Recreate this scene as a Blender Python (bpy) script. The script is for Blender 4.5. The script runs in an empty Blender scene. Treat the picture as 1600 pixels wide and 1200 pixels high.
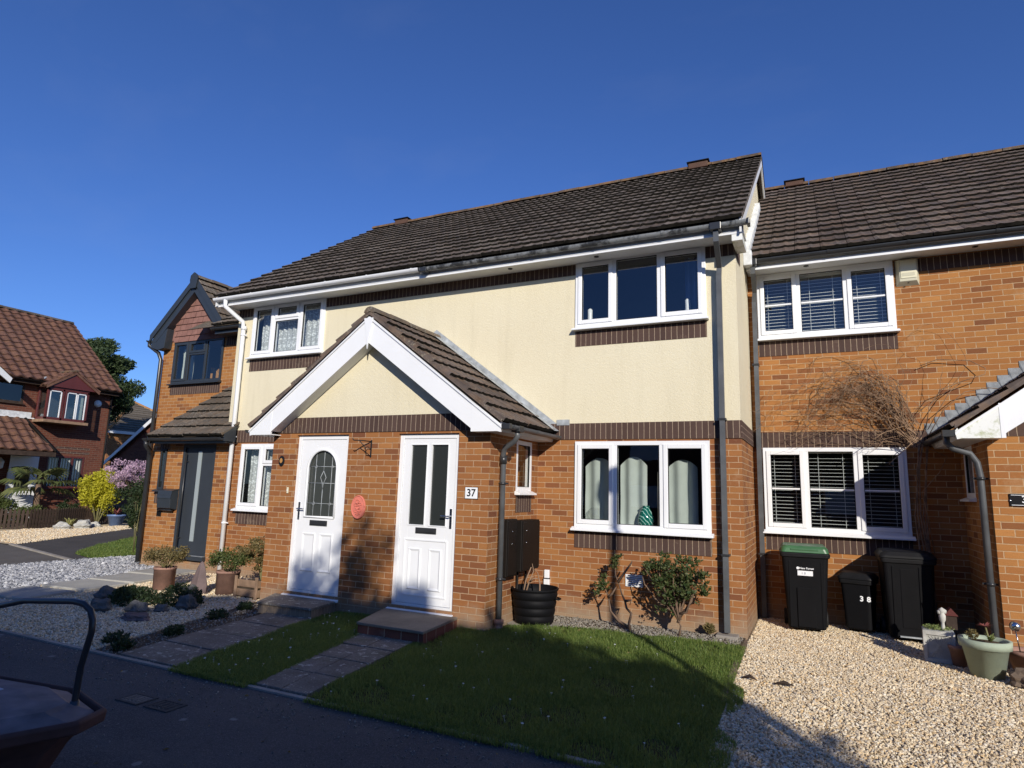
import bpy, math, random
import numpy as np
from mathutils import Vector, Matrix

random.seed(11)
rng = np.random.default_rng(11)
S = bpy.context.scene
COL = S.collection
R_ = math.radians

# ------------------------------------------------------------------ camera
cam_d = bpy.data.cameras.new("camera"); cam = bpy.data.objects.new("camera", cam_d); COL.objects.link(cam)
cr = Vector((0.90053047, 0.43386688, 0.02836199)); cu = Vector((0.04637236, -0.16069949, 0.98591342)); cf = Vector((-0.43231294, 0.88652987, 0.16483422))
cam.matrix_world = Matrix(((cr.x, cu.x, -cf.x, 3.022), (cr.y, cu.y, -cf.y, -8.272), (cr.z, cu.z, -cf.z, 1.694), (0, 0, 0, 1)))
cam_d.sensor_width = 36; cam_d.lens = 982.21 / 1600 * 36; cam_d.clip_end = 2000; cam_d.clip_start = 0.05
S.camera = cam

# ------------------------------------------------------------------ light
SUNV = Vector((0.72, -1.0, 0.52)).normalized()      # towards the sun
EL = math.asin(SUNV.z); AZ = math.atan2(SUNV.x, SUNV.y)
w = bpy.data.worlds.new("World"); S.world = w; w.use_nodes = True
nt = w.node_tree; nt.nodes.clear()
sky = nt.nodes.new('ShaderNodeTexSky'); sky.sky_type = 'NISHITA'; sky.sun_disc = False
sky.sun_elevation = EL; sky.sun_rotation = AZ; sky.air_density = 1.0; sky.dust_density = 0.25; sky.ozone_density = 2.2; sky.altitude = 0
bg = nt.nodes.new('ShaderNodeBackground'); bg.inputs[1].default_value = 0.1
out = nt.nodes.new('ShaderNodeOutputWorld')
# faint high cirrus, laid out by direction in the sky
tc = nt.nodes.new('ShaderNodeTexCoord'); mp = nt.nodes.new('ShaderNodeMapping'); mp.inputs['Scale'].default_value = (2.0, 5.0, 7.0); mp.inputs['Rotation'].default_value = (0.3, 0.5, 0.4)
ns = nt.nodes.new('ShaderNodeTexNoise'); ns.inputs['Scale'].default_value = 1.3; ns.inputs['Detail'].default_value = 6; ns.inputs['Roughness'].default_value = 0.55
rp = nt.nodes.new('ShaderNodeValToRGB'); rp.color_ramp.elements[0].position = 0.52; rp.color_ramp.elements[1].position = 0.85
rp.color_ramp.elements[1].color = (0.045, 0.045, 0.045, 1)
mx = nt.nodes.new('ShaderNodeMixRGB'); mx.inputs[2].default_value = (5.0, 5.2, 5.6, 1)
nt.links.new(tc.outputs['Generated'], mp.inputs[0]); nt.links.new(mp.outputs[0], ns.inputs['Vector']); nt.links.new(ns.outputs[0], rp.inputs[0])
nt.links.new(rp.outputs[0], mx.inputs[0]); tn = nt.nodes.new('ShaderNodeMixRGB'); tn.blend_type = 'MULTIPLY'; tn.inputs[0].default_value = 1.0; tn.inputs[2].default_value = (0.475, 0.73, 1.31, 1)   # deep clear-air blue
nt.links.new(sky.outputs[0], tn.inputs[1]); nt.links.new(tn.outputs[0], mx.inputs[1]); nt.links.new(mx.outputs[0], bg.inputs[0]); nt.links.new(bg.outputs[0], out.inputs[0])

sd = bpy.data.lights.new("sun", 'SUN'); sd.energy = 4.9; sd.angle = R_(0.53); sd.color = (1.0, 0.93, 0.82)
so = bpy.data.objects.new("sun", sd); COL.objects.link(so); so.rotation_euler = SUNV.to_track_quat('Z', 'Y').to_euler(); so.location = (10, -20, 20)
S.view_settings.view_transform = 'Standard'; S.view_settings.look = 'None'; S.view_settings.exposure = 0.0; S.view_settings.gamma = 1.0
S.render.engine = 'CYCLES'
S.cycles.max_bounces = 8; S.cycles.transparent_max_bounces = 16; S.cycles.sample_clamp_indirect = 4.0

# ------------------------------------------------------------------ materials
MATS = {}
class NT:
    def __init__(s, name):
        s.m = bpy.data.materials.new(name); s.m.use_nodes = True; s.t = s.m.node_tree; s.t.nodes.clear()
        s.out = s.n('ShaderNodeOutputMaterial'); s.b = s.n('ShaderNodeBsdfPrincipled'); s.l(s.b.outputs[0], s.out.inputs[0]); MATS[name] = s.m
    def n(s, t, **k):
        x = s.t.nodes.new(t)
        for a, v in k.items(): setattr(x, a, v)
        return x
    def l(s, a, b): s.t.links.new(a, b)
    def noise(s, scale, detail=4, rough=0.55, src=None, stretch=None):
        x = s.n('ShaderNodeTexNoise'); x.inputs['Scale'].default_value = scale; x.inputs['Detail'].default_value = detail; x.inputs['Roughness'].default_value = rough
        c = src or s.coord('Object')
        if stretch:
            m = s.n('ShaderNodeMapping'); m.inputs['Scale'].default_value = stretch; s.l(c, m.inputs[0]); c = m.outputs[0]
        s.l(c, x.inputs['Vector']); return x.outputs[0]
    def coord(s, w):
        if not hasattr(s, 'tc'): s.tc = s.n('ShaderNodeTexCoord')
        return s.tc.outputs[w]
    def ramp(s, f, stops):
        r = s.n('ShaderNodeValToRGB'); e = r.color_ramp.elements
        while len(e) < len(stops): e.new(0.5)
        for i, (p, c) in enumerate(stops):
            e[i].position = p; e[i].color = (c, c, c, 1) if isinstance(c, (int, float)) else (*c, 1)
        s.l(f, r.inputs[0]); return r.outputs[0]
    def mix(s, f, a, b, mode='MIX'):
        m = s.n('ShaderNodeMixRGB', blend_type=mode)
        for i, v in ((0, f), (1, a), (2, b)):
            if isinstance(v, (int, float)): m.inputs[i].default_value = v if i == 0 else (v, v, v, 1)
            elif isinstance(v, tuple): m.inputs[i].default_value = (*v, 1)
            else: s.l(v, m.inputs[i])
        return m.outputs[0]
    def math(s, op, a, b=0.0):
        m = s.n('ShaderNodeMath', operation=op)
        for i, v in ((0, a), (1, b)):
            if isinstance(v, (int, float)): m.inputs[i].default_value = v
            else: s.l(v, m.inputs[i])
        return m.outputs[0]
    def bump(s, h, strength, dist=0.01):
        b = s.n('ShaderNodeBump'); b.inputs['Strength'].default_value = strength; b.inputs['Distance'].default_value = dist
        s.l(h, b.inputs['Height']); s.l(b.outputs[0], s.b.inputs['Normal'])
    def col(s, c):
        if isinstance(c, tuple): s.b.inputs['Base Color'].default_value = (*c, 1)
        else: s.l(c, s.b.inputs['Base Color'])
    def set(s, rough=None, spec=None, metal=None):
        if rough is not None:
            if isinstance(rough, (int, float)): s.b.inputs['Roughness'].default_value = rough
            else: s.l(rough, s.b.inputs['Roughness'])
        if spec is not None: s.b.inputs['Specular IOR Level'].default_value = spec
        if metal is not None: s.b.inputs['Metallic'].default_value = metal
    def rand(s):
        g = s.n('ShaderNodeNewGeometry'); return g.outputs['Random Per Island']

def simple(name, c, rough=0.5, spec=0.5, var=0.12, scale=3.0, bump=0.0, bscale=60, metal=None, fine=0.0):
    k = NT(name); n1 = k.noise(scale, 5)
    a = tuple(min(1, x * (1 + var)) for x in c); b = tuple(x * (1 - var) for x in c)
    cc = k.mix(k.ramp(n1, [(0.3, 0.0), (0.7, 1.0)]), b, a)
    if fine: cc = k.mix(k.ramp(k.noise(scale * 25, 2), [(0.35, 0.0), (0.65, fine)]), cc, tuple(x * 0.5 for x in c))
    k.col(cc); k.set(rough, spec, metal)
    if bump: k.bump(k.noise(bscale, 4), bump, 0.004)
    return k.m

def brick(name, c1, c2, mortar, w=0.225, h=0.075, ms=0.0055, off=0.5, bias=0.0, dark=(0.16, 0.06, 0.035), bumps=0.6, dirt=0.35, ox=0.0, oz=0.0, damp=0.75):
    k = NT(name); uv = k.coord('UV')
    m = k.n('ShaderNodeMapping'); m.inputs['Location'].default_value = (ox, oz, 0); k.l(uv, m.inputs[0])
    # slightly wobbly joints
    nz = k.noise(9.0, 3, src=uv); ad = k.n('ShaderNodeVectorMath', operation='MULTIPLY_ADD')
    nzc = k.n('ShaderNodeTexNoise'); nzc.inputs['Scale'].default_value = 14; k.l(uv, nzc.inputs['Vector'])
    sub = k.n('ShaderNodeVectorMath', operation='SUBTRACT'); k.l(nzc.outputs['Color'], sub.inputs[0]); sub.inputs[1].default_value = (0.5, 0.5, 0.5)
    k.l(sub.outputs[0], ad.inputs[0]); ad.inputs[1].default_value = (0.006, 0.006, 0); k.l(m.outputs[0], ad.inputs[2])
    def bt(a, b, mo, msz):
        t = k.n('ShaderNodeTexBrick'); t.offset = off; t.squash = 1
        t.inputs['Scale'].default_value = 1; t.inputs['Mortar Size'].default_value = msz; t.inputs['Mortar Smooth'].default_value = 0.25
        t.inputs['Brick Width'].default_value = w; t.inputs['Row Height'].default_value = h; t.inputs['Bias'].default_value = bias
        t.inputs['Color1'].default_value = (*a, 1); t.inputs['Color2'].default_value = (*b, 1); t.inputs['Mortar'].default_value = (*mo, 1)
        k.l(ad.outputs[0], t.inputs['Vector']); return t
    t = bt((1, 1, 1), (0, 0, 0), (0.5, 0.5, 0.5), ms)
    bc = k.ramp(t.outputs['Color'], [(0.0, dark), (0.22, c1), (0.6, c2), (0.85, c1), (1.0, tuple(x * 1.15 for x in c2))])
    spk = k.ramp(k.noise(120, 3, src=uv), [(0.3, 0.0), (0.75, 1.0)])
    bc = k.mix(k.math('MULTIPLY', spk, 0.35), bc, tuple(x * 0.55 for x in c1))
    stk = k.ramp(k.noise(1.0, 4, 0.7, src=uv, stretch=(9, 60, 1)), [(0.3, 0.0), (0.72, 1.0)])    # dragged, streaky faces
    bc = k.mix(k.math('MULTIPLY', stk, 0.38), bc, tuple(x * 0.6 for x in c2))
    big = k.ramp(k.noise(0.9, 4, src=uv), [(0.35, 0.0), (0.7, 1.0)])
    bc = k.mix(k.math('MULTIPLY', big, dirt), bc, tuple(x * 0.62 for x in c1))
    mo = k.mix(k.ramp(k.noise(25, 3, src=uv), [(0.3, 0.0), (0.7, 1.0)]), mortar, tuple(x * 0.7 for x in mortar))
    fin = k.mix(t.outputs['Fac'], bc, mo)
    sz = k.n('ShaderNodeSeparateXYZ'); k.l(uv, sz.inputs[0])      # salts and splash staining on the lowest courses
    low = k.ramp(k.math('ADD', sz.outputs[1], k.math('MULTIPLY', k.noise(3.5, 5, 0.7, src=uv), 0.55)), [(0.34, damp), (0.62, 0.0)])
    fin = k.mix(low, fin, (0.30, 0.235, 0.165))
    eff = k.ramp(k.noise(1.7, 6, 0.72, src=uv), [(0.60, 0.0), (0.74, 0.45)])
    fin = k.mix(eff, fin, tuple(x * 0.85 for x in mortar))
    k.col(fin); k.set(0.88, 0.2)
    hh = k.math('ADD', k.math('SUBTRACT', 1.0, t.outputs['Fac']), k.math('MULTIPLY', k.noise(90, 4, src=uv), 0.35))
    k.bump(hh, bumps, 0.006)
    return k.m

brick('orange_brick', (0.29, 0.110, 0.040), (0.41, 0.183, 0.062), (0.50, 0.33, 0.20), dark=(0.15, 0.055, 0.034), ms=0.0054)
brick('orange_brick_b', (0.34, 0.132, 0.042), (0.46, 0.212, 0.066), (0.52, 0.35, 0.20), dark=(0.155, 0.056, 0.03), dirt=0.35, ms=0.0054)
brick('red_brick', (0.15, 0.05, 0.032), (0.19, 0.066, 0.04), (0.2, 0.13, 0.095), dark=(0.1, 0.036, 0.027))
brick('soldier_brick', (0.085, 0.052, 0.042), (0.105, 0.066, 0.054), (0.42, 0.32, 0.23), w=0.075, h=50, ms=0.0042, off=0.0, dark=(0.07, 0.044, 0.038), dirt=0.2, ox=0.01, oz=10)
brick('brown_brick', (0.085, 0.052, 0.042), (0.105, 0.066, 0.054), (0.30, 0.22, 0.17), dark=(0.07, 0.044, 0.038), dirt=0.2)

k = NT('cream_render'); uv = k.coord('Object')
c = k.mix(k.ramp(k.noise(0.7, 5), [(0.3, 0.0), (0.75, 1.0)]), (0.70, 0.63, 0.455), (0.745, 0.685, 0.51))
c = k.mix(k.ramp(k.noise(140, 3), [(0.45, 0.0), (0.8, 0.35)]), c, (0.5, 0.43, 0.27))
st = k.ramp(k.noise(1.0, 5, 0.65, stretch=(5, 5, 0.45)), [(0.5, 0.0), (0.8, 0.24)])
k.col(k.mix(st, c, (0.45, 0.40, 0.27))); k.set(0.95, 0.1)
k.bump(k.math('ADD', k.noise(150, 3), k.math('MULTIPLY', k.noise(35, 4), 0.8)), 0.75, 0.006)

def tilemat(name, c1, c2, lichen=(0.30, 0.27, 0.20), amt=0.35, orange=0.0):
    k = NT(name); r = k.rand()
    base = k.mix(r, c1, c2)
    base = k.mix(k.ramp(k.noise(6, 5), [(0.35, 0.0), (0.7, 0.6)]), base, tuple(x * 0.55 for x in c1))
    l = k.ramp(k.noise(30, 5, 0.7), [(0.55, 0.0), (0.64, 1.0)])
    l2 = k.ramp(k.noise(1.6, 4), [(0.42, 0.0), (0.62, 1.0)])
    base = k.mix(k.math('MULTIPLY', k.math('MULTIPLY', l, l2), amt), base, lichen)
    if orange:
        o = k.ramp(k.noise(7, 5, 0.65), [(0.44, 0.0), (0.6, 1.0)])
        base = k.mix(k.math('MULTIPLY', o, orange), base, (0.34, 0.17, 0.05))
    k.col(base); k.set(0.85, 0.25); k.bump(k.noise(70, 5, 0.7), 0.5, 0.006)
tilemat('brown_tile', (0.07, 0.058, 0.05), (0.155, 0.13, 0.112), amt=0.85, orange=0.08)
tilemat('brown_tile_b', (0.072, 0.056, 0.049), (0.165, 0.13, 0.112), amt=0.95, orange=0.15)
simple('dark_edge', (0.016, 0.014, 0.011), 0.95, 0.1, 0.5, 14, bump=0.6, bscale=80)  # near-black front edges of the roof tiles
tilemat('ridge_tile', (0.075, 0.058, 0.045), (0.14, 0.10, 0.075), amt=0.6, orange=0.33)
tilemat('grey_tile', (0.1, 0.085, 0.068), (0.17, 0.14, 0.11), (0.34, 0.32, 0.27), amt=1.0, orange=0.12)
tilemat('red_tile', (0.105, 0.052, 0.041), (0.165, 0.083, 0.06), amt=0.25, orange=0.15)
tilemat('far_tile', (0.13, 0.11, 0.085), (0.19, 0.16, 0.12), amt=0.3)
tilemat('orange_ridge', (0.3, 0.16, 0.07), (0.4, 0.22, 0.09), amt=0.2)
tilemat('clay_vent', (0.10, 0.055, 0.04), (0.13, 0.07, 0.045), amt=0.3)
tilemat('hung_tile', (0.25, 0.125, 0.10), (0.29, 0.15, 0.12), amt=0.0)

simple('white_upvc', (0.78, 0.79, 0.8), 0.3, 0.5, 0.03, 2)
simple('white_fascia', (0.72, 0.73, 0.73), 0.45, 0.4, 0.06, 2, fine=0.08)
k = NT('mossy_white')
c = k.mix(k.ramp(k.noise(9, 5, 0.65), [(0.5, 0.0), (0.68, 1.0)]), (0.74, 0.75, 0.72), (0.34, 0.37, 0.18)); k.col(c); k.set(0.5, 0.4)
simple('black_plastic', (0.028, 0.029, 0.031), 0.32, 0.5, 0.2, 3)
k = NT('worn_black')   # weathered gutter: greyed patches
c = k.mix(k.ramp(k.noise(5, 5, 0.7, stretch=(1, 1, 1)), [(0.42, 0.0), (0.55, 1.0)]), (0.04, 0.042, 0.045), (0.22, 0.23, 0.235)); k.col(c); k.set(0.4, 0.5)
simple('grey_pipe', (0.085, 0.09, 0.095), 0.38, 0.5, 0.25, 4)
simple('anthracite', (0.030, 0.036, 0.043), 0.35, 0.5, 0.08, 3)
simple('anthracite_door', (0.032, 0.038, 0.046), 0.5, 0.4, 0.06, 3)
simple('dark_brown_metal', (0.008, 0.006, 0.005), 0.6, 0.2, 0.15, 5)
simple('maroon_paint', (0.10, 0.025, 0.022), 0.4, 0.45, 0.1, 4)
simple('dark_wood', (0.05, 0.034, 0.026), 0.8, 0.2, 0.3, 8, bump=0.4)
simple('old_wood', (0.26, 0.17, 0.11), 0.85, 0.2, 0.25, 8, bump=0.5)
simple('lead', (0.36, 0.385, 0.40), 0.5, 0.5, 0.35, 9, bump=0.3, bscale=20, fine=0.4)
simple('dark_lead', (0.21, 0.23, 0.25), 0.5, 0.5, 0.45, 14, bump=0.4, bscale=25, fine=0.5)
simple('tub_lid', (0.17, 0.14, 0.14), 0.65, 0.3, 0.3, 8)
simple('pale_lead', (0.62, 0.64, 0.65), 0.5, 0.5, 0.2, 12, bump=0.3, bscale=20)
simple('bin_black', (0.006, 0.006, 0.007), 0.6, 0.12, 0.15, 5, bump=0.15, bscale=200)
simple('bin_lid', (0.010, 0.010, 0.011), 0.55, 0.22, 0.2, 9, bump=0.2)
simple('green_lid', (0.045, 0.13, 0.055), 0.42, 0.5, 0.15, 5)
simple('rubber', (0.02, 0.02, 0.02), 0.7, 0.3, 0.1)
simple('terracotta', (0.30, 0.175, 0.135), 0.85, 0.2, 0.3, 6, bump=0.3, fine=0.35)
simple('sage_pot', (0.36, 0.42, 0.32), 0.75, 0.25, 0.14, 5, bump=0.2, fine=0.12)
simple('blue_pot', (0.13, 0.2, 0.38), 0.4, 0.5, 0.15, 5)
simple('soil', (0.10, 0.075, 0.052), 0.95, 0.1, 0.35, 6, bump=0.8, bscale=50, fine=0.5)
simple('concrete', (0.33, 0.30, 0.26), 0.9, 0.2, 0.18, 2.5, bump=0.5, bscale=90, fine=0.3)
k = NT('slab_stone')
c = k.mix(k.ramp(k.noise(3.5, 5), [(0.3, 0.0), (0.7, 1.0)]), (0.16, 0.135, 0.11), (0.27, 0.235, 0.195))
c = k.mix(k.ramp(k.noise(70, 3), [(0.4, 0.0), (0.65, 0.6)]), c, (0.09, 0.08, 0.065))
c = k.mix(k.ramp(k.noise(13, 6, 0.7), [(0.57, 0.0), (0.63, 0.9)]), c, (0.5, 0.47, 0.4)); c = k.mix(k.ramp(k.noise(2.2, 5, 0.7), [(0.55, 0.0), (0.7, 0.5)]), c, (0.07, 0.08, 0.035))
k.col(c); k.set(0.9, 0.2); k.bump(k.noise(45, 4), 0.8, 0.006)
simple('grey_slab', (0.38, 0.37, 0.33), 0.88, 0.2, 0.12, 2.5, bump=0.35, bscale=70, fine=0.2)
simple('step_top', (0.26, 0.22, 0.165), 0.85, 0.2, 0.2, 4, bump=0.4, bscale=40, fine=0.35)
simple('cast_stone', (0.42, 0.42, 0.39), 0.9, 0.2, 0.25, 8, bump=0.5, bscale=60, fine=0.35)
simple('rock', (0.12, 0.118, 0.112), 0.9, 0.2, 0.35, 5, bump=0.9, bscale=16, fine=0.3)
simple('pale_rock', (0.46, 0.45, 0.41), 0.9, 0.2, 0.3, 5, bump=0.8, bscale=12, fine=0.3)
simple('purple_rock', (0.17, 0.125, 0.12), 0.85, 0.2, 0.25, 5, bump=0.7, bscale=14, fine=0.3)
simple('sandy_kerb', (0.19, 0.14, 0.10), 0.9, 0.2, 0.25, 5, bump=0.6, bscale=40, fine=0.3)
simple('pink_plaque', (0.62, 0.19, 0.14), 0.75, 0.2, 0.12, 12, bump=0.2)
simple('sticker_white', (0.8, 0.81, 0.82), 0.4, 0.4, 0.02)
simple('sign_black', (0.012, 0.012, 0.014), 0.25, 0.5, 0.05)
simple('cream_plastic', (0.66, 0.63, 0.46), 0.45, 0.4, 0.04)
simple('alarm_edge', (0.50, 0.48, 0.36), 0.45, 0.4, 0.04)
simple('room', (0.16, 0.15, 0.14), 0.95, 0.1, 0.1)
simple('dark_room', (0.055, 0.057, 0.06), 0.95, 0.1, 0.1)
simple('orange_wood', (0.45, 0.23, 0.07), 0.5, 0.3, 0.1)
simple('curtain_cloth', (0.44, 0.48, 0.45), 0.9, 0.1, 0.05, 6, bump=0.3, bscale=40)
simple('blue_curtain', (0.10, 0.16, 0.32), 0.9, 0.1, 0.08, 6)
simple('blind_slat', (0.72, 0.73, 0.72), 0.5, 0.3, 0.02)
simple('chrome', (0.55, 0.56, 0.58), 0.2, 0.5, 0.03, metal=1.0)
simple('bark', (0.15, 0.10, 0.07), 0.9, 0.15, 0.35, 12, bump=0.8, bscale=40)
simple('vine_bark', (0.23, 0.15, 0.095), 0.85, 0.15, 0.55, 8, bump=0.4)
simple('stem_green', (0.16, 0.15, 0.07), 0.8, 0.2, 0.3, 10)
simple('pink_brown_plastic', (0.095, 0.048, 0.04), 0.7, 0.25, 0.25, 6)
simple('lid_label', (0.42, 0.44, 0.5), 0.4, 0.4, 0.2, 14)
simple('trellis_black', (0.02, 0.02, 0.02), 0.5, 0.4, 0.1)

k = NT('obscure_glass'); k.col((0.028, 0.032, 0.031)); k.set(0.12, 0.6); k.bump(k.noise(40, 3, stretch=(1, 1, 0.25)), 0.35, 0.004)
k = NT('frosted_pane'); k.col((0.30, 0.34, 0.345)); k.set(0.25, 0.5)
k = NT('green_glass')
v = k.n('ShaderNodeTexWave'); v.inputs['Scale'].default_value = 9; v.inputs['Distortion'].default_value = 6; v.bands_direction = 'DIAGONAL'; k.l(k.coord('Object'), v.inputs['Vector'])
k.col(k.mix(k.ramp(v.outputs[0], [(0.88, 0.0), (0.93, 1.0)]), (0.005, 0.13, 0.10), (0.45, 0.7, 0.62))); k.set(0.08, 0.6)

def glass(name, tint, base, mul):
    k = NT(name); k.t.nodes.remove(k.b)
    tr = k.n('ShaderNodeBsdfTransparent'); tr.inputs[0].default_value = (*tint, 1)
    gl = k.n('ShaderNodeBsdfGlossy'); gl.inputs['Roughness'].default_value = 0.0; gl.inputs[0].default_value = (1, 1, 1, 1)
    lw = k.n('ShaderNodeLayerWeight'); lw.inputs[0].default_value = 0.5; fr = k.n('ShaderNodeMath', operation='POWER'); k.l(lw.outputs['Facing'], fr.inputs[0]); fr.inputs[1].default_value = 4.0
    b = k.n('ShaderNodeBump'); b.inputs['Strength'].default_value = 0.04; b.inputs['Distance'].default_value = 0.02; k.l(k.noise(1.6, 2), b.inputs['Height']); k.l(b.outputs[0], gl.inputs['Normal'])
    f = k.math('ADD', k.math('MULTIPLY', fr.outputs[0], mul), base)
    mxs = k.n('ShaderNodeMixShader'); k.l(f, mxs.inputs[0]); k.l(tr.outputs[0], mxs.inputs[1]); k.l(gl.outputs[0], mxs.inputs[2]); k.l(mxs.outputs[0], k.out.inputs[0])
glass('window_glass', (0.88, 0.91, 0.90), 0.085, 0.95)
glass('clear_bulb', (0.93, 0.93, 0.93), 0.06, 0.9)

# lace net curtains: woven holes
k = NT('lace'); vor = k.n('ShaderNodeTexVoronoi'); vor.inputs['Scale'].default_value = 34; k.l(k.coord('UV'), vor.inputs['Vector'])
dif = k.n('ShaderNodeBsdfDiffuse'); dif.inputs[0].default_value = (0.75, 0.78, 0.80, 1); tr = k.n('ShaderNodeBsdfTransparent')
fac = k.ramp(k.math('ADD', vor.outputs['Distance'], k.math('MULTIPLY', k.noise(7, 4, src=k.coord('UV')), 0.7)), [(0.55, 0.97), (0.9, 0.5)])
mxs = k.n('ShaderNodeMixShader'); k.l(fac, mxs.inputs[0]); k.l(tr.outputs[0], mxs.inputs[1]); k.l(dif.outputs[0], mxs.inputs[2]); k.l(mxs.outputs[0], k.out.inputs[0]); k.t.nodes.remove(k.b)

def leafmat(name, c1, c2, trans=0.25):
    k = NT(name); r = k.rand(); c = k.mix(r, c1, c2)
    k.col(c); k.set(0.55, 0.35)
    tl = k.n('ShaderNodeBsdfTranslucent'); k.l(k.mix(0.5, c, tuple(min(1, x * 2.2) for x in c2)), tl.inputs[0])
    mxs = k.n('ShaderNodeMixShader'); mxs.inputs[0].default_value = trans; k.l(k.b.outputs[0], mxs.inputs[1]); k.l(tl.outputs[0], mxs.inputs[2]); k.l(mxs.outputs[0], k.out.inputs[0])
leafmat('grass_blade', (0.045, 0.105, 0.016), (0.22, 0.27, 0.07), 0.35)
leafmat('rose_leaf', (0.03, 0.06, 0.015), (0.10, 0.11, 0.04))
leafmat('rose_red_leaf', (0.04, 0.03, 0.02), (0.12, 0.07, 0.05))
leafmat('shrub_leaf', (0.04, 0.065, 0.015), (0.11, 0.13, 0.035))
leafmat('olive_leaf', (0.10, 0.085, 0.03), (0.22, 0.17, 0.07))
leafmat('dark_leaf', (0.012, 0.026, 0.01), (0.045, 0.07, 0.025))
leafmat('yellow_leaf', (0.34, 0.33, 0.02), (0.60, 0.55, 0.05), 0.35)
leafmat('lilac_petal', (0.42, 0.26, 0.36), (0.62, 0.45, 0.55), 0.3)
leafmat('pine_needle', (0.018, 0.036, 0.014), (0.07, 0.10, 0.035), 0.15)
leafmat('tree_leaf', (0.03, 0.05, 0.015), (0.07, 0.1, 0.03), 0.2)
leafmat('palm_leaf', (0.06, 0.085, 0.025), (0.17, 0.18, 0.07), 0.2)
leafmat('variegated_leaf', (0.16, 0.18, 0.05), (0.48, 0.44, 0.17), 0.25)
leafmat('red_leaf', (0.14, 0.04, 0.035), (0.34, 0.12, 0.10), 0.25)
leafmat('succulent_leaf', (0.12, 0.17, 0.05), (0.25, 0.28, 0.10), 0.2)
leafmat('daisy_petal', (0.7, 0.7, 0.68), (0.85, 0.85, 0.82), 0.2)

def stonemat(name, cols, rough=0.75):
    k = NT(name); r = k.rand(); n = len(cols)
    c = k.ramp(r, [(i / (n - 1), cc) for i, cc in enumerate(cols)])
    c = k.mix(k.ramp(k.noise(90, 3), [(0.35, 0.0), (0.7, 0.45)]), c, tuple(x * 0.5 for x in cols[0]))
    k.col(c); k.set(rough, 0.3)
stonemat('beige_stone', [(0.60, 0.43, 0.24), (0.80, 0.68, 0.47), (0.40, 0.29, 0.18), (0.88, 0.80, 0.63), (0.66, 0.45, 0.22), (0.84, 0.73, 0.53), (0.50, 0.41, 0.30), (0.9, 0.84, 0.70)])
stonemat('grey_stone', [(0.14, 0.13, 0.11), (0.30, 0.27, 0.22), (0.2, 0.17, 0.13), (0.40, 0.36, 0.30), (0.17, 0.16, 0.16)])
stonemat('slate_stone', [(0.10, 0.11, 0.14), (0.55, 0.56, 0.58), (0.07, 0.08, 0.10), (0.7, 0.7, 0.7), (0.16, 0.17, 0.2), (0.62, 0.62, 0.62)])

k = NT('asphalt')
c = k.mix(k.ramp(k.noise(1.1, 5), [(0.3, 0.0), (0.7, 1.0)]), (0.040, 0.041, 0.044), (0.062, 0.062, 0.064))
c = k.mix(k.ramp(k.noise(0.5, 5, 0.65, stretch=(1, 3, 1)), [(0.5, 0.0), (0.72, 0.6)]), c, (0.095, 0.09, 0.08))
c = k.mix(k.ramp(k.noise(160, 2), [(0.48, 0.0), (0.7, 0.9)]), c, (0.15, 0.15, 0.15))
vc = k.n('ShaderNodeTexVoronoi', feature='DISTANCE_TO_EDGE'); vc.inputs['Scale'].default_value = 0.55; vcm = k.n('ShaderNodeVectorMath', operation='ADD'); nv_ = k.n('ShaderNodeTexNoise'); nv_.inputs['Scale'].default_value = 3; k.l(k.coord('Object'), nv_.inputs['Vector']); k.l(nv_.outputs['Color'], vcm.inputs[0]); k.l(k.coord('Object'), vcm.inputs[1]); k.l(vcm.outputs[0], vc.inputs['Vector'])
c = k.mix(k.ramp(vc.outputs['Distance'], [(0.002, 0.18), (0.006, 0.0)]), c, (0.012, 0.012, 0.012))
vs = k.n('ShaderNodeTexVoronoi'); vs.inputs['Scale'].default_value = 3.2; k.l(k.coord('Object'), vs.inputs['Vector'])
sp = k.ramp(k.math('ADD', vs.outputs['Distance'], k.math('MULTIPLY', k.noise(18, 3), 0.22)), [(0.19, 1.0), (0.23, 0.0)])   # pale chewing-gum / lichen spots
sel = k.n('ShaderNodeSeparateColor'); k.l(vs.outputs['Color'], sel.inputs[0])
k.col(k.mix(k.math('MULTIPLY', sp, k.math('GREATER_THAN', sel.outputs[0], 0.42)), c, (0.20, 0.2, 0.19))); k.set(0.85, 0.3)
k.bump(k.noise(180, 3), 0.5, 0.004)
simple('pale_asphalt', (0.14, 0.128, 0.112), 0.9, 0.2, 0.15, 1.5, bump=0.4, bscale=120, fine=0.4)
simple('side_asphalt', (0.085, 0.078, 0.072), 0.9, 0.2, 0.15, 1.5, bump=0.4, bscale=120, fine=0.4)
simple('turf', (0.075, 0.07, 0.032), 0.95, 0.1, 0.35, 5, bump=0.6, bscale=60, fine=0.5)
simple('gravel_bed', (0.48, 0.38, 0.25), 0.95, 0.1, 0.3, 30, bump=0.9, bscale=90, fine=0.7)
simple('far_gravel', (0.62, 0.50, 0.32), 0.95, 0.1, 0.2, 12, bump=0.9, bscale=60, fine=0.4)
simple('slate_bed', (0.22, 0.23, 0.25), 0.95, 0.1, 0.3, 30, bump=0.9, bscale=90, fine=0.7)

# ------------------------------------------------------------------ mesh helpers
ROOT_LOC = {}
def tag(o, label=None, cat=None, group=None, kind=None):
    if label: o['label'] = label
    if cat: o['category'] = cat
    if group: o['group'] = group
    if kind: o['kind'] = kind
    return o
def thing(name, label, cat, loc=(0, 0, 0), group=None):
    o = bpy.data.objects.new(name, None); COL.objects.link(o); o.location = loc; o.empty_display_size = 0.2
    ROOT_LOC[o.name] = Vector(loc); tag(o, label, cat, group); return o

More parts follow.
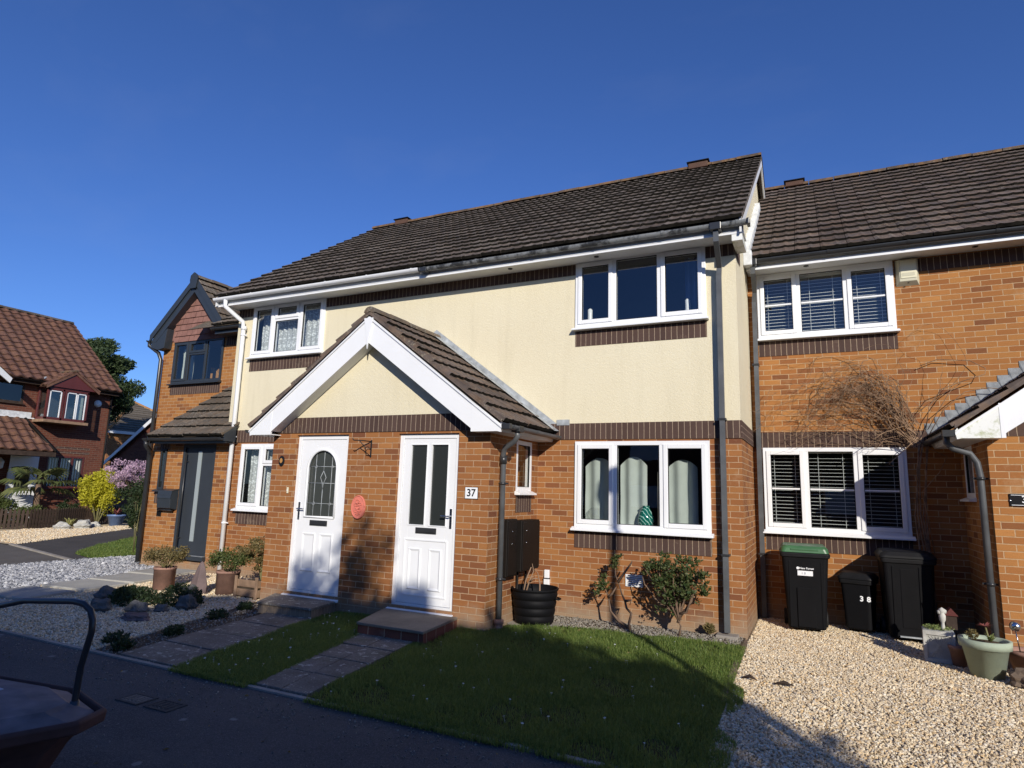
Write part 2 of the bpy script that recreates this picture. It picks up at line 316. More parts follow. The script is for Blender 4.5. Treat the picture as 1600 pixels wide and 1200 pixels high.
class MB:
    def __init__(s, xf=None): s.v = []; s.f = []; s.xf = xf; s.sm = []; s.mi = []; s.cm = 0
    def add(s, pts):
        i = len(s.v)
        for p in pts:
            p = Vector(p); s.v.append(tuple(s.xf @ p) if s.xf else tuple(p))
        return i
    def poly(s, pts, smooth=False):
        i = s.add(pts); s.f.append(tuple(range(i, i + len(pts)))); s.sm.append(smooth); s.mi.append(s.cm)
    def faces(s, pts, fs, smooth=False):
        i = s.add(pts)
        for f in fs: s.f.append(tuple(i + j for j in f)); s.sm.append(smooth); s.mi.append(s.cm)
    def box(s, x0, x1, y0, y1, z0, z1):
        if x0 > x1: x0, x1 = x1, x0
        if y0 > y1: y0, y1 = y1, y0
        if z0 > z1: z0, z1 = z1, z0
        s.faces([(x0, y0, z0), (x1, y0, z0), (x1, y1, z0), (x0, y1, z0), (x0, y0, z1), (x1, y0, z1), (x1, y1, z1), (x0, y1, z1)],
                [(0, 3, 2, 1), (4, 5, 6, 7), (0, 1, 5, 4), (1, 2, 6, 5), (2, 3, 7, 6), (3, 0, 4, 7)])
        return s
    def prism(s, pts, axis, a, b):
        """pts: polygon in the two other axes (x,z for 'y'; y,z for 'x'; x,y for 'z'), extruded a..b."""
        def P(p, t): return (p[0], t, p[1]) if axis == 'y' else (t, p[0], p[1]) if axis == 'x' else (p[0], p[1], t)
        n = len(pts); A = [P(p, a) for p in pts]; B = [P(p, b) for p in pts]
        ar = sum(pts[i][0] * pts[(i + 1) % n][1] - pts[(i + 1) % n][0] * pts[i][1] for i in range(n))
        flip = (ar > 0) ^ (axis == 'y') ^ (b < a)
        f1 = tuple(range(n)); f2 = tuple(range(n, 2 * n))
        fs = [(f1[::-1] if flip else f1), (f2 if flip else f2[::-1])]
        for i in range(n):
            j = (i + 1) % n; q = (i, j, n + j, n + i); fs.append(q if flip else q[::-1])
        s.faces(A + B, fs); return s
    def tube(s, path, r, n=8, smooth=True, caps=True):
        path = [Vector(p) for p in path]; rs = r if isinstance(r, (list, tuple)) else [r] * len(path)
        rings = []; up = None
        for i, p in enumerate(path):
            d = (path[min(i + 1, len(path) - 1)] - path[max(i - 1, 0)])
            if d.length < 1e-9: d = Vector((0, 0, 1))
            d.normalize()
            if up is None:
                up = Vector((0, 0, 1)) if abs(d.z) < 0.9 else Vector((1, 0, 0))
            a = d.cross(up)
            if a.length < 1e-4: a = d.cross(Vector((0.3, 1, 0.2)))
            a.normalize(); b = a.cross(d).normalized(); up = b
            ro = math.pi / n if n == 4 else 0
            rings.append([p + (a * math.cos(2 * math.pi * k / n + ro) + b * math.sin(2 * math.pi * k / n + ro)) * rs[i] for k in range(n)])
        pts = [q for rg in rings for q in rg]; fs = []
        for i in range(len(path) - 1):
            for k in range(n):
                a0 = i * n + k; a1 = i * n + (k + 1) % n; fs.append((a0, a0 + n, a1 + n, a1))
        if caps: fs.append(tuple(range(n))); fs.append(tuple(range((len(path) - 1) * n, len(path) * n))[::-1])
        s.faces(pts, fs, smooth and n > 4); return s
    def lathe(s, prof, c=(0, 0, 0), n=24, smooth=True, close=False):
        pts = []; fs = []
        for r, z in prof:
            for k in range(n):
                a = 2 * math.pi * k / n; pts.append((c[0] + r * math.cos(a), c[1] + r * math.sin(a), c[2] + z))
        for i in range(len(prof) - 1):
            for k in range(n): a0 = i * n + k; a1 = i * n + (k + 1) % n; fs.append((a0, a1, a1 + n, a0 + n))
        s.faces(pts, fs, smooth); return s
    def wall(s, x0, x1, z0, z1, y, holes=(), reveal=0.12):
        """a facade sheet facing -y at depth y with rectangular openings and their reveals"""
        xs = sorted({x0, x1, *[h[0] for h in holes], *[h[1] for h in holes]}); zs = sorted({z0, z1, *[h[2] for h in holes], *[h[3] for h in holes]})
        xs = [x for x in xs if x0 <= x <= x1]; zs = [z for z in zs if z0 <= z <= z1]
        for i in range(len(xs) - 1):
            for j in range(len(zs) - 1):
                cx = (xs[i] + xs[i + 1]) / 2; cz = (zs[j] + zs[j + 1]) / 2
                if any(h[0] < cx < h[1] and h[2] < cz < h[3] for h in holes): continue
                s.poly([(xs[i], y, zs[j]), (xs[i + 1], y, zs[j]), (xs[i + 1], y, zs[j + 1]), (xs[i], y, zs[j + 1])])
        for a, b, c, d in holes:
            a, b, c, d = max(a, x0), min(b, x1), max(c, z0), min(d, z1)
            if a >= b or c >= d: continue
            r = y + reveal
            s.poly([(a, y, c), (a, y, d), (a, r, d), (a, r, c)]); s.poly([(b, y, c), (b, r, c), (b, r, d), (b, y, d)])
            s.poly([(a, y, d), (b, y, d), (b, r, d), (a, r, d)]); s.poly([(a, y, c), (a, r, c), (b, r, c), (b, y, c)])
        return s
    def build(s, name, mat, parent=None, bevel=0.0, seg=2):
        me = bpy.data.meshes.new(name); me.from_pydata(s.v, [], s.f)
        for m in (mat if isinstance(mat, (list, tuple)) else [mat]): me.materials.append(MATS[m])
        me.update()
        uvl = me.uv_layers.new(name='UVMap'); co = s.v; uvs = np.zeros((len(me.loops), 2), 'f'); li = 0
        for p in me.polygons:
            n = p.normal; ax, ay, az = abs(n.x), abs(n.y), abs(n.z)
            for l in p.loop_indices:
                c = co[me.loops[l].vertex_index]
                uvs[l] = (c[0], c[2]) if (ay >= ax and ay >= az) else (c[1], c[2]) if (ax >= az) else (c[0], c[1])
        uvl.data.foreach_set('uv', uvs.ravel())
        me.polygons.foreach_set('use_smooth', s.sm); me.polygons.foreach_set('material_index', s.mi)
        o = bpy.data.objects.new(name, me); COL.objects.link(o)
        if parent is not None:
            o.parent = parent
            if parent.type == 'EMPTY': o.matrix_parent_inverse = Matrix.Translation(-ROOT_LOC[parent.name])
        if bevel:
            b = o.modifiers.new('bevel', 'BEVEL'); b.width = bevel; b.segments = seg; b.limit_method = 'ANGLE'; b.angle_limit = R_(40); b.harden_normals = False
        return o

def npmesh(name, V, F, mat, parent=None, smooth=False):
    """V: (n,3); F: list of (count, k) index arrays"""
    me = bpy.data.meshes.new(name); V = np.asarray(V, 'f')
    me.vertices.add(len(V)); me.vertices.foreach_set('co', V.ravel())
    nl = sum(f.size for f in F); nf = sum(len(f) for f in F)
    me.loops.add(nl); me.loops.foreach_set('vertex_index', np.concatenate([f.ravel() for f in F]).astype('i'))
    me.polygons.add(nf); tot = np.concatenate([np.full(len(f), f.shape[1]) for f in F]); st = np.concatenate([[0], np.cumsum(tot)[:-1]])
    me.polygons.foreach_set('loop_start', st.astype('i'))
    try: me.polygons.foreach_set('loop_total', tot.astype('i'))
    except Exception: pass
    me.update(calc_edges=True); me.validate(); me.materials.append(MATS[mat])
    me.polygons.foreach_set('use_smooth', np.full(nf, smooth))
    o = bpy.data.objects.new(name, me); COL.objects.link(o)
    if parent is not None:
        o.parent = parent
        if parent.type == 'EMPTY': o.matrix_parent_inverse = Matrix.Translation(-ROOT_LOC[parent.name])
    return o

def leaves(name, P, size, mat, parent=None, aspect=0.5, up=0.3, jit=0.4):
    """small pointed leaves at the points P"""
    P = np.asarray(P, 'f'); n = len(P)
    d = rng.normal(size=(n, 3)); d[:, 2] = np.abs(d[:, 2]) * 0.6 + up; d /= np.linalg.norm(d, axis=1)[:, None]
    e = rng.normal(size=(n, 3)); s = np.cross(d, e); s /= np.linalg.norm(s, axis=1)[:, None] + 1e-9
    nn = np.cross(s, d)
    L = size * (1 + jit * rng.normal(size=(n, 1)).clip(-1.5, 1.5)); W = L * aspect
    a = P; b = P + d * L * 0.45 + s * W * 0.5 + nn * L * 0.08; c = P + d * L; e2 = P + d * L * 0.45 - s * W * 0.5 + nn * L * 0.08
    V = np.stack([a, b, c, e2], 1).reshape(-1, 3); F = np.arange(4 * n).reshape(n, 4)
    return npmesh(name, V, [F], mat, parent)

def text_part(name, s, size, loc, parent, mat, rot=(math.pi / 2, 0, 0), depth=0.002, align='CENTER', bold=0.0):
    c = bpy.data.curves.new('t', 'FONT'); c.body = s; c.size = size; c.extrude = depth; c.align_x = align; c.align_y = 'CENTER'; c.offset = bold
    t = bpy.data.objects.new('t', c); COL.objects.link(t); bpy.context.view_layer.update()
    me = bpy.data.meshes.new_from_object(t.evaluated_get(bpy.context.evaluated_depsgraph_get())); bpy.data.objects.remove(t)
    me.transform(Matrix.Translation(loc) @ Matrix.Rotation(rot[2], 4, 'Z') @ Matrix.Rotation(rot[0], 4, 'X')); me.materials.clear(); me.materials.append(MATS[mat])
    o = bpy.data.objects.new(name, me); COL.objects.link(o); o.parent = parent
    if parent.type == 'EMPTY': o.matrix_parent_inverse = Matrix.Translation(-ROOT_LOC[parent.name])
    return o

def tiled(mb, P0, U, V, nu, nv, tw=0.3, g=0.3, prof='flat', j=0.007, side=0.035, h=0.043, skip=None):
    P0, U, V = Vector(P0), Vector(U).normalized(), Vector(V).normalized(); N = U.cross(V).normalized()
    for r in range(nv):
        for c in range(nu):
            if skip and skip(c, r): continue
            o = P0 + U * (c * tw) + V * (r * g) + V * random.uniform(-j, j) + N * random.uniform(0, j * 0.8)
            a = 0.003; L = g + 0.05
            tl = random.uniform(-0.004, 0.004)
            if prof == 'flat': xs = [(a, 0.0), (tw * 0.12, 0.009), (tw * 0.24, 0.0), (tw * 0.5, 0.0), (tw * 0.62, 0.009), (tw * 0.74, 0.0), (tw - a, 0.0)]
            elif prof == 'plain': xs = [(a, 0.0), (tw - a, 0.0)]
            else: xs = [(tw * q / 6, 0.03 * math.sin(2 * math.pi * q / 6) + 0.015) for q in range(7)]
            n = len(xs)
            lo = [o + U * x + N * (h + z + tl) for x, z in xs]; hi = [o + U * x + V * L + N * (0.004 + z) for x, z in xs]; bo = [o + U * x + N * (max(z - 0.012, -0.01) if prof == 'pan' else 0.0) for x, z in xs]
            mb.faces(lo + hi, [(i, i + 1, n + i + 1, n + i) for i in range(n - 1)])
            if prof == 'flat': mb.cm = 1      # near-black nose of the tile
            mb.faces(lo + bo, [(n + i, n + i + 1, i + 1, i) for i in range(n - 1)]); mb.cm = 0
            mb.faces([lo[0], hi[0], bo[0], lo[-1], hi[-1], bo[-1]], [(2, 0, 1), (5, 4, 3)])

def ridge(mb, A, B, r=0.11, L=0.45):
    A, B = Vector(A), Vector(B); d = B - A; n = max(1, round(d.length / L)); d.normalize(); s = Vector((0, 0, 1)).cross(d).normalized(); up = d.cross(s)
    st = (B - A).length / n
    for i in range(n):
        p = A + d * (i * st); q = A + d * ((i + 1) * st - 0.012); dz = random.uniform(-0.006, 0.006)
        pr = [(math.cos(t) * r, math.sin(t) * r * 0.9) for t in [math.pi * k / 8 for k in range(9)]]
        a = [p + s * x + up * (z + dz) for x, z in pr]; b = [q + s * x + up * (z + dz) for x, z in pr]; m = len(pr)
        mb.faces(a + b, [(k, k + 1, m + k + 1, m + k) for k in range(m - 1)] + [tuple(range(m))[::-1], tuple(range(m, 2 * m))])

def gutter(mb, A, B, r=0.056, brackets=0.9):
    A, B = Vector(A), Vector(B); d = (B - A).normalized(); s = Vector((0, 0, 1)).cross(d).normalized()
    pr = []
    for k in range(13): t = math.pi + math.pi * k / 12; pr.append((math.cos(t) * r, math.sin(t) * r))
    pr += [(r - 0.004, 0.0)]
    for k in range(11): t = 2 * math.pi - math.pi * (k + 0.5) / 11; pr.append((math.cos(t) * (r - 0.006), math.sin(t) * (r - 0.006)))
    m = len(pr); Z = Vector((0, 0, 1))
    a = [A + s * x + Z * z for x, z in pr]; b = [B + s * x + Z * z for x, z in pr]
    mb.faces(a + b, [(k, (k + 1) % m, m + (k + 1) % m, m + k) for k in range(m)] + [tuple(range(m)), tuple(range(m, 2 * m))[::-1]], False)
    L = (B - A).length; n = int(L / brackets)
    for i in range(n + 1):
        c = A + d * (0.12 + i * (L - 0.24) / max(n, 1))
        pr2 = [(math.cos(math.pi + math.pi * k / 8) * (r + 0.008), math.sin(math.pi + math.pi * k / 8) * (r + 0.008) + 0.004) for k in range(9)]
        m2 = len(pr2); a = [c - d * 0.018 + s * x + Z * z for x, z in pr2]; b = [c + d * 0.018 + s * x + Z * z for x, z in pr2]
        mb.faces(a + b, [(k, k + 1, m2 + k + 1, m2 + k) for k in range(m2 - 1)])
    return mb

def PANE(xf, a, b, y, c, d, par, mat='window_glass'):
    m = MB(xf); m.poly([(a, y, c), (b, y, c), (b, y, d), (a, y, d)]); return m.build('pane', mat, par)
# windows ---------------------------------------------------------------------
def window(house, x0, x1, z0, z1, y, lights, xf=None, mat='white_upvc', sill=True, bar=False, fw=0.055, cw=0.045, sillmat=None, name='window', reveal=0.04, ajar=None):
    """lights: list of (x_from, x_to, kind); kind: 'fix', 'open', 'top' (fixed with a top opener), z as fractions of the opening."""
    sh = 0.05 if sill else 0.0
    zb = z0 + sh; f = MB(xf); yf = y + reveal - 0.03; yb = y + reveal + 0.045
    f.box(x0, x0 + fw, yf, yb, zb, z1); f.box(x1 - fw, x1, yf, yb, zb, z1); f.box(x0 + fw, x1 - fw, yf, yb, z1 - fw, z1); f.box(x0 + fw, x1 - fw, yf, yb, zb, zb + fw)
    edges = [l[0] for l in lights[1:]]
    for e in edges: f.box(e - fw * 0.6, e + fw * 0.6, yf, yb, zb + fw, z1 - fw)
    fr = f.build(name, mat, house, bevel=0.004)
    if sill:
        MB(xf).prism([(yf - 0.075, z0), (yb, z0), (yb, zb), (yf - 0.005, zb), (yf - 0.075, z0 + 0.022)], 'x', x0 - 0.03, x1 + 0.03).build('sill', sillmat or mat, fr, bevel=0.004)
    for i, (a, b, kind) in enumerate(lights):
        la = x0 + fw if i == 0 else a + fw * 0.6; lb = x1 - fw if i == len(lights) - 1 else b - fw * 0.6
        segs = [(zb + fw, z1 - fw, kind)]
        if kind == 'top':
            zt = z1 - fw - (z1 - zb) * 0.27; f2 = MB(xf).box(la, lb, yf, yb, zt - fw * 0.5, zt + fw * 0.5); f2.build('transom', mat, fr, bevel=0.004)
            segs = [(zb + fw, zt - fw * 0.5, 'fix'), (zt + fw * 0.5, z1 - fw, 'open')]
        for (c, d, kd) in segs:
            t = 0.0
            if kd == 'open':
                o = 0.012; ca, cb, cc, cd = la - o, lb + o, c - o, d + o; q = MB(xf); yo = yf - 0.016
                q.box(ca, ca + cw + o, yo, yb - 0.01, cc, cd); q.box(cb - cw - o, cb, yo, yb - 0.01, cc, cd); q.box(ca + cw + o, cb - cw - o, yo, yb - 0.01, cd - cw - o, cd); q.box(ca + cw + o, cb - cw - o, yo, yb - 0.01, cc, cc + cw + o)
                q.build('casement', mat, fr, bevel=0.006); t = cw
            pa, pb, pc, pd = la + t, lb - t, c + t, d - t
            PANE(xf, pa, pb, yf + 0.02, pc, pd, fr)
            g = MB(xf); e = 0.007   # black rubber gasket
            g.box(pa, pa + e, yf + 0.006, yf + 0.03, pc, pd); g.box(pb - e, pb, yf + 0.006, yf + 0.03, pc, pd); g.box(pa + e, pb - e, yf + 0.006, yf + 0.03, pd - e, pd); g.box(pa + e, pb - e, yf + 0.006, yf + 0.03, pc, pc + e)
            g.build('gasket', 'rubber', fr)
            if bar:
                zm = (pc + pd) / 2 + 0.0; MB(xf).box(pa, pb, yf + 0.008, yf + 0.034, zm - 0.011, zm + 0.011).build('glazing_bar', mat, fr)
    return fr

def room(house, x0, x1, z0, z1, y, depth=1.6, xf=None, mat='room'):
    m = MB(xf); a, b, c, d, e, f = x0 - 0.25, x1 + 0.25, y, y + depth, z0 - 0.5, z1 + 0.12
    m.faces([(a, c, e), (b, c, e), (b, d, e), (a, d, e), (a, c, f), (b, c, f), (b, d, f), (a, d, f)], [(0, 1, 2, 3), (4, 7, 6, 5), (1, 5, 6, 2), (2, 6, 7, 3), (3, 7, 4, 0)])
    # inner face of the outer wall round the opening
    m.poly([(a, c, e), (a, c, f), (x0, c, f), (x0, c, e)]); m.poly([(x1, c, e), (x1, c, f), (b, c, f), (b, c, e)]); m.poly([(x0, c, e), (x0, c, z0), (x1, c, z0), (x1, c, e)]); m.poly([(x0, c, z1), (x0, c, f), (x1, c, f), (x1, c, z1)])
    return m.build('interior', mat, house)

def drape(name, label, x0, x1, z0, z1, y, mat, amp=0.03, waves=6, xf=None, scallop=0.0, cat='curtain', group=None):
    n = waves * 8; V = []; F = []; nz = 7
    for j in range(nz):
        for i in range(n + 1):
            t = i / n; x = x0 + (x1 - x0) * t; zt = z1 + scallop * (math.sin(math.pi * t) ** 0.8 - 1)
            z = z0 + (zt - z0) * j / (nz - 1); V.append((x, y + amp * math.sin(2 * math.pi * waves * t) * (1.15 - 0.3 * j / nz) + 0.006 * math.sin(11 * z + 5 * x), z))
    for j in range(nz - 1):
        for i in range(n): a = j * (n + 1) + i; F.append((a, a + 1, a + n + 2, a + n + 1))
    m = MB(xf); m.faces(V, F, True); o = m.build(name, mat); tag(o, label, cat, group); return o

def blind(label, x0, x1, z0, z1, y, group, tilt=28, pitch=0.05, w=0.034, xf=None):
    t = thing('venetian_blind', label, 'blind', ((x0 + x1) / 2, y, z0), group)
    n = int((z1 - z0) / pitch); m = MB(xf); ct, st = math.cos(R_(tilt)), math.sin(R_(tilt))
    for i in range(n):
        z = z0 + pitch * (i + 0.5); a = (y - w / 2 * ct, z + w / 2 * st * -1); b = (y + w / 2 * ct, z + w / 2 * st)
        m.prism([a, b, (b[0], b[1] + 0.003), (a[0], a[1] + 0.003)], 'x', x0, x1)
    m.build('slats', 'blind_slat', t)
    for fx in (0.22, 0.78):
        q = MB(xf); x = x0 + (x1 - x0) * fx; q.box(x - 0.0025, x + 0.0025, y - 0.028, y - 0.024, z0, z1); q.build('cord', 'blind_slat', t)
    MB(xf).box(x0, x1, y - 0.025, y + 0.025, z1, z1 + 0.03).build('head_rail', 'blind_slat', t)
    return t
# ================================================================== setting: the ground
def sheet(name, pts, z, mat, kind='structure', thick=0.0, sub=0):
    m = MB(); m.poly([(x, y, z) for x, y in pts]); o = m.build(name, mat); tag(o, kind=kind); return o
sheet('ground', [(-400, -300), (400, -300), (400, 500), (-400, 500)], -0.01, 'turf')
sheet('road', [(-10.6, -4.25), (40, -4.25), (40, -12.0), (-60, -12.0), (-60, -4.25)], 0.028, 'asphalt')
sheet('driveway', [(-60, -4.25), (-10.6, -4.25), (-10.4, -0.4), (-14.6, 0.5), (-15.4, 0.55), (-60, 0.55)], 0.03, 'pale_asphalt')
sheet('side_path', [(-14.5, 0.55), (-10.6, -0.3), (-10.5, 0.2), (-11.6, 0.4), (-12.9, 1.6), (-14.4, 3.6), (-18.0, 6.2), (-19.8, 7.0)], 0.034, 'side_asphalt')
sheet('gravel_ground', [(2.27, -4.25), (12, -4.25), (12, 1.6), (2.18, 1.6), (2.19, 0.0)], 0.03, 'gravel_bed')
sheet('soil_bed', [(-0.6, -0.62), (2.16, -0.42), (2.16, 0.02), (-0.6, 0.02)], 0.035, 'soil')
sheet('soil_border', [(-3.40, -4.2), (-3.02, -4.2), (-3.45, -2.15), (-3.7, -1.5), (-4.15, -1.5)], 0.036, 'soil')
sheet('beige_gravel_ground', [(-7.9, -4.25), (-3.3, -4.25), (-4.15, -1.4), (-4.15, 0.05), (-8.2, 0.05)], 0.024, 'gravel_bed')
sheet('slate_ground', [(-10.6, -4.25), (-7.4, -4.25), (-7.4, -0.02), (-8.96, 0.0), (-9.0, 1.5), (-10.3, 1.3), (-10.5, 0.1)], 0.032, 'slate_bed')
sheet('front_gravel_ground', [(-15.5, 0.6), (-14.5, 0.6), (-18.0, 6.2), (-19.8, 7.1), (-25, 7.1), (-25, 0.6)], 0.03, 'far_gravel')
sheet('lawn', [(-0.66, -4.22), (2.2, -4.22), (2.16, -0.45), (0.6, -0.62), (-0.5, -0.75), (-0.6, -1.45), (-0.93, -1.45), (-0.93, -2.2)], 0.04, 'turf')
sheet('lawn_strip', [(-2.2, -4.2), (-1.27, -4.2), (-1.72, -2.1), (-1.95, -1.46), (-2.72, -1.46), (-2.68, -2.1)], 0.04, 'turf')
sheet('far_turf', [(-11.6, 0.3), (-10.4, 0.0), (-10.3, 1.3), (-12.9, 6), (-17, 7.2), (-14.4, 3.6), (-12.9, 1.6)], 0.038, 'turf')

def slab_path(name, label, quad, rows, cols, z=0.055, mat='slab_stone'):
    """paving laid as separate flags between four corners"""
    t = thing(name, label, 'path', (sum(q[0] for q in quad) / 4, sum(q[1] for q in quad) / 4, 0))
    a, b, c, d = [Vector((*q, 0)) for q in quad]    # near-left, near-right, far-right, far-left
    for r in range(rows):
        for k in range(cols):
            def P(u, v): return (a.lerp(b, u)).lerp(d.lerp(c, u), v)
            g = 0.006; u0, u1, v0, v1 = k / cols + g, (k + 1) / cols - g, r / rows + g, (r + 1) / rows - g
            q = [P(u0, v0), P(u1, v0), P(u1, v1), P(u0, v1)]; zz = z + random.uniform(-0.004, 0.004); dz = [random.uniform(-0.003, 0.003) for _ in range(4)]
            m = MB(); m.faces([(p.x, p.y, 0.0) for p in q] + [(p.x, p.y, zz + e) for p, e in zip(q, dz)], [(4, 5, 6, 7), (0, 1, 5, 4), (1, 2, 6, 5), (2, 3, 7, 6), (3, 0, 4, 7)])
            m.build('paving_slab', mat, t, bevel=0.006)
    t['kind'] = 'structure'; del t['category']; return t
slab_path('path', 'worn grey slab path leading to the right-hand white door', [(-1.25, -4.2), (-0.68, -4.2), (-0.97, -2.28), (-1.72, -2.28)], 4, 2)
slab_path('path', 'worn grey slab path leading to the left-hand white door with arched glass', [(-3.03, -4.2), (-2.22, -4.2), (-2.66, -2.02), (-3.42, -2.02)], 4, 1)
t = thing('path', 'large pale grey stepping slabs leading to the dark grey door', 'path', (-7.3, -2, 0))
for i, (x, y, r) in enumerate([(-7.05, -3.75, 0.05), (-7.12, -2.9, 0.12), (-7.2, -2.05, 0.1), (-7.35, -1.25, 0.16), (-7.6, -0.45, 0.12)]):
    m = MB(Matrix.Translation((x, y, 0)) @ Matrix.Rotation(r, 4, 'Z')); m.box(-0.46, 0.46, -0.36, 0.36, 0.0, 0.075); m.build('paving_slab', 'grey_slab', t, bevel=0.012)
t['kind'] = 'structure'; del t['category']

# doorsteps
def step(label, quad, z, brickmat, topmat='step_top'):
    t = thing('doorstep', label, 'doorstep', (sum(q[0] for q in quad) / 4, sum(q[1] for q in quad) / 4, 0))
    MB().prism([(x * 1.0, y) for x, y in quad], 'z', 0.0, z - 0.032).build('base', brickmat, t)
    cx = sum(q[0] for q in quad) / 4; q2 = [(cx + (x - cx) * 1.02, y - 0.02 if y < -1.9 else y) for x, y in quad]
    MB().prism(q2, 'z', z - 0.03, z).build('slab', topmat, t, bevel=0.006)
brick('step_brick', (0.20, 0.075, 0.05), (0.24, 0.09, 0.06), (0.42, 0.32, 0.22), h=0.5, oz=0.2, dark=(0.15, 0.06, 0.045), off=0.0, damp=0.0)
step('low doorstep of red bricks with a stone top under the right-hand white door', [(-1.72, -2.32), (-0.84, -2.33), (-0.93, -1.475), (-1.97, -1.475)], 0.175, 'step_brick')
step('dark mossy doorstep under the left-hand white door with arched glass', [(-3.56, -2.05), (-2.68, -2.03), (-2.78, -1.475), (-3.86, -1.475)], 0.175, 'soldier_brick', 'slab_stone')

# edging log between lawn and gravel, kerb strips
m = MB(); pth = [(2.165, -0.06), (2.18, -0.6), (2.19, -1.2), (2.215, -1.9), (2.235, -2.6), (2.265, -3.3), (2.28, -4.0), (2.29, -4.2)]
for i in range(len(pth) - 1):
    (xa, ya), (xb, yb) = pth[i], pth[i + 1]; h = 0.046 + random.uniform(-0.014, 0.01)
    m.faces([(xa - 0.03, ya, 0), (xa + 0.03, ya, 0), (xb + 0.03, yb + 0.01, 0), (xb - 0.03, yb + 0.01, 0), (xa - 0.03, ya, h), (xa + 0.03, ya, h), (xb + 0.03, yb + 0.01, h), (xb - 0.03, yb + 0.01, h)], [(4, 5, 6, 7), (0, 1, 5, 4), (1, 2, 6, 5), (2, 3, 7, 6), (3, 0, 4, 7)])
tag(m.build('garden_edging', 'sandy_kerb', bevel=0.012), 'low worn stone edging strip between the shaded lawn and the pale gravel', 'edging')
m = MB(); m.box(-7.9, 2.2, -4.25, -4.205, 0, 0.042)
tag(m.build('kerb', 'concrete'), kind='structure')
m = MB(); m.faces([(-14.6, 0.5, 0.06), (-10.5, -0.42, 0.06), (-10.5, -0.34, 0.06), (-14.6, 0.58, 0.06), (-14.6, 0.5, 0), (-10.5, -0.42, 0)], [(0, 1, 2, 3), (4, 5, 1, 0)])
tag(m.build('kerb', 'concrete'), kind='structure')

for i, (x, y) in enumerate([(-1.75, -4.87), (-1.43, -4.86)]):
    t = thing('inspection_cover', ['small concrete-framed inspection cover in the road, left of the pair', 'small concrete-framed inspection cover in the road, right of the pair'][i], 'utility cover', (x, y, 0.03), 'covers in the road')
    m = MB(); w_, d_ = 0.125, 0.09
    m.box(x - w_, x + w_, y - d_, y - d_ + 0.02, 0, 0.036); m.box(x - w_, x + w_, y + d_ - 0.02, y + d_, 0, 0.036); m.box(x - w_, x - w_ + 0.02, y - d_ + 0.02, y + d_ - 0.02, 0, 0.036); m.box(x + w_ - 0.02, x + w_, y - d_ + 0.02, y + d_ - 0.02, 0, 0.036)
    m.build('frame', 'side_asphalt', t)
    m = MB(); m.box(x - w_ + 0.022, x + w_ - 0.022, y - d_ + 0.022, y + d_ - 0.022, 0, 0.033)
    for a in range(4): m.box(x - 0.08 + a * 0.045, x - 0.06 + a * 0.045, y - 0.05, y + 0.05, 0.033, 0.037)
    m.build('lid', 'slab_stone' if i == 0 else 'side_asphalt', t)

# ================================================================== the two cream houses (left half, right half)
GZ = 0.0
HL = thing('terraced_house', 'left half of the cream rendered pair, with white gutter and arched white door', 'house', (-4.6, 0, 0), 'terraced houses in the row')
HR = thing('terraced_house', 'right half of the cream rendered pair, with black gutter and number 37 by its door', 'house', (-0.1, 0, 0), 'terraced houses in the row')
PX = -2.355   # party line
XL, XR = -6.9, 2.18
W36U = (-6.495, -4.726, 3.947, 4.985); W36L = (-6.475, -4.72, 1.17, 2.37)
W37U = (-0.02, 1.80, 3.947, 4.985); W37L = (0.0, 1.80, 1.17, 2.37)
DZ = 2.37
def front(h, a, b, holes):
    MB().wall(a, b, -0.05, 2.40, 0.0, holes).build('wall', 'orange_brick', h)
    MB().wall(a, b, 2.40, 5.05, 0.02, holes, 0.1).build('wall', 'orange_brick', h)
    m = MB(); m.wall(a, b, 2.625, 4.79, -0.004, holes, 0.03); m.build('render', 'cream_render', h)
    m = MB(); m.wall(a, b, 2.40, 2.622, -0.016, (), 0.0); m.poly([(a, -0.016, 2.40), (b, -0.016, 2.40), (b, 0, 2.40), (a, 0, 2.40)]); m.poly([(a, -0.016, 2.622), (b, -0.016, 2.622), (b, 0.01, 2.627), (a, 0.01, 2.627)]); m.build('soldier_course', 'soldier_brick', h)
    m = MB(); m.wall(a, b, 4.795, 5.0, -0.006, holes, 0.03); m.build('soldier_course', 'soldier_brick', h)
    for q in holes:
        m = MB(); m.wall(q[0] + 0.0, q[1], q[2] - 0.225, q[2] - 0.002, -0.010, (), 0); m.poly([(q[0], -0.010, q[2] - 0.225), (q[1], -0.010, q[2] - 0.225), (q[1], 0.0, q[2] - 0.225), (q[0], 0.0, q[2] - 0.225)]); m.poly([(q[0], -0.01, q[2] - 0.002), (q[1], -0.01, q[2] - 0.002), (q[1], 0.0, q[2] - 0.002), (q[0], 0.0, q[2] - 0.002)]); m.build('soldier_course', 'soldier_brick', h)
front(HL, XL, PX, [W36U, W36L]); front(HR, PX, XR, [W37U, W37L])
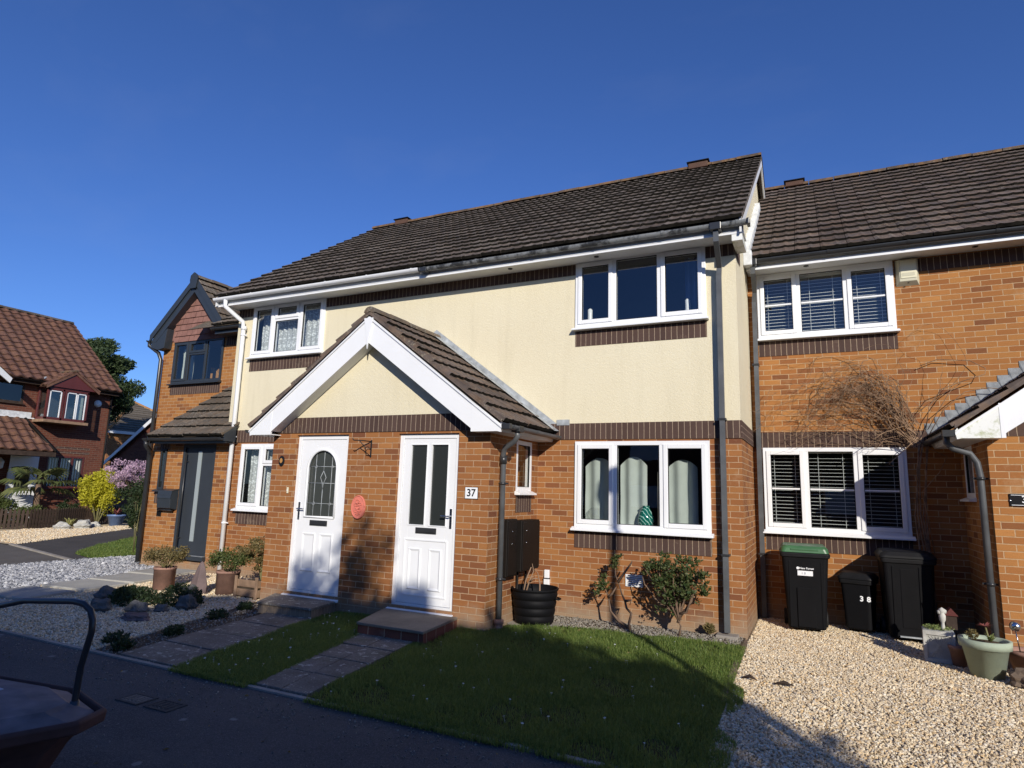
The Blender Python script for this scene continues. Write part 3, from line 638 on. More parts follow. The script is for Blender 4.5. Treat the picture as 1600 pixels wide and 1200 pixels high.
# returns and backs
m = MB(); m.poly([(XR, 0, -0.05), (XR, 8, -0.05), (XR, 8, 2.40), (XR, 0, 2.40)]); m.poly([(XR, 8, -.05), (PX, 8, -.05), (PX, 8, 5), (XR, 8, 5)]); m.build('wall', 'orange_brick', HR)
m = MB(); m.poly([(XR, 0.0, 2.627), (XR, 8, 2.627), (XR, 8, 5.0), (XR, 4, 8.1), (XR, 0.0, 5.05)]); m.build('render', 'cream_render', HR)
m = MB(); m.poly([(XR + 0.013, -0.016, 2.40), (XR + 0.013, 1.52, 2.40), (XR + 0.013, 1.52, 2.622), (XR + 0.013, -0.016, 2.622)]); m.poly([(XR + 0.013, -0.016, 2.40), (XR, 0, 2.40), (XR, 1.52, 2.40), (XR + 0.013, 1.52, 2.40)]); m.poly([(XR, -0.016, 2.40), (XR + 0.013, -0.016, 2.40), (XR + 0.013, -0.016, 2.622), (XR, -0.016, 2.622)]); m.build('soldier_course', 'brown_brick', HR)
m = MB(); m.poly([(XR + 0.01, 0.0, 4.78), (XR + 0.01, 0.45, 4.78), (XR + 0.01, 0.45, 5.2), (XR + 0.01, 0.0, 5.2)]); m.build('soldier_course', 'brown_brick', HR)
m = MB(); m.poly([(XL, 8, -0.05), (XL, 0, -0.05), (XL, 0, 5.05), (XL, 4, 8.1), (XL, 8, 5.0)]); m.poly([(PX, 8, -.05), (XL, 8, -.05), (XL, 8, 5), (PX, 8, 5)]); m.build('wall', 'orange_brick', HL)
# roof
EY, EZ, SL = -0.44, 5.12, 0.698
RY, RZ = 4.0, 5.12 + 0.698 * 4.44
V = Vector((0, 1, SL)).normalized(); LEN = math.hypot(RY - EY, RZ - EZ); NV = 17; G = LEN / NV
for h, a, b in ((HL, XL - 0.17, PX), (HR, PX, XR + 0.14)):
    n = round((b - a) / 0.33); tw = (b - a) / n; m = MB()
    tiled(m, (a, EY - 0.03, EZ - 0.02), (1, 0, 0), V, n, NV, tw, G)
    m.poly([(a, EY, EZ - 0.03), (b, EY, EZ - 0.03), (b, RY, RZ - 0.03), (a, RY, RZ - 0.03)])
    m.poly([(b, 2 * RY - EY, EZ), (a, 2 * RY - EY, EZ), (a, RY, RZ), (b, RY, RZ)])
    r = m.build('roof', ['brown_tile', 'dark_edge'], h)
    m = MB(); ridge(m, (a, RY, RZ - 0.0), (b, RY, RZ - 0.0), 0.1); m.build('ridge_tile_row', 'ridge_tile', r)
    m = MB(); vx = -6.15 if h is HL else 1.12
    m.box(vx - 0.19, vx + 0.19, RY - 0.11, RY + 0.11, RZ - 0.02, RZ + 0.10); m.build('ridge_vent', 'clay_vent', r, bevel=0.01)
    m = MB(); m.box(vx - 0.22, vx + 0.22, RY - 0.14, RY + 0.14, RZ + 0.103, RZ + 0.128); m.build('vent_cap', 'dark_brown_metal', r, bevel=0.01)
    # fascia, soffit
    m = MB(); m.box(a, b, EY + 0.07, EY + 0.095, 4.93, 5.12); m.build('fascia', 'white_fascia', h)
    m = MB(); m.box(a, b, EY + 0.055, 0.0 + 0.0, 4.955, 4.965)
    m.build('soffit', 'white_fascia', h)
    # bright bottom bead of the fascia
    MB().box(a, b, EY + 0.055, EY + 0.069, 4.925, 4.95).build('fascia_bead', 'white_upvc', h)
m = MB(); gutter(m, (XL - 0.17, -0.445, 5.065), (-2.47, -0.445, 5.065)); m.build('gutter', 'white_upvc', HL)
m = MB(); gutter(m, (-2.465, -0.445, 5.055), (XR + 0.2, -0.445, 5.055)); m.build('gutter', 'worn_black', HR)
m = MB(); m.box(-2.42, -2.3, -0.51, -0.385, 4.985, 5.062); m.build('gutter_joint', 'black_plastic', HR, bevel=0.01)
m = MB(); m.box(1.93, 2.07, -0.515, -0.38, 4.97, 5.067); m.build('gutter_outlet', 'black_plastic', HR, bevel=0.008)
m = MB(); m.box(XR + 0.19, XR + 0.225, -0.51, -0.38, 4.985, 5.065); m.build('gutter_stop_end', 'black_plastic', HR, bevel=0.008)
# verges: white bargeboard over the lower neighbour at right
for (y0, z0, y1, z1) in ((EY, EZ, RY, RZ), (2 * RY - EY, EZ, RY, RZ)):
    m = MB(); m.prism([(y0, z0 - 0.2), (y0, z0 - 0.02), (y1, z1 - 0.02), (y1, z1 - 0.2)], 'x', XR + 0.10, XR + 0.125); m.build('bargeboard', 'white_fascia', HR)
    m = MB(); m.prism([(y0, z0 - 0.2), (y0, z0 - 0.02), (y1, z1 - 0.02), (y1, z1 - 0.2)], 'x', XL - 0.155, XL - 0.13); m.build('bargeboard', 'white_fascia', HL)
m = MB(); m.box(XR, XR + 0.125, EY + 0.06, 0.1, 4.84, 4.925); m.box(XR + 0.0, XR + 0.1, EY + 0.097, 0.1, 4.925, 5.1); m.build('box_end', 'mossy_white', HR)
m = MB(); m.box(XL - 0.155, XL, EY + 0.097, 0.1, 4.93, 5.1); m.build('box_end', 'white_fascia', HL)
# mortar/lead stepping along the neighbour's roof
m = MB()
for i in range(14):
    y = 1.15 + i * 0.19; z = 5.2 + (y - 1.1) * 0.7; m.box(XR + 0.003, XR + 0.09, y - 0.1, y + 0.088, z - 0.12, z + 0.085 + 0.015 * (i % 2))
m.build('stepped_flashing', 'pale_lead', HR)
m = MB(); m.box(XR + 0.002, XR + 0.12, 0.97, 1.12, 4.98, 5.2); m.build('flashing', 'pale_lead', HR, bevel=0.01)

# windows
W3 = lambda x0, x1: [x0, x0 + (x1 - x0) * 0.315, x0 + (x1 - x0) * 0.665, x1]
def win3(h, q, kinds, y=0.0, **k):
    e = W3(q[0], q[1]); f = window(h, q[0], q[1], q[2], q[3], y, [(e[0], e[1], kinds[0]), (e[1], e[2], kinds[1]), (e[2], e[3], kinds[2])], **k)
    return f
win3(HL, W36U, ('open', 'top', 'open'), reveal=0.0); room(HL, *W36U, 0.12)
win3(HL, W36L, ('open', 'top', 'open'), reveal=0.0); room(HL, *W36L, 0.12)
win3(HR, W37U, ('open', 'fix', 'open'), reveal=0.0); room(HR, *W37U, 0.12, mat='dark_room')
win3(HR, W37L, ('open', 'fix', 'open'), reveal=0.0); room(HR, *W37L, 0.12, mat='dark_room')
drape('net_curtain', 'white patterned net curtain behind the upstairs window of the left cream house', W36U[0] + 0.06, W36U[1] - 0.06, W36U[2], W36U[3] - 0.1, 0.17, 'lace', 0.02, 14, cat='net curtain')
drape('net_curtain', 'white patterned net curtain behind the ground-floor window left of the porch', W36L[0] + 0.06, W36L[1] - 0.06, W36L[2], W36L[3] - 0.08, 0.17, 'lace', 0.02, 14, cat='net curtain')
G1 = 'grey-green curtains in the big ground-floor window'
drape('curtain', 'pale scalloped curtain in the left pane, behind the glass bowl', 0.06, 0.47, 1.2, 2.16, 0.26, 'curtain_cloth', 0.028, 2, scallop=0.12, group=G1)
drape('curtain', 'pale scalloped curtain hanging left of the green glass vase', 0.56, 0.93, 1.2, 2.18, 0.28, 'curtain_cloth', 0.028, 2, scallop=0.12, group=G1)
drape('curtain', 'pale scalloped curtain in the right pane of the window with the green vase', 1.22, 1.60, 1.2, 2.14, 0.26, 'curtain_cloth', 0.025, 2, scallop=0.10, group=G1)
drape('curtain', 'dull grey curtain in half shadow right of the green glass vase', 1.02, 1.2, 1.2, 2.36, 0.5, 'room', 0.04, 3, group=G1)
drape('curtain', 'dark blue curtain at the right side of the upstairs window under the black gutter', 1.47, 1.78, 3.8, 4.95, 0.34, 'blue_curtain', 0.035, 4)
for (x, lb) in ((0.12, 'narrow white curtain edge in the left pane upstairs'), (1.52, 'narrow white curtain edge in the right pane upstairs')):
    m = MB(); m.lathe([(0.0, 0), (0.04, 0), (0.042, 0.1), (0.035, 0.25), (0.036, 0.34), (0.02, 0.36), (0.0, 0.362)], (x, 0.22, 3.97), 12); tag(m.build('ornament', 'white_upvc'), lb, 'ornament')  # rounded upright that stands for a curtain edge
t = thing('glass_bowl', 'clear round glass bowl on the sill in the left ground-floor pane', 'bowl', (0.22, 0.24, 1.24))
m = MB(); m.lathe([(0.0, 0), (0.06, 0.0), (0.10, 0.04), (0.125, 0.11), (0.11, 0.19), (0.07, 0.235)], (0.22, 0.24, 1.24), 24); m.build('bowl', 'clear_bulb', t)
t = thing('vase', 'green glass vase with white swirls standing on the sill', 'vase', (0.93, 0.22, 1.24))
m = MB(); m.lathe([(0.0, 0), (0.075, 0.0), (0.10, 0.05), (0.105, 0.12), (0.08, 0.20), (0.048, 0.255), (0.045, 0.275), (0.055, 0.285)], (0.93, 0.2, 1.24), 24); m.build('body', 'green_glass', t)
for h, q in ((HR, W37L), (HL, W36L), (HR, W37U), (HL, W36U)):
    MB().box(q[0], q[1], 0.05, 0.34, q[2] + 0.02, q[2] + 0.06).build('inner_sill', 'white_fascia', h)

# ---- porch block shared by the two houses
PY = -1.475; PXL, PXR = -4.15, -0.564
D1 = (-3.70, -2.76, 0.20, DZ); D2 = (-1.925, -1.005, 0.20, DZ)
AX, AZ_ = -2.375, 4.03; EXR, EXL, EZP = -0.31, -4.44, 2.50
def gz(x): return AZ_ - abs(x - AX) * (AZ_ - EZP) / (EXR - AX) - 0.10
for h, a, b, dh in ((HL, PXL, PX, D1), (HR, PX, PXR, D2)):
    hole = (dh[0], dh[1], 0.22, DZ)
    MB().wall(a, b, -0.05, 2.40, PY, [hole], 0.11).build('porch_wall', 'orange_brick', h)
    m = MB(); m.poly([(a, PY - 0.014, 2.40), (b, PY - 0.014, 2.40), (b, PY - 0.014, 2.618), (a, PY - 0.014, 2.618)]); m.poly([(a, PY - 0.014, 2.40), (b, PY - 0.014, 2.40), (b, PY + 0.01, 2.40), (a, PY + 0.01, 2.40)]); m.build('porch_soldier_course', 'soldier_brick', h)
    m = MB(); m.poly([(a, PY - 0.004, 2.62), (b, PY - 0.004, 2.62), (b, PY - 0.004, gz(b)), (AX, PY - 0.004, gz(AX)), (a, PY - 0.004, gz(a))][:5] if h is HL else [(a, PY - 0.004, 2.62), (b, PY - 0.004, 2.62), (b, PY - 0.004, gz(b)), (a, PY - 0.004, gz(a))]); m.build('porch_gable', 'cream_render', h)
SW = (-0.72, -0.22, 1.62, 2.34)    # small side window of the porch, along y
m = MB(Matrix(((0, -1, 0, PXR), (1, 0, 0, 0), (0, 0, 1, 0), (0, 0, 0, 1)))); m.wall(PY, 0.0, -0.05, 2.62, 0.0, [SW], 0.1); m.build('porch_side_wall', 'orange_brick', HR)
XFS = Matrix(((0, -1, 0, PXR), (1, 0, 0, 0), (0, 0, 1, 0), (0, 0, 0, 1)))
window(HR, *SW, 0.0, [(SW[0], SW[1], 'fix')], xf=XFS, reveal=0.03, name='side_window'); room(HR, *SW, 0.13, 0.5, xf=XFS)
m = MB(XFS); m.wall(SW[0], SW[1], SW[2] - 0.225, SW[2] - 0.002, -0.006, (), 0); m.build('soldier_course', 'soldier_brick', HR)
m = MB(); m.poly([(PXL, 0, -0.05), (PXL, PY, -0.05), (PXL, PY, 2.62), (PXL, 0, 2.62)]); m.build('porch_side_wall', 'orange_brick', HL)
# porch roof slopes
SLN = (AZ_ - EZP) / (EXR - AX); PL = math.hypot(EXR - AX, AZ_ - EZP)
for h, sg, ex in ((HR, 1, EXR), (HL, -1, EXL)):
    m = MB(); nv = 8; g = PL / nv; y0, y1 = -1.69, 0.0; n = 5; tw = (y1 - y0) / n
    vv = Vector((-sg * (EXR - AX), 0, AZ_ - EZP)).normalized(); uu = Vector((0, 1, 0)) if sg > 0 else Vector((0, -1, 0))
    tiled(m, (ex + sg * 0.02, y0 if sg > 0 else y1, EZP - 0.015), uu, vv, n, nv, tw, g)
    m.poly([(ex, y0 + 0.02, EZP - 0.02), (ex, y1, EZP - 0.02), (AX, y1, AZ_ - 0.02), (AX, y0 + 0.02, AZ_ - 0.02)])
    # verge edge of the tiles
    m.prism([(ex, EZP - 0.03), (ex, EZP + 0.02), (AX, AZ_ + 0.0), (AX, AZ_ - 0.05)], 'y', y0 + 0.0, y0 + 0.03)
    r = m.build('porch_roof', ['brown_tile_b', 'dark_edge'], h)
    # barge board with box end
    bw = 0.36; by = -1.665; x_in = AX
    xe = ex - sg * 0.0
    zt = lambda x: AZ_ - 0.075 - abs(x - AX) * SLN
    xb = ex - sg * 0.42
    m = MB(); m.prism([(AX, zt(AX)), (AX, zt(AX) - bw), (xb, zt(xb) - bw * 0.92), (xb, zt(xb))], 'y', by - 0.012, by + 0.012); m.build('bargeboard', 'white_upvc', h)
    m = MB(); zb = 2.365; m.prism([(xb, zt(xb) - 0.0), (ex, zt(ex) + 0.01), (ex - sg * 0.015, zt(ex) - 0.07), (ex - sg * 0.06, zb), (xb, zb)], 'y', by - 0.016, by + 0.012); m.build('box_end', 'white_upvc', h)
    m = MB(); m.prism([(AX, zt(AX) - 0.03), (AX, zt(AX) - 0.005), (xe, zt(xe) + 0.0), (xe, zt(xe) - 0.025)], 'y', by - 0.03, by - 0.017); m.build('verge_trim', 'white_upvc', h)
    # soffit under the overhang of the gable and the eaves
    m = MB(); m.prism([(AX, zt(AX) - bw + 0.012), (AX, zt(AX) - bw + 0.022), (xb, zt(xb) - bw * 0.92 + 0.022), (xb, zt(xb) - bw * 0.92 + 0.012)], 'y', by + 0.012, PY - 0.004)
    xw = PXR if sg > 0 else PXL
    m.box(min(ex - sg * 0.06, xw), max(ex - sg * 0.06, xw), by + 0.012, 0.0, zb, zb + 0.012)
    m.box(min(xb, xw), max(xb, xw), by + 0.012, PY, zb, zb + 0.012); m.build('porch_soffit', 'white_fascia', h)
    xf_ = ex - sg * 0.06
    m = MB(); m.prism([(xf_, zb), (xf_ + sg * 0.018, zb), (ex + sg * 0.0, EZP - 0.06), (ex - sg * 0.03, EZP - 0.02)], 'y', by + 0.012, 0.0); m.build('porch_fascia', 'white_fascia', h)
    m = MB(); gx = ex + sg * 0.055; gutter(m, (gx, by - 0.0, EZP - 0.055), (gx, -0.02, EZP - 0.055), 0.052, 0.75); m.build('porch_gutter', 'grey_pipe' if sg > 0 else 'black_plastic', h)
    if sg > 0:
        m = MB(); m.box(gx - 0.06, gx + 0.06, by - 0.025, by + 0.03, EZP - 0.115, EZP - 0.045); m.build('gutter_stop_end', 'black_plastic', h, bevel=0.008); m = MB(); m.box(gx - 0.06, gx + 0.06, -1.42, -1.29, EZP - 0.12, EZP - 0.048); m.build('gutter_outlet', 'black_plastic', h, bevel=0.008)
m = MB(); ridge(m, (AX, -1.69, AZ_ - 0.02), (AX, 0.0, AZ_ - 0.02), 0.095, 0.42); m.build('ridge_tile_row', 'grey_tile', HR)
m = MB(); m.prism([(AX - 0.075, AZ_ - 0.10), (AX - 0.012, 3.60), (AX, 3.50), (AX + 0.012, 3.60), (AX + 0.075, AZ_ - 0.10)], 'y', -1.70, -1.675); m.build('gable_finial', 'white_upvc', HR, bevel=0.003)
# lead flashing up the slopes against the wall
for h, sg, ex in ((HR, 1, EXR), (HL, -1, EXL)):
    m = MB(); a = AZ_ + 0.145; n = 9
    for i in range(n):
        xa = AX + (ex + sg * 0.06 - AX) * i / n; xb2 = AX + (ex + sg * 0.06 - AX) * (i + 1.04) / n; za = a - abs(xa - AX) * SLN; zb2 = a - abs(xb2 - AX) * SLN; o = 0.001 * (i % 2)
        m.faces([(xa, -0.010 - o, za), (xb2, -0.012 - o, zb2), (xb2, -0.012 - o, zb2 - 0.075), (xa, -0.010 - o, za - 0.075), (xa - 0.0, -0.19, za - 0.085), (xb2, -0.19, zb2 - 0.085)], [(0, 1, 2, 3), (3, 2, 5, 4)])
    m.build('lead_flashing', 'lead', h)
m = MB(); m.box(EXR + 0.03, EXR + 0.22, -0.022, -0.008, 2.60, 2.68); m.build('lead_flashing', 'lead', HR)
MB().box(PX - 0.35, PX + 0.1, -0.05, 0.0, 4.06, 4.16).build('flashing_cap', 'lead', HR) if False else None

# ---- doors
def upvc_door(h, q, y, kind):
    x0, x1, z0, z1 = q; f = 0.062; yf = y + 0.02; yb = y + 0.1
    m = MB(); m.box(x0, x0 + f, yf, yb, z0, z1); m.box(x1 - f, x1, yf, yb, z0, z1); m.box(x0 + f, x1 - f, yf, yb, z1 - f, z1); m.box(x0 + f, x1 - f, yf, yb, z0, z0 + 0.05)
    fr = m.build('door', 'white_upvc', h, bevel=0.004)
    m = MB(); m.prism([(yf - 0.075, z0 - 0.045), (yb, z0 - 0.045), (yb, z0), (yf - 0.0, z0), (yf - 0.075, z0 - 0.02)], 'x', x0 - 0.03, x1 + 0.015); m.build('threshold', 'white_upvc', fr, bevel=0.004)
    a, b, c, d = x0 + f + 0.004, x1 - f - 0.004, z0 + 0.055, z1 - f - 0.004; yl = yf + 0.012
    m = MB()
    if kind == 'arch':
        cx = (a + b) / 2 + 0.0; gw = 0.265; gz0 = 1.235; gzt = 2.165; sp = gzt - gw; m.box(a, b, yl, yl + 0.05, c, gz0); m.box(a, cx - gw, yl, yl + 0.05, gz0, sp); m.box(cx + gw, b, yl, yl + 0.05, gz0, sp)
        n = 20; arc = [(cx + gw * math.cos(math.pi * i / n), sp + gw * math.sin(math.pi * i / n)) for i in range(n + 1)]
        def outer(p):
            dx, dz = p[0] - cx, p[1] - sp; L = []
            if dx > 1e-6: L.append((b - cx) / dx)
            if dx < -1e-6: L.append((a - cx) / dx)
            if dz > 1e-6: L.append((d - sp) / dz)
            k_ = min(L); return (cx + dx * k_, sp + dz * k_)
        ou = [outer(p) for p in arc]
        for i in range(n):
            m.poly([(arc[i][0], yl, arc[i][1]), (ou[i][0], yl, ou[i][1]), (ou[i + 1][0], yl, ou[i + 1][1]), (arc[i + 1][0], yl, arc[i + 1][1])])
            m.poly([(arc[i][0], yl, arc[i][1]), (arc[i + 1][0], yl, arc[i + 1][1]), (arc[i + 1][0], yl + 0.04, arc[i + 1][1]), (arc[i][0], yl + 0.04, arc[i][1])])
        for sx in (a, b): m.poly([(sx, yl, d), (cx + (sx - cx) * 0.62, yl, d), (ou[0][0] if sx == b else ou[n][0], yl, sp)]) if False else None
        # top corners left by the fan
        for sx, idx in ((b, 0), (a, n)):
            pass
        m.box(a, b, yl + 0.012, yl + 0.05, sp + gw + 0.02, d)
        leaf = m.build('leaf', 'white_upvc', fr)
        mo = MB(); ring = [(cx + gw * 1.0, gz0), *arc, (cx - gw, gz0)]; mo.tube([(x, yl - 0.004, z) for x, z in ring + [ring[0]]], 0.018, 8); mo.build('moulding', 'white_upvc', leaf)
        g = MB(); g.poly([(x, yl + 0.03, z) for x, z in [(cx - gw, gz0), (cx + gw, gz0), *arc[1:-1]]]); g.build('arched_pane', 'arch_pane', leaf)
        ld = MB(); yy = yl + 0.026; r = 0.0045
        for xo in (-0.145, 0.0, 0.145):
            zt = sp + math.sqrt(gw * gw - xo * xo); zs = 1.48 if xo == 0 else gz0
            ld.tube([(cx + xo, yy, gz0), (cx + xo, yy, zt)], r, 5) if xo else (ld.tube([(cx, yy, gz0), (cx, yy, 1.62)], r, 5), ld.tube([(cx, yy, 1.87), (cx, yy, zt)], r, 5))
        for zz in (1.42, 1.70, 1.93):
            hw = gw if zz < sp else math.sqrt(max(gw * gw - (zz - sp) ** 2, 0)); ld.tube([(cx - hw, yy, zz), (cx + hw, yy, zz)], r, 5)
        for s_ in (-1, 1):
            ld.tube([(cx, yy, 1.87), (cx + s_ * 0.05, yy, 1.78), (cx + s_ * 0.012, yy, 1.70), (cx, yy, 1.62)], r, 5)
            for zz in (1.42, 1.93): ld.tube([(cx + s_ * 0.145 + 0.028 * math.cos(t), yy, zz + 0.028 * math.sin(t)) for t in [math.pi / 2 * i for i in range(5)]], r * 0.8, 5)
        ld.build('leading', 'lead', leaf)
        pans = [(cx - 0.275, cx - 0.035, 0.50, 1.02), (cx + 0.035, cx + 0.275, 0.50, 1.02)]; lpz = 1.155; hx = a + 0.035
    else:
        gl = [(a + 0.115, a + 0.355), (b - 0.355, b - 0.115)]; gz0, gz1 = 1.215, 2.225
        m.box(a, gl[0][0], yl, yl + 0.05, c, d); m.box(gl[1][1], b, yl, yl + 0.05, c, d); m.box(gl[0][0], gl[1][1], yl, yl + 0.05, c, gz0); m.box(gl[0][0], gl[1][1], yl, yl + 0.05, gz1, d); m.box(gl[0][1], gl[1][0], yl, yl + 0.05, gz0, gz1)
        leaf = m.build('leaf', 'white_upvc', fr, bevel=0.002)
        for p, q_ in gl:
            MB().box(p, q_, yl + 0.022, yl + 0.028, gz0, gz1).build('glazed_panel', 'obscure_glass', leaf)
            e = MB()
            for (u0, u1, w0, w1) in ((p - 0.012, p, gz0 - 0.012, gz1 + 0.012), (q_, q_ + 0.012, gz0 - 0.012, gz1 + 0.012), (p, q_, gz1, gz1 + 0.012), (p, q_, gz0 - 0.012, gz0)): e.box(u0, u1, yl - 0.008, yl + 0.002, w0, w1)
            e.build('moulding', 'white_upvc', leaf, bevel=0.003)
        e = MB(); r0, r1, s0, s1 = a + 0.07, b - 0.07, c + 0.09, 1.04
        for (u0, u1, w0, w1) in ((r0, r0 + 0.022, s0, s1), (r1 - 0.022, r1, s0, s1), (r0 + 0.022, r1 - 0.022, s1 - 0.022, s1), (r0 + 0.022, r1 - 0.022, s0, s0 + 0.022)): e.box(u0, u1, yl - 0.010, yl + 0.002, w0, w1)
        e.build('moulding', 'white_upvc', leaf, bevel=0.004)
        cx = (a + b) / 2; pans = [(cx - 0.25, cx - 0.055, 0.42, 0.93), (cx + 0.055, cx + 0.25, 0.42, 0.93)]; lpz = 1.145; hx = b - 0.035
    for (p0, p1, s0, s1) in pans:
        e = MB(); yq = yl - 0.001
        e.faces([(p0, yq, s0), (p1, yq, s0), (p1, yq, s1), (p0, yq, s1), (p0 + 0.014, yq - 0.014, s0 + 0.014), (p1 - 0.014, yq - 0.014, s0 + 0.014), (p1 - 0.014, yq - 0.014, s1 - 0.014), (p0 + 0.014, yq - 0.014, s1 - 0.014),
                 (p0 + 0.04, yq - 0.004, s0 + 0.04), (p1 - 0.04, yq - 0.004, s0 + 0.04), (p1 - 0.04, yq - 0.004, s1 - 0.04), (p0 + 0.04, yq - 0.004, s1 - 0.04)],
                [(0, 1, 5, 4), (1, 2, 6, 5), (2, 3, 7, 6), (3, 0, 4, 7), (4, 5, 9, 8), (5, 6, 10, 9), (6, 7, 11, 10), (7, 4, 8, 11), (8, 9, 10, 11)]); e.build('moulded_panel', 'white_upvc', leaf)
    e = MB(); e.box(cx - 0.155, cx + 0.155, yl - 0.012, yl, lpz - 0.037, lpz + 0.037); e.box(cx - 0.135, cx + 0.135, yl - 0.02, yl - 0.012, lpz - 0.02, lpz + 0.02); e.build('letter_plate', 'black_plastic', fr, bevel=0.004)
    sg = 1 if kind == 'arch' else -1
    e = MB(); e.box(hx - 0.016, hx + 0.016, yl - 0.012, yl, 1.19, 1.43); e.tube([(hx, yl - 0.01, 1.34), (hx, yl - 0.055, 1.34), (hx + sg * 0.12, yl - 0.055, 1.34)], 0.009, 8); e.build('handle', 'chrome', fr, bevel=0.004)
k = NT('arch_pane'); sepz = k.n('ShaderNodeSeparateXYZ'); k.l(k.coord('Object'), sepz.inputs[0])
k.col((0.05, 0.055, 0.05)); k.set(0.1, 0.7); k.bump(k.noise(60, 3), 0.5, 0.004)
upvc_door(HL, D1, PY + 0.02, 'arch'); upvc_door(HR, D2, PY + 0.02, 'panel')
# brick sills under the doors, weathered lower bricks
for h, a, b in ((HL, D1[0], D1[1]), (HR, D2[0], D2[1])): MB().box(a, b, PY + 0.03, PY + 0.1, 0.05, 0.155).build('sill_brick', 'orange_brick', h)

# ---- downpipes
def pipe(h, path, r, mat, n=10, clips=(), name='downpipe', square=False):
    m = MB(); m.tube(path, r * (1.25 if square else 1.0), 4 if square else n, smooth=not square); p = m.build(name, mat, h)
    for (x, y, z) in clips:
        q = MB()
        if square: q.box(x - r - 0.012, x + r + 0.012, y - r - 0.006, y + r + 0.05, z - 0.013, z + 0.013)
        else: q.lathe([(r + 0.001, -0.016), (r + 0.009, -0.016), (r + 0.009, 0.016), (r + 0.001, 0.016)], (x, y, z), 14); q.box(x - r - 0.035, x + r + 0.035, y + r * 0.3, y + r * 0.3 + 0.01, z - 0.01, z + 0.01)
        q.build('pipe_clip', 'black_plastic' if mat != 'white_upvc' else mat, p)
    return p
pipe(HR, [(2.0, -0.445, 4.98), (2.0, -0.445, 4.85), (1.985, -0.10, 4.62), (1.975, -0.085, 4.5), (1.965, -0.08, 0.09)], 0.036, 'grey_pipe', clips=[(1.97, -0.08, z) for z in (2.63, 0.98)], square=True)
m = MB(); m.box(1.84, 2.09, -0.19, 0.0, 0.0, 0.07); m.build('gully', 'concrete', HR, bevel=0.01)
pipe(HL, [(-6.78, -0.445, 5.02), (-6.78, -0.445, 4.90), (-6.68, -0.10, 4.68), (-6.66, -0.085, 4.5), (-6.66, -0.08, 0.12)], 0.04, 'white_upvc', clips=[(-6.66, -0.08, z) for z in (4.42, 2.5, 0.95)])
m = MB(); m.lathe([(0.04, 0.0), (0.052, 0.0), (0.052, 0.07), (0.04, 0.07)], (-6.66, -0.08, 4.52), 14); m.build('pipe_socket', 'white_upvc', HL)
pipe(HR, [(-0.255, -1.355, 2.40), (-0.255, -1.355, 2.33), (-0.30, -1.34, 2.27), (-0.46, -1.27, 2.20), (-0.495, -1.25, 2.13), (-0.50, -1.23, 2.02), (-0.50, -1.23, 0.13)], 0.034, 'grey_pipe', clips=[(-0.50, -1.23, z) for z in (1.76, 0.62)])
m = MB(); m.lathe([(0.036, 0.1), (0.046, 0.1), (0.046, 0.0), (0.036, 0.0)], (-0.50, -1.23, 2.0), 14); m.build('pipe_socket', 'black_plastic', HR)
m = MB(); m.lathe([(0.045, 0.0), (0.062, 0.0), (0.066, 0.05), (0.052, 0.06), (0.052, 0.09), (0.062, 0.10), (0.062, 0.14), (0.04, 0.15)], (-0.50, -1.23, 0.01), 18); m.build('clay_collar', 'terracotta', HR)
m = MB(); m.tube([(-3.55, -0.445, 0), (-3.55, -0.445, 0.01)], 0.001, 4)

# ---- things fixed to the cream houses
S_ = PY
t = thing('house_number_sign', 'white tile reading 37 on the brickwork beside the right-hand door', 'number sign', (-0.797, S_, 1.632))
MB().box(-0.882, -0.712, S_ - 0.014, S_, 1.565, 1.70).build('tile', 'sticker_white', t, bevel=0.004)
MB().box(-0.887, -0.707, S_ - 0.008, S_ - 0.0, 1.56, 1.705).build('edge', 'anthracite', t)
text_part('number', '37', 0.125, (-0.797, S_ - 0.0145, 1.632), t, 'sign_black', bold=0.002)
t = thing('oval_plaque', 'oval terracotta-pink relief plaque between the two white doors', 'plaque', (-2.50, S_, 1.40))
def oval(cx, cz, a, b, n=28): return [(cx + a * math.cos(2 * math.pi * i / n), cz + b * math.sin(2 * math.pi * i / n)) for i in range(n)]
MB().prism(oval(-2.505, 1.40, 0.115, 0.155), 'y', S_ - 0.022, S_ - 0.002).build('plate', 'pink_plaque', t, bevel=0.004)
m = MB(); o_ = oval(-2.505, 1.40, 0.107, 0.147); m.tube([(x, S_ - 0.024, z) for x, z in o_ + o_[:1]], 0.007, 6); m.build('rim', 'pink_plaque', t)
m = MB()
for (dx, dz, a, b) in ((-0.01, 0.07, 0.03, 0.028), (0.03, 0.04, 0.03, 0.018), (-0.035, 0.03, 0.03, 0.016), (0.0, -0.005, 0.045, 0.02), (0.03, -0.04, 0.03, 0.02), (-0.03, -0.05, 0.026, 0.016), (0.0, -0.085, 0.035, 0.013)):
    m.tube([(x, S_ - 0.026, z) for x, z in oval(-2.505 + dx, 1.40 + dz, a, b, 12) + oval(-2.505 + dx, 1.40 + dz, a, b, 12)[:1]], 0.006, 5)
m.build('relief', 'pink_plaque', t)
t = thing('hanging_basket_bracket', 'small black iron hanging basket bracket above the pink plaque', 'bracket', (-2.37, S_, 2.18))
m = MB(); m.box(-2.375, -2.355, S_ - 0.008, S_, 2.06, 2.29); m.build('back_plate', 'trellis_black', t)
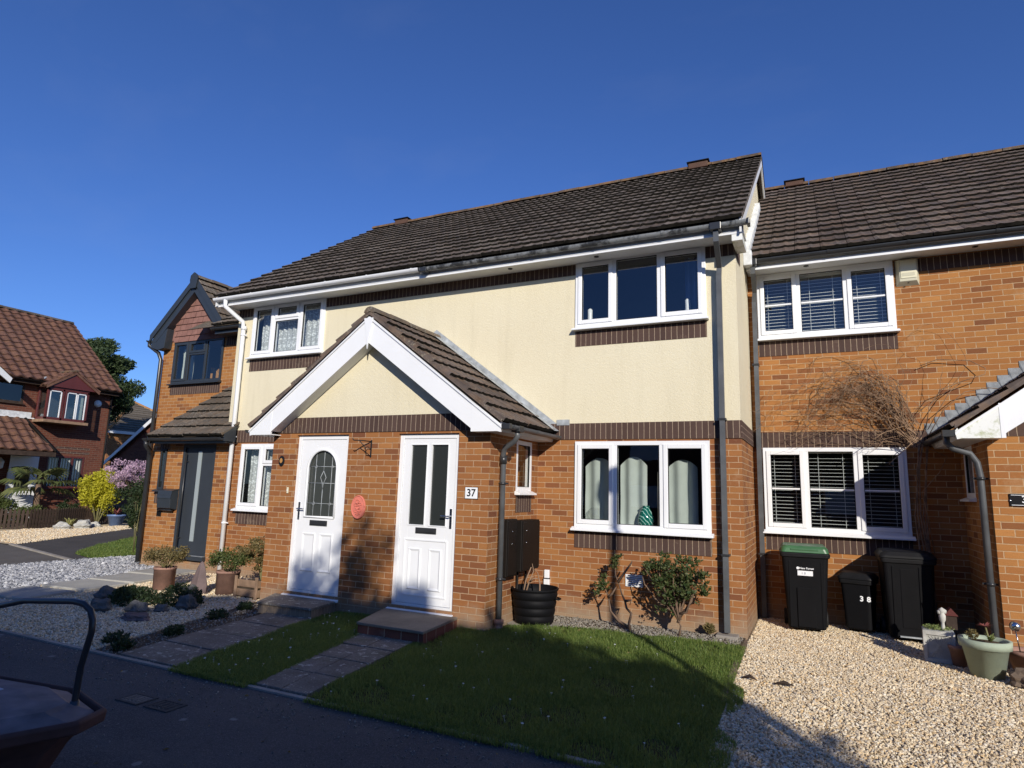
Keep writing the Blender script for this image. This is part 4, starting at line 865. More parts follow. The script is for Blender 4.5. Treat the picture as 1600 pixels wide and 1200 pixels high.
m = MB(); m.tube([(-2.365, S_, 2.27), (-2.42, S_ - 0.13, 2.275), (-2.46, S_ - 0.25, 2.27), (-2.465, S_ - 0.27, 2.29)], 0.008, 6); m.tube([(-2.365, S_, 2.07), (-2.40, S_ - 0.06, 2.12), (-2.385, S_ - 0.10, 2.18), (-2.43, S_ - 0.17, 2.27)], 0.006, 6); m.tube([(-2.365, S_, 2.16), (-2.385, S_ - 0.05, 2.2), (-2.41, S_ - 0.09, 2.17)], 0.005, 6); m.build('arm', 'trellis_black', t)
t = thing('wall_lamp', 'small dark oval plate with a gold centre left of the arched door', 'wall plaque', (-3.955, S_, 2.0))
MB().prism(oval(-3.955, 2.0, 0.052, 0.075), 'y', S_ - 0.018, S_).build('plate', 'sign_black', t, bevel=0.004)
MB().prism(oval(-3.955, 2.005, 0.026, 0.036), 'y', S_ - 0.024, S_ - 0.018).build('centre', 'orange_wood', t, bevel=0.003)
t = thing('doorbell', 'little white doorbell button left of the arched door', 'doorbell', (-3.79, S_, 1.585))
MB().box(-3.803, -3.777, S_ - 0.018, S_, 1.545, 1.63).build('case', 'cream_plastic', t, bevel=0.004); MB().box(-3.796, -3.784, S_ - 0.024, S_ - 0.018, 1.575, 1.6).build('button', 'white_upvc', t, bevel=0.002)
MB().box(-4.52, -4.42, -0.09, -0.006, 2.70, 2.83).build('junction_box', 'white_upvc', HL, bevel=0.01)
t = thing('air_vent', 'white louvred vent grille low in the brick wall behind the rose bushes', 'vent', (0.82, 0, 0.58))
m = MB(); m.box(0.71, 0.935, -0.014, 0.0, 0.50, 0.515); m.box(0.71, 0.935, -0.014, 0.0, 0.635, 0.65); m.box(0.71, 0.722, -0.014, 0, 0.515, 0.635); m.box(0.923, 0.935, -0.014, 0, 0.515, 0.635); m.build('frame', 'white_upvc', t)
m = MB()
for i in range(5): z = 0.518 + i * 0.024; m.prism([(-0.012, z), (-0.002, z + 0.014), (-0.001, z + 0.018), (-0.013, z + 0.005)], 'x', 0.722, 0.923)
m.build('louvres', 'white_upvc', t)
t = thing('outlet_box', 'small white plastic outlet box on the wall behind the black tub', 'outlet box', (-0.39, 0, 0.5))
m = MB(); m.box(-0.425, -0.345, -0.05, 0.0, 0.36, 0.5); m.box(-0.42, -0.35, -0.045, 0, 0.51, 0.62); m.build('case', 'white_upvc', t, bevel=0.008); MB().box(-0.428, -0.342, -0.053, -0.001, 0.5, 0.51).build('band', 'black_plastic', t)
for i, (a, b, z0, z1, xx, lb) in enumerate(((-1.12, -0.83, 0.62, 1.32, -0.47, 'dark brown meter cupboard mounted beside the porch downpipe, the one nearer the pipe'), (-0.80, -0.235, 0.66, 1.30, -0.42, 'larger dark brown meter cupboard under the small side window'))):
    t = thing('meter_box', lb, 'meter box', (PXR, (a + b) / 2, z0), 'meter boxes on the porch side')
    MB().box(PXR + 0.002, xx, a, b, z0, z1).build('cabinet', 'dark_brown_metal', t, bevel=0.01)
    MB().box(xx + 0.001, xx + 0.012, a + 0.015, b - 0.015, z0 + 0.02, z1 - 0.02).build('cabinet_door', 'dark_brown_metal', t, bevel=0.006)
    for z in (1.02, 1.17):
        m = MB(); m.lathe([(0, 0.0), (0.011, 0.0), (0.011, 0.006), (0, 0.008)], (0, 0, 0), 12); o = m.build('lock', 'chrome', t)
        o.data.transform(Matrix.Translation((xx + 0.012, a + 0.12, z)) @ Matrix.Rotation(math.pi / 2, 4, 'Y'))
t = thing('conduit_pair', 'two brown conduits running down from the larger meter cupboard', 'conduit', (-0.5, -0.5, 0))
for y in (-0.68, -0.42): m = MB(); m.tube([(-0.525, y, 0.66), (-0.525, y, 0.02)], 0.016, 8); m.build('conduit', 'dark_brown_metal', t)

# ================================================================== brick house 38 (right)
H8 = thing('terraced_house', 'orange brick house at the right, set back, with blinds in its windows', 'house', (5, 1.527, 0), 'terraced houses in the row')
Y8 = 1.527
W8U = (2.313, 4.083, 3.955, 4.985); W8L = (2.313, 4.083, 1.185, 2.385)
hs = [W8U, W8L]
MB().wall(XR, 9.0, -0.05, 5.05, Y8, hs).build('wall', 'orange_brick_b', H8)
m = MB(); m.poly([(9, Y8, -.05), (9, 9.3, -.05), (9, 9.3, 5), (9, 5.4, 8.1), (9, Y8, 5.05)]); m.poly([(9, 9.3, -.05), (XR, 9.3, -.05), (XR, 9.3, 5), (9, 9.3, 5)]); m.build('wall', 'orange_brick_b', H8)
def sold(h, a, b, z0, z1, y): m = MB(); m.wall(a, b, z0, z1, y - 0.008, (), 0); m.poly([(a, y - 0.008, z0), (b, y - 0.008, z0), (b, y, z0), (a, y, z0)]); m.build('soldier_course', 'soldier_brick', h)
for q in hs: sold(H8, q[0], q[1], q[2] - 0.225, q[2] - 0.002, Y8)
sold(H8, XR + 0.02, 4.66, 2.387, 2.61, Y8); sold(H8, 4.1, 8.9, 4.79, 4.97, Y8)
EY8, EZ8 = 1.08, 5.12; RY8, RZ8 = 5.35, 8.11
V8 = Vector((0, RY8 - EY8, RZ8 - EZ8)).normalized(); L8 = math.hypot(RY8 - EY8, RZ8 - EZ8); nv = 16; n = 21; a8, b8 = XR + 0.02, 9.15
m = MB(); tiled(m, (a8, EY8 - 0.03, EZ8 - 0.02), (1, 0, 0), V8, n, nv, (b8 - a8) / n, L8 / nv)
m.poly([(a8, EY8, EZ8 - 0.03), (b8, EY8, EZ8 - 0.03), (b8, RY8, RZ8 - 0.03), (a8, RY8, RZ8 - 0.03)]); m.poly([(b8, 9.7, EZ8), (a8, 9.7, EZ8), (a8, RY8, RZ8), (b8, RY8, RZ8)])
r = m.build('roof', ['brown_tile_b', 'dark_edge'], H8)
m = MB(); ridge(m, (a8, RY8, RZ8), (b8, RY8, RZ8), 0.1); m.build('ridge_tile_row', 'ridge_tile', r)
MB().box(2.68, 3.02, RY8 - 0.11, RY8 + 0.11, RZ8, RZ8 + 0.10).build('ridge_vent', 'clay_vent', r, bevel=0.01); MB().box(2.65, 3.05, RY8 - 0.14, RY8 + 0.14, RZ8 + 0.103, RZ8 + 0.128).build('vent_cap', 'dark_brown_metal', r, bevel=0.01)
MB().box(a8, 9.1, EY8 + 0.07, EY8 + 0.095, 4.955, 5.12).build('fascia', 'white_fascia', H8); MB().box(a8, 9.1, EY8 + 0.055, Y8, 4.988, 4.998).build('soffit', 'white_fascia', H8)
MB().box(a8, 9.1, EY8 + 0.055, EY8 + 0.069, 4.95, 4.985).build('fascia_bead', 'white_upvc', H8)
m = MB(); gutter(m, (a8 + 0.02, EY8 - 0.005, 5.075), (9.1, EY8 - 0.005, 5.075), brackets=0.95); m.build('gutter', 'black_plastic', H8)
for x in (3.0, 5.0):
    m = MB(); m.lathe([(0.035, 0), (0.035, -0.006), (0.0, -0.006)], (x, 1.33, 4.987), 14); m.build('soffit_vent', 'sign_black', H8)
for x, h in ((0.35, HR), (-1.0, HR)):
    m = MB(); m.lathe([(0.035, 0), (0.035, -0.006), (0.0, -0.006)], (x, -0.2, 4.954), 14); m.build('soffit_vent', 'sign_black', h)
pipe(H8, [(2.30, EY8, 5.02), (2.30, EY8 + 0.02, 4.90), (2.29, 1.40, 4.70), (2.275, 1.45, 4.55), (2.262, 1.455, 0.05)], 0.036, 'grey_pipe', clips=[(2.265, 1.45, z) for z in (3.6, 0.9)], square=True)
MB().box(2.24, 2.36, EY8 - 0.07, EY8 + 0.06, 4.99, 5.085).build('gutter_outlet', 'black_plastic', H8, bevel=0.008)
win3(H8, W8U, ('open', 'fix', 'open'), y=Y8, reveal=0.0, bar=True); room(H8, *W8U, Y8 + 0.12)
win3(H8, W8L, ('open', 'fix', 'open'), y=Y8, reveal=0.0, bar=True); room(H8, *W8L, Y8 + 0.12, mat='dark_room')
for nm, q, tl in (('upstairs', W8U, 22), ('downstairs', W8L, 6)):
    e = W3(q[0], q[1]); wh = ['left', 'middle', 'right']
    for i in range(3):
        blind('white slatted blind in the %s pane of the %s window of the brick house' % (wh[i], nm), e[i] + 0.035, e[i + 1] - 0.035, q[2] + 0.08, q[3] - 0.07, Y8 + 0.12, 'slatted blinds in the brick house', tilt=tl)
# porch of 38
X8 = 4.67; Y8P = 0.05
MB().wall(X8, 8.3, -0.05, 2.40, Y8P).build('porch_wall', 'orange_brick_b', H8); sold(H8, X8, 8.3, 2.40, 2.618, Y8P)
A8X = 6.46; sl8 = 0.725
zg = lambda x: 2.62 + (x - X8) * sl8
MB().poly([(X8, Y8P - 0.002, 2.62), (8.3, Y8P - 0.002, 2.62), (A8X, Y8P - 0.002, zg(A8X) + 0.1)]) if False else None
m = MB(); m.poly([(X8, Y8P - 0.002, 2.62), (8.25, Y8P - 0.002, 2.62), (A8X, Y8P - 0.002, 3.9)]); m.build('porch_gable', 'cream_render', H8)
XF8 = Matrix(((0, 1, 0, X8), (-1, 0, 0, 0), (0, 0, 1, 0), (0, 0, 0, 1)))   # facing -x
SW8 = (-1.32, -0.82, 1.70, 2.36)
m = MB(XF8); m.wall(-Y8, -Y8P, -0.05, 2.62, 0.0, [SW8], 0.1); m.build('porch_side_wall', 'orange_brick_b', H8)
window(H8, *SW8, 0.0, [(SW8[0], SW8[1], 'fix')], xf=XF8, reveal=0.03, name='side_window'); room(H8, *SW8, 0.13, 0.5, xf=XF8)
E8X = 4.36; A8Z = 4.03; E8Z = 2.5
PL8 = math.hypot(A8X - E8X, A8Z - E8Z)
for sg, ex in ((-1, E8X), (1, 2 * A8X - E8X)):
    m = MB(); vv = Vector((A8X - ex, 0, A8Z - E8Z)).normalized(); y0, y1 = -0.17, Y8
    tiled(m, (ex + sg * 0.02, y1 if sg < 0 else y0, E8Z - 0.015), Vector((0, -1, 0)) if sg < 0 else Vector((0, 1, 0)), vv, 5, 8, (y1 - y0) / 5, PL8 / 8)
    m.poly([(ex, y0 + 0.02, E8Z - 0.02), (ex, y1, E8Z - 0.02), (A8X, y1, A8Z - 0.02), (A8X, y0 + 0.02, A8Z - 0.02)])
    m.prism([(ex, E8Z - 0.03), (ex, E8Z + 0.02), (A8X, A8Z), (A8X, A8Z - 0.05)], 'y', y0, y0 + 0.03); m.build('porch_roof', ['brown_tile_b', 'dark_edge'], H8)
    z8 = lambda x: A8Z - 0.075 - abs(x - A8X) * (A8Z - E8Z) / (A8X - E8X); xb = ex - sg * 0.42; by = -0.14
    m = MB(); m.prism([(A8X, z8(A8X)), (A8X, z8(A8X) - 0.36), (xb, z8(xb) - 0.33), (xb, z8(xb))], 'y', by - 0.012, by + 0.012); m.build('bargeboard', 'white_upvc', H8)
    m = MB(); m.prism([(xb, z8(xb)), (ex, z8(ex) + 0.01), (ex - sg * 0.015, z8(ex) - 0.07), (ex - sg * 0.06, 2.365), (xb, 2.365)], 'y', by - 0.016, by + 0.012); m.build('box_end', 'mossy_white', H8)
    m = MB(); m.prism([(A8X, z8(A8X) - 0.03), (A8X, z8(A8X) - 0.005), (ex, z8(ex)), (ex, z8(ex) - 0.025)], 'y', by - 0.03, by - 0.017); m.box(xb - 0.02, xb + 0.02, by - 0.02, by - 0.0125, 2.365, z8(xb)); m.build('verge_trim', 'white_upvc', H8)
    m = MB(); xw = X8 if sg < 0 else 8.25; a, b = sorted((ex - sg * 0.06, xw)); m.box(a, b, by + 0.012, Y8, 2.365, 2.377); a, b = sorted((xb, xw)); m.box(a, b, by + 0.012, Y8P, 2.366, 2.376); m.build('porch_soffit', 'white_fascia', H8)
    m = MB(); xf_ = ex - sg * 0.06; m.prism([(xf_, 2.365), (xf_ + sg * 0.018, 2.365), (ex, E8Z - 0.06), (ex - sg * 0.03, E8Z - 0.02)], 'y', by + 0.012, Y8); m.build('porch_fascia', 'white_fascia', H8)
    m = MB(); gx = ex + sg * 0.055; gutter(m, (gx, by, E8Z - 0.055), (gx, Y8 - 0.02, E8Z - 0.055), 0.052, 0.6); m.box(gx - 0.058, gx + 0.058, by - 0.02, by + 0.03, E8Z - 0.115, E8Z - 0.045); m.build('porch_gutter', 'black_plastic', H8)
m = MB()     # stepped soakers of lead
ns_ = 18
for i in range(ns_):
    x0 = E8X - 0.05 + i * 0.118; z = 2.60 + (x0 - E8X + 0.05) * 0.73; yy = Y8 - 0.006 - 0.0012 * (i % 2)
    q = 0.012; m.faces([(x0, yy, z + 0.03), (x0 + 0.05, yy - q, z - 0.09), (x0 + 0.2, yy - q, z - 0.02), (x0 + 0.122, yy, z + 0.1), (x0, yy, z + 0.1), (x0, yy + 0.005, z + 0.03), (x0 + 0.05, yy + 0.005, z - 0.09), (x0 + 0.2, yy + 0.005, z - 0.02), (x0 + 0.122, yy + 0.005, z + 0.1)], [(0, 1, 2, 3, 4), (0, 5, 6, 1), (1, 6, 7, 2), (2, 7, 8, 3)])
m.build('stepped_flashing', 'dark_lead', H8)
pipe(H8, [(4.305, 0.02, 2.40), (4.305, 0.02, 2.33), (4.36, 0.04, 2.27), (4.52, 0.10, 2.22), (4.58, 0.11, 2.12), (4.598, 0.11, 1.98), (4.60, 0.11, 0.1)], 0.034, 'grey_pipe', clips=[(4.60, 0.11, z) for z in (1.95, 0.85)])
t = thing('alarm_box', 'cream alarm box under the eaves beside the upstairs window of the brick house', 'alarm box', (4.24, Y8, 4.78))
m = MB(); a, b, c, d = 4.115, 4.385, 4.60, 4.975; yb, yf = Y8, Y8 - 0.075
m.faces([(a, yb, c), (b, yb, c), (b, yb, d), (a, yb, d), (a + 0.035, yf, c + 0.05), (b - 0.035, yf, c + 0.05), (b - 0.02, yf, d - 0.02), (a + 0.035, yf, d - 0.02)], [(0, 1, 5, 4), (1, 2, 6, 5), (2, 3, 7, 6), (3, 0, 4, 7), (4, 5, 6, 7)]); m.build('case', 'alarm_edge', t, bevel=0.005)
MB().box(a + 0.05, b - 0.035, yf - 0.008, yf - 0.001, c + 0.09, d - 0.035).build('cover', 'cream_plastic', t, bevel=0.006); MB().box(a + 0.065, b - 0.055, yf - 0.011, yf - 0.0085, c + 0.12, c + 0.165).build('panel', 'alarm_edge', t)
m = MB(); m.lathe([(0.012, 0), (0.012, -0.01), (0.0, -0.01)], ((a + b) / 2, yf + 0.01, c + 0.028), 10); m.build('lamp', 'dark_wood', t)
t = thing('house_number_sign', 'black plaque with a white 38 at the right edge of the photo', 'number sign', (4.95, Y8P, 1.735))
MB().box(4.815, 5.10, Y8P - 0.014, Y8P, 1.665, 1.795).build('plate', 'sign_black', t, bevel=0.004)
m = MB()
for (u0, u1, w0, w1) in ((4.83, 5.085, 1.676, 1.681), (4.83, 5.085, 1.779, 1.784)): m.box(u0, u1, Y8P - 0.0155, Y8P - 0.0142, w0, w1)
m.build('border', 'sticker_white', t)
m = MB()
for x in (4.822, 5.093): m.lathe([(0.009, -0.01), (0.009, 0.004), (0, 0.006)], (x, Y8P - 0.012, 1.73), 8)
m.build('screw', 'chrome', t)
text_part('number', '38', 0.10, (4.965, Y8P - 0.0145, 1.735), t, 'sticker_white', bold=0.001)
# ================================================================== house with the dark grey door (left of the cream pair)
HG = thing('terraced_house', 'brick house with a tile-hung gable, dark grey door and dark window frames', 'house', (-9, 0, 0), 'terraced houses in the row')
YG = 1.55; XG0, XG1 = -11.27, -6.92
WG = (-10.86, -9.16, 3.90, 4.97)
MB().wall(XG0, XG1, -0.05, 5.25, YG, [WG]).build('wall', 'orange_brick_b', HG)
m = MB(); m.poly([(XG0, 9, -.05), (XG0, YG, -.05), (XG0, YG, 5.2), (XG0, 9, 5.2)]); m.build('wall', 'orange_brick_b', HG)
sold(HG, WG[0], WG[1], WG[2] - 0.225, WG[2] - 0.002, YG); sold(HG, -9.1, XG1, 4.76, 4.99, YG)
win3(HG, WG, ('open', 'top', 'fix'), y=YG, reveal=0.0, mat='anthracite'); room(HG, *WG, YG + 0.12)
drape('curtain', 'grey-green curtain at the left of the dark-framed window under the tile-hung gable', -10.8, -10.4, 3.95, 4.9, YG + 0.2, 'curtain_cloth', 0.03, 4)
t = thing('wardrobe', 'orange wooden furniture seen through the dark-framed upstairs window', 'furniture', (-9.9, YG + 0.7, 3.4))
m = MB(); m.prism([(-10.3, 3.4), (-9.35, 3.4), (-9.35, 3.98), (-9.75, 4.02), (-10.2, 4.42), (-10.3, 4.42)], 'y', YG + 0.6, YG + 0.9); m.build('body', 'orange_wood', t, bevel=0.01)
# gable with hung tiles
GA, GAZ, GL, GR, GEZ = -10.12, 6.44, -11.52, -8.90, 5.10
slg = (GAZ - GEZ) / (GA - GL); slr = (GAZ - GEZ) / (GR - GA)
m = MB(); z = 4.97; k_ = 0; dz = 0.145
while z < GAZ - 0.5:
    zz = z + dz; xl = GL + 0.30 + (zz - GEZ) / slg; xr = GR - 0.14 - (zz - GEZ) / slr
    xl0 = max(xl - dz / slg, WG[0] - 0.02); xr0 = min(xr + dz / slr, WG[1] + 0.06)
    n = max(1, int((xr0 - xl0) / 0.17)); tw = (xr0 - xl0) / n; off = (k_ % 2) * tw / 2
    for i in range(n + 1):
        a = max(xl0, xl0 + i * tw - off); b = min(xr0, xl0 + (i + 1) * tw - off)
        if b - a < 0.02: continue
        dd = random.uniform(0, 0.006); m.faces([(a + 0.003, YG - 0.055 - dd, z - 0.02), (b - 0.003, YG - 0.055 - dd, z - 0.02), (b - 0.003, YG - 0.03, zz + 0.01), (a + 0.003, YG - 0.03, zz + 0.01), (a + 0.003, YG - 0.04, z - 0.02), (b - 0.003, YG - 0.04, z - 0.02)], [(0, 1, 2, 3), (4, 5, 1, 0)])
    z = zz; k_ += 1
m.build('tile_hanging', 'hung_tile', HG)
MB().poly([(WG[0], YG - 0.03, 4.97), (WG[1], YG - 0.03, 4.97), (GR - 0.1, YG - 0.03, 5.1), (GA, YG - 0.03, GAZ - 0.1), (GL + 0.1, YG - 0.03, 5.1)]) if False else None
m = MB(); m.poly([(GL + 0.3, YG - 0.02, 5.0), (GR - 0.1, YG - 0.02, 5.0), (GA, YG - 0.02, GAZ - 0.1)]); m.build('gable_board', 'hung_tile', HG)
for sg, ex, sl in ((-1, GL, slg), (1, GR, slr)):
    Lg = math.hypot(GA - ex, GAZ - GEZ); y0, y1 = 1.34, 5.2; vv = Vector((GA - ex, 0, GAZ - GEZ)).normalized(); m = MB()
    tiled(m, (ex, y1 if sg < 0 else y0, GEZ), Vector((0, -1, 0)) if sg < 0 else Vector((0, 1, 0)), vv, 13, 7, (y1 - y0) / 13, Lg / 7)
    m.poly([(ex, y0, GEZ - 0.01), (ex, y1, GEZ - 0.01), (GA, y1, GAZ - 0.01), (GA, y0, GAZ - 0.01)]); m.build('gable_roof', ['grey_tile', 'dark_edge'], HG)
    zt = lambda x: GAZ - 0.0 - abs(x - GA) * sl; m = MB(); m.prism([(GA, zt(GA) + 0.05), (GA, zt(GA) - 0.13), (ex, zt(ex) - 0.13), (ex, zt(ex) + 0.05)], 'y', 1.31, 1.335); m.build('verge_trim', 'anthracite', HG)
    m = MB(); m.prism([(GA, zt(GA) - 0.13), (GA, zt(GA) - 0.34), (ex - sg * 0.22, zt(ex - sg * 0.22) - 0.34), (ex - sg * 0.0, zt(ex) - 0.13)], 'y', 1.34, 1.365); m.build('bargeboard', 'anthracite', HG)
    m = MB(); m.prism([(GA, zt(GA) - 0.33), (GA, zt(GA) - 0.34), (ex - sg * 0.22, zt(ex - sg * 0.22) - 0.34), (ex - sg * 0.22, zt(ex - sg * 0.22) - 0.33)], 'y', 1.365, YG - 0.03); m.build('gable_soffit', 'anthracite', HG)
m = MB(); ridge(m, (GA, 1.34, GAZ), (GA, 5.2, GAZ), 0.1); m.build('ridge_tile_row', 'grey_tile', HG)
MB().prism([(GA - 0.13, GAZ - 0.05), (GA - 0.11, GAZ + 0.06), (GA, GAZ + 0.13), (GA + 0.11, GAZ + 0.06), (GA + 0.13, GAZ - 0.05), (GA + 0.09, GAZ - 0.27), (GA - 0.09, GAZ - 0.27)], 'y', 1.275, 1.305).build('gable_cap', 'anthracite', HG, bevel=0.006)
m = MB(); m.prism([(GL + 0.04, 4.84), (GL + 0.30, 4.76), (-11.0, 4.80), (-10.95, 5.28), (GL + 0.04, 5.02)], 'y', 1.345, YG); m.build('box_end', 'anthracite', HG, bevel=0.01)
m = MB(); gutter(m, (GL - 0.05, 1.3, 5.03), (GL - 0.05, 5.0, 5.03), 0.055); m.build('gutter', 'black_plastic', HG)
# eaves right of the gable
m = MB(); tiled(m, (-9.02, 1.05, 5.10), (1, 0, 0), (0, 1, 0.70), 6, 7, 0.33, 0.3); m.poly([(GR - 0.9, 1.06, 5.08), (-7.05, 1.06, 5.08), (-7.05, 2.8, 6.3), (GR - 0.9, 2.8, 6.3)]); m.build('roof', ['grey_tile', 'dark_edge'], HG)
m = MB(); m.poly([(-11.2, 2.75, 6.2), (-7.05, 2.75, 6.2), (-7.05, 9, 5.2), (-11.2, 9, 5.2)]); m.build('rear_roof', 'grey_tile', HG)
MB().box(GR - 0.12, -7.0, 1.15, 1.175, 4.93, 5.09).build('fascia', 'anthracite', HG); MB().box(GR - 0.12, -7.0, 1.175, YG, 4.94, 4.95).build('soffit', 'anthracite', HG)
m = MB(); gutter(m, (GR - 0.15, 1.09, 5.05), (-7.0, 1.09, 5.05)); m.build('gutter', 'black_plastic', HG)
pipe(HG, [(-11.57, 1.36, 5.0), (-11.57, 1.36, 4.90), (-11.32, 1.45, 4.72), (-11.235, 1.47, 4.55), (-11.235, 1.47, 0.1)], 0.045, 'black_plastic')
# porch with lean-to roof
XP0, XP1 = -8.98, -6.90
DG = (-8.075, -7.165, 0.28, 2.37); WN = (-8.70, -8.53, 1.45, 2.28)
MB().wall(XP0, XP1, -0.05, 2.6, 0.0, [(DG[0], DG[1], 0.2, DG[3]), WN], 0.1).build('porch_wall', 'orange_brick_b', HG)
m = MB(); m.poly([(XP0, YG, -.05), (XP0, 0, -.05), (XP0, 0, 2.55), (XP0, YG, 3.6)]); m.build('porch_side_wall', 'orange_brick_b', HG)
m = MB(); m.wall(-8.76, -8.47, 2.28, 2.5, -0.006, (), 0); m.build('soldier_course', 'soldier_brick', HG); sold(HG, -8.76, -8.47, 1.225, 1.448, 0.0)
m = MB(); x0c, x1c = -8.70, -6.60; ly, lz, ty, tz = -0.33, 2.50, YG, 3.80; LL = math.hypot(ty - ly, tz - lz)
tiled(m, (x0c, ly - 0.03, lz), (1, 0, 0), (0, ty - ly, tz - lz), 6, 7, (x1c - x0c) / 6, LL / 7); m.poly([(x0c, ly, lz - 0.02), (x1c, ly, lz - 0.02), (x1c, ty, tz - 0.02), (x0c, ty, tz - 0.02)]); m.build('porch_roof', ['grey_tile', 'dark_edge'], HG)
MB().prism([(ly, lz - 0.1), (ly, lz + 0.03), (-0.09, lz + 0.03 + 0.24 * 0.69), (-0.09, lz - 0.1)], 'x', x1c + 0.004, x1c + 0.025).build('bargeboard', 'anthracite', HG)
MB().prism([(ly, lz - 0.1), (ly, lz + 0.02), (ty, tz + 0.02), (ty, tz - 0.12)], 'x', x0c - 0.025, x0c - 0.004).build('bargeboard', 'anthracite', HG)
MB().box(x0c, x1c, ly + 0.05, ly + 0.075, lz - 0.13, lz + 0.01).build('fascia', 'anthracite', HG); MB().box(x0c, x1c, ly + 0.075, 0.0, lz - 0.125, lz - 0.115).build('porch_soffit', 'anthracite', HG)
m = MB(); gutter(m, (x0c - 0.08, ly - 0.01, lz - 0.035), (x1c, ly - 0.01, lz - 0.035)); m.build('gutter', 'black_plastic', HG)
pipe(HG, [(x0c - 0.03, ly, 2.42), (x0c - 0.03, ly, 2.33), (-8.90, -0.10, 2.22), (-8.955, -0.07, 2.08), (-8.955, -0.06, 0.1)], 0.045, 'black_plastic')
x0, x1, z0, z1 = DG; f = 0.06
m = MB(); m.box(x0, x0 + f, 0.0, 0.09, z0, z1); m.box(x1 - f, x1, 0.0, 0.09, z0, z1); m.box(x0 + f, x1 - f, 0.0, 0.09, z1 - f, z1); dr = m.build('door', 'anthracite_door', HG, bevel=0.004)
MB().box(x0 + f, x1 - f, 0.03, 0.08, z0 + 0.03, z1 - f).build('leaf', 'anthracite_door', dr, bevel=0.003)
MB().box(-7.66, -7.56, 0.02, 0.032, 0.56, 2.24).build('glazed_strip', 'frosted_pane', dr); m = MB(); m.tube([(-7.93, -0.03, 0.45), (-7.93, -0.03, 2.2)], 0.014, 8); m.box(-7.94, -7.92, -0.03, 0.03, 0.6, 0.62); m.box(-7.94, -7.92, -0.03, 0.03, 2.03, 2.05); m.build('handle', 'black_plastic', dr)
MB().box(x0 - 0.02, x1 + 0.02, -0.07, 0.08, z0 - 0.05, z0 + 0.03).build('threshold', 'anthracite', dr, bevel=0.006); MB().box(x0 + 0.0, x1, -0.072, -0.01, z0 + 0.031, z0 + 0.036).build('threshold_strip', 'lead', dr)
window(HG, *WN, 0.0, [(WN[0], WN[1], 'fix')], reveal=0.0, mat='anthracite', fw=0.035, name='narrow_window'); room(HG, *WN, 0.12, 0.4)
t = thing('mailbox', 'dark grey wall mailbox left of the dark grey door', 'mailbox', (-8.25, -0.08, 1.1))
m = MB(); a, b = -8.45, -8.07; m.prism([(-0.16, 1.15), (-0.004, 1.12), (-0.004, 1.50), (-0.14, 1.47), (-0.165, 1.40)], 'x', a, b); m.build('box', 'anthracite', t, bevel=0.008)
m = MB(); m.prism([(-0.172, 1.33), (-0.172, 1.345), (-0.15, 1.48), (-0.004, 1.515), (-0.004, 1.503), (-0.145, 1.47)], 'x', a - 0.008, b + 0.008); m.build('lid', 'anthracite', t, bevel=0.003)
m = MB(); m.lathe([(0.0, 0.0), (0.03, 0.0), (0.03, 0.4), (0.0, 0.4)], (0, 0, 0), 14); o = m.build('newspaper_tube', 'black_plastic', t); o.data.transform(Matrix.Translation((-8.52, -0.07, 1.12)) @ Matrix.Rotation(math.pi / 2, 4, 'Y'))
m = MB()
for i in range(4): m.box(-8.62 + i * 0.035, -8.607 + i * 0.035, -0.02, -0.008, 0.98, 1.1)
m.build('slot_vent', 'sign_black', t)

# ================================================================== red brick house across the side path (faces +x)
HF = thing('detached_house', 'dark red brick house at the far left with a projecting maroon bay window', 'house', (-22, 1, 0))
FX = Matrix(((0, -1, 0, -22), (1, 0, 0, 0), (0, 0, 1, 0), (0, 0, 0, 1)))   # local (u, d, z) -> world
UR = 6.98
WA = (2.2, 3.93, 4.12, 4.86); WB = (4.98, 6.27, 1.22, 2.42); DO = (3.8, 4.7, 0.15, 2.35)
MB(FX).wall(-6.0, UR, -0.05, 5.1, 0.0, [WA, WB], 0.1).build('wall', 'red_brick', HF)
m = MB(FX); m.poly([(UR, 0, -.05), (UR, 7.6, -.05), (UR, 7.6, 5.1), (UR, 3.8, 8.0), (UR, 0, 5.1)]); m.build('wall', 'red_brick', HF)
m = MB(FX); Lf = math.hypot(3.95, 3.14); tiled(m, (-3.1, -0.35, 5.02), (1, 0, 0), (0, 3.95, 3.14), 31, 15, 0.33, Lf / 15, prof='pan', h=0.05)
m.poly([(-3.1, -0.3, 5.0), (UR + 0.14, -0.3, 5.0), (UR + 0.14, 3.6, 8.12), (-3.1, 3.6, 8.12)]); m.poly([(-3.1, 7.6, 5.0), (UR + 0.14, 7.6, 5.0), (UR + 0.14, 3.6, 8.12), (-3.1, 3.6, 8.12)])
r = m.build('roof', 'red_tile', HF); m = MB(FX); ridge(m, (-3.1, 3.6, 8.16), (UR + 0.14, 3.6, 8.16), 0.11); m.build('ridge_tile_row', 'brown_tile', r)
MB(FX).box(-3.1, UR + 0.1, -0.30, -0.27, 4.86, 5.04).build('fascia', 'dark_wood', HF); MB(FX).box(-3.1, UR + 0.1, -0.27, 0, 4.87, 4.88).build('soffit', 'dark_wood', HF)
m = MB(FX); gutter(m, (-3.1, -0.37, 5.0), (UR + 0.16, -0.37, 5.0)); m.build('gutter', 'dark_brown_metal', HF)
m = MB(FX); m.tube([(UR - 0.04, -0.06, 4.9), (UR - 0.04, -0.06, 0)], 0.035, 8); m.build('downpipe', 'dark_brown_metal', HF)
window(HF, *WA, 0.0, [(WA[0], 3.1, 'fix'), (3.1, WA[1], 'fix')], xf=FX, mat='dark_wood', reveal=0.02); room(HF, *WA, 0.12, 0.6, xf=FX, mat='dark_room')
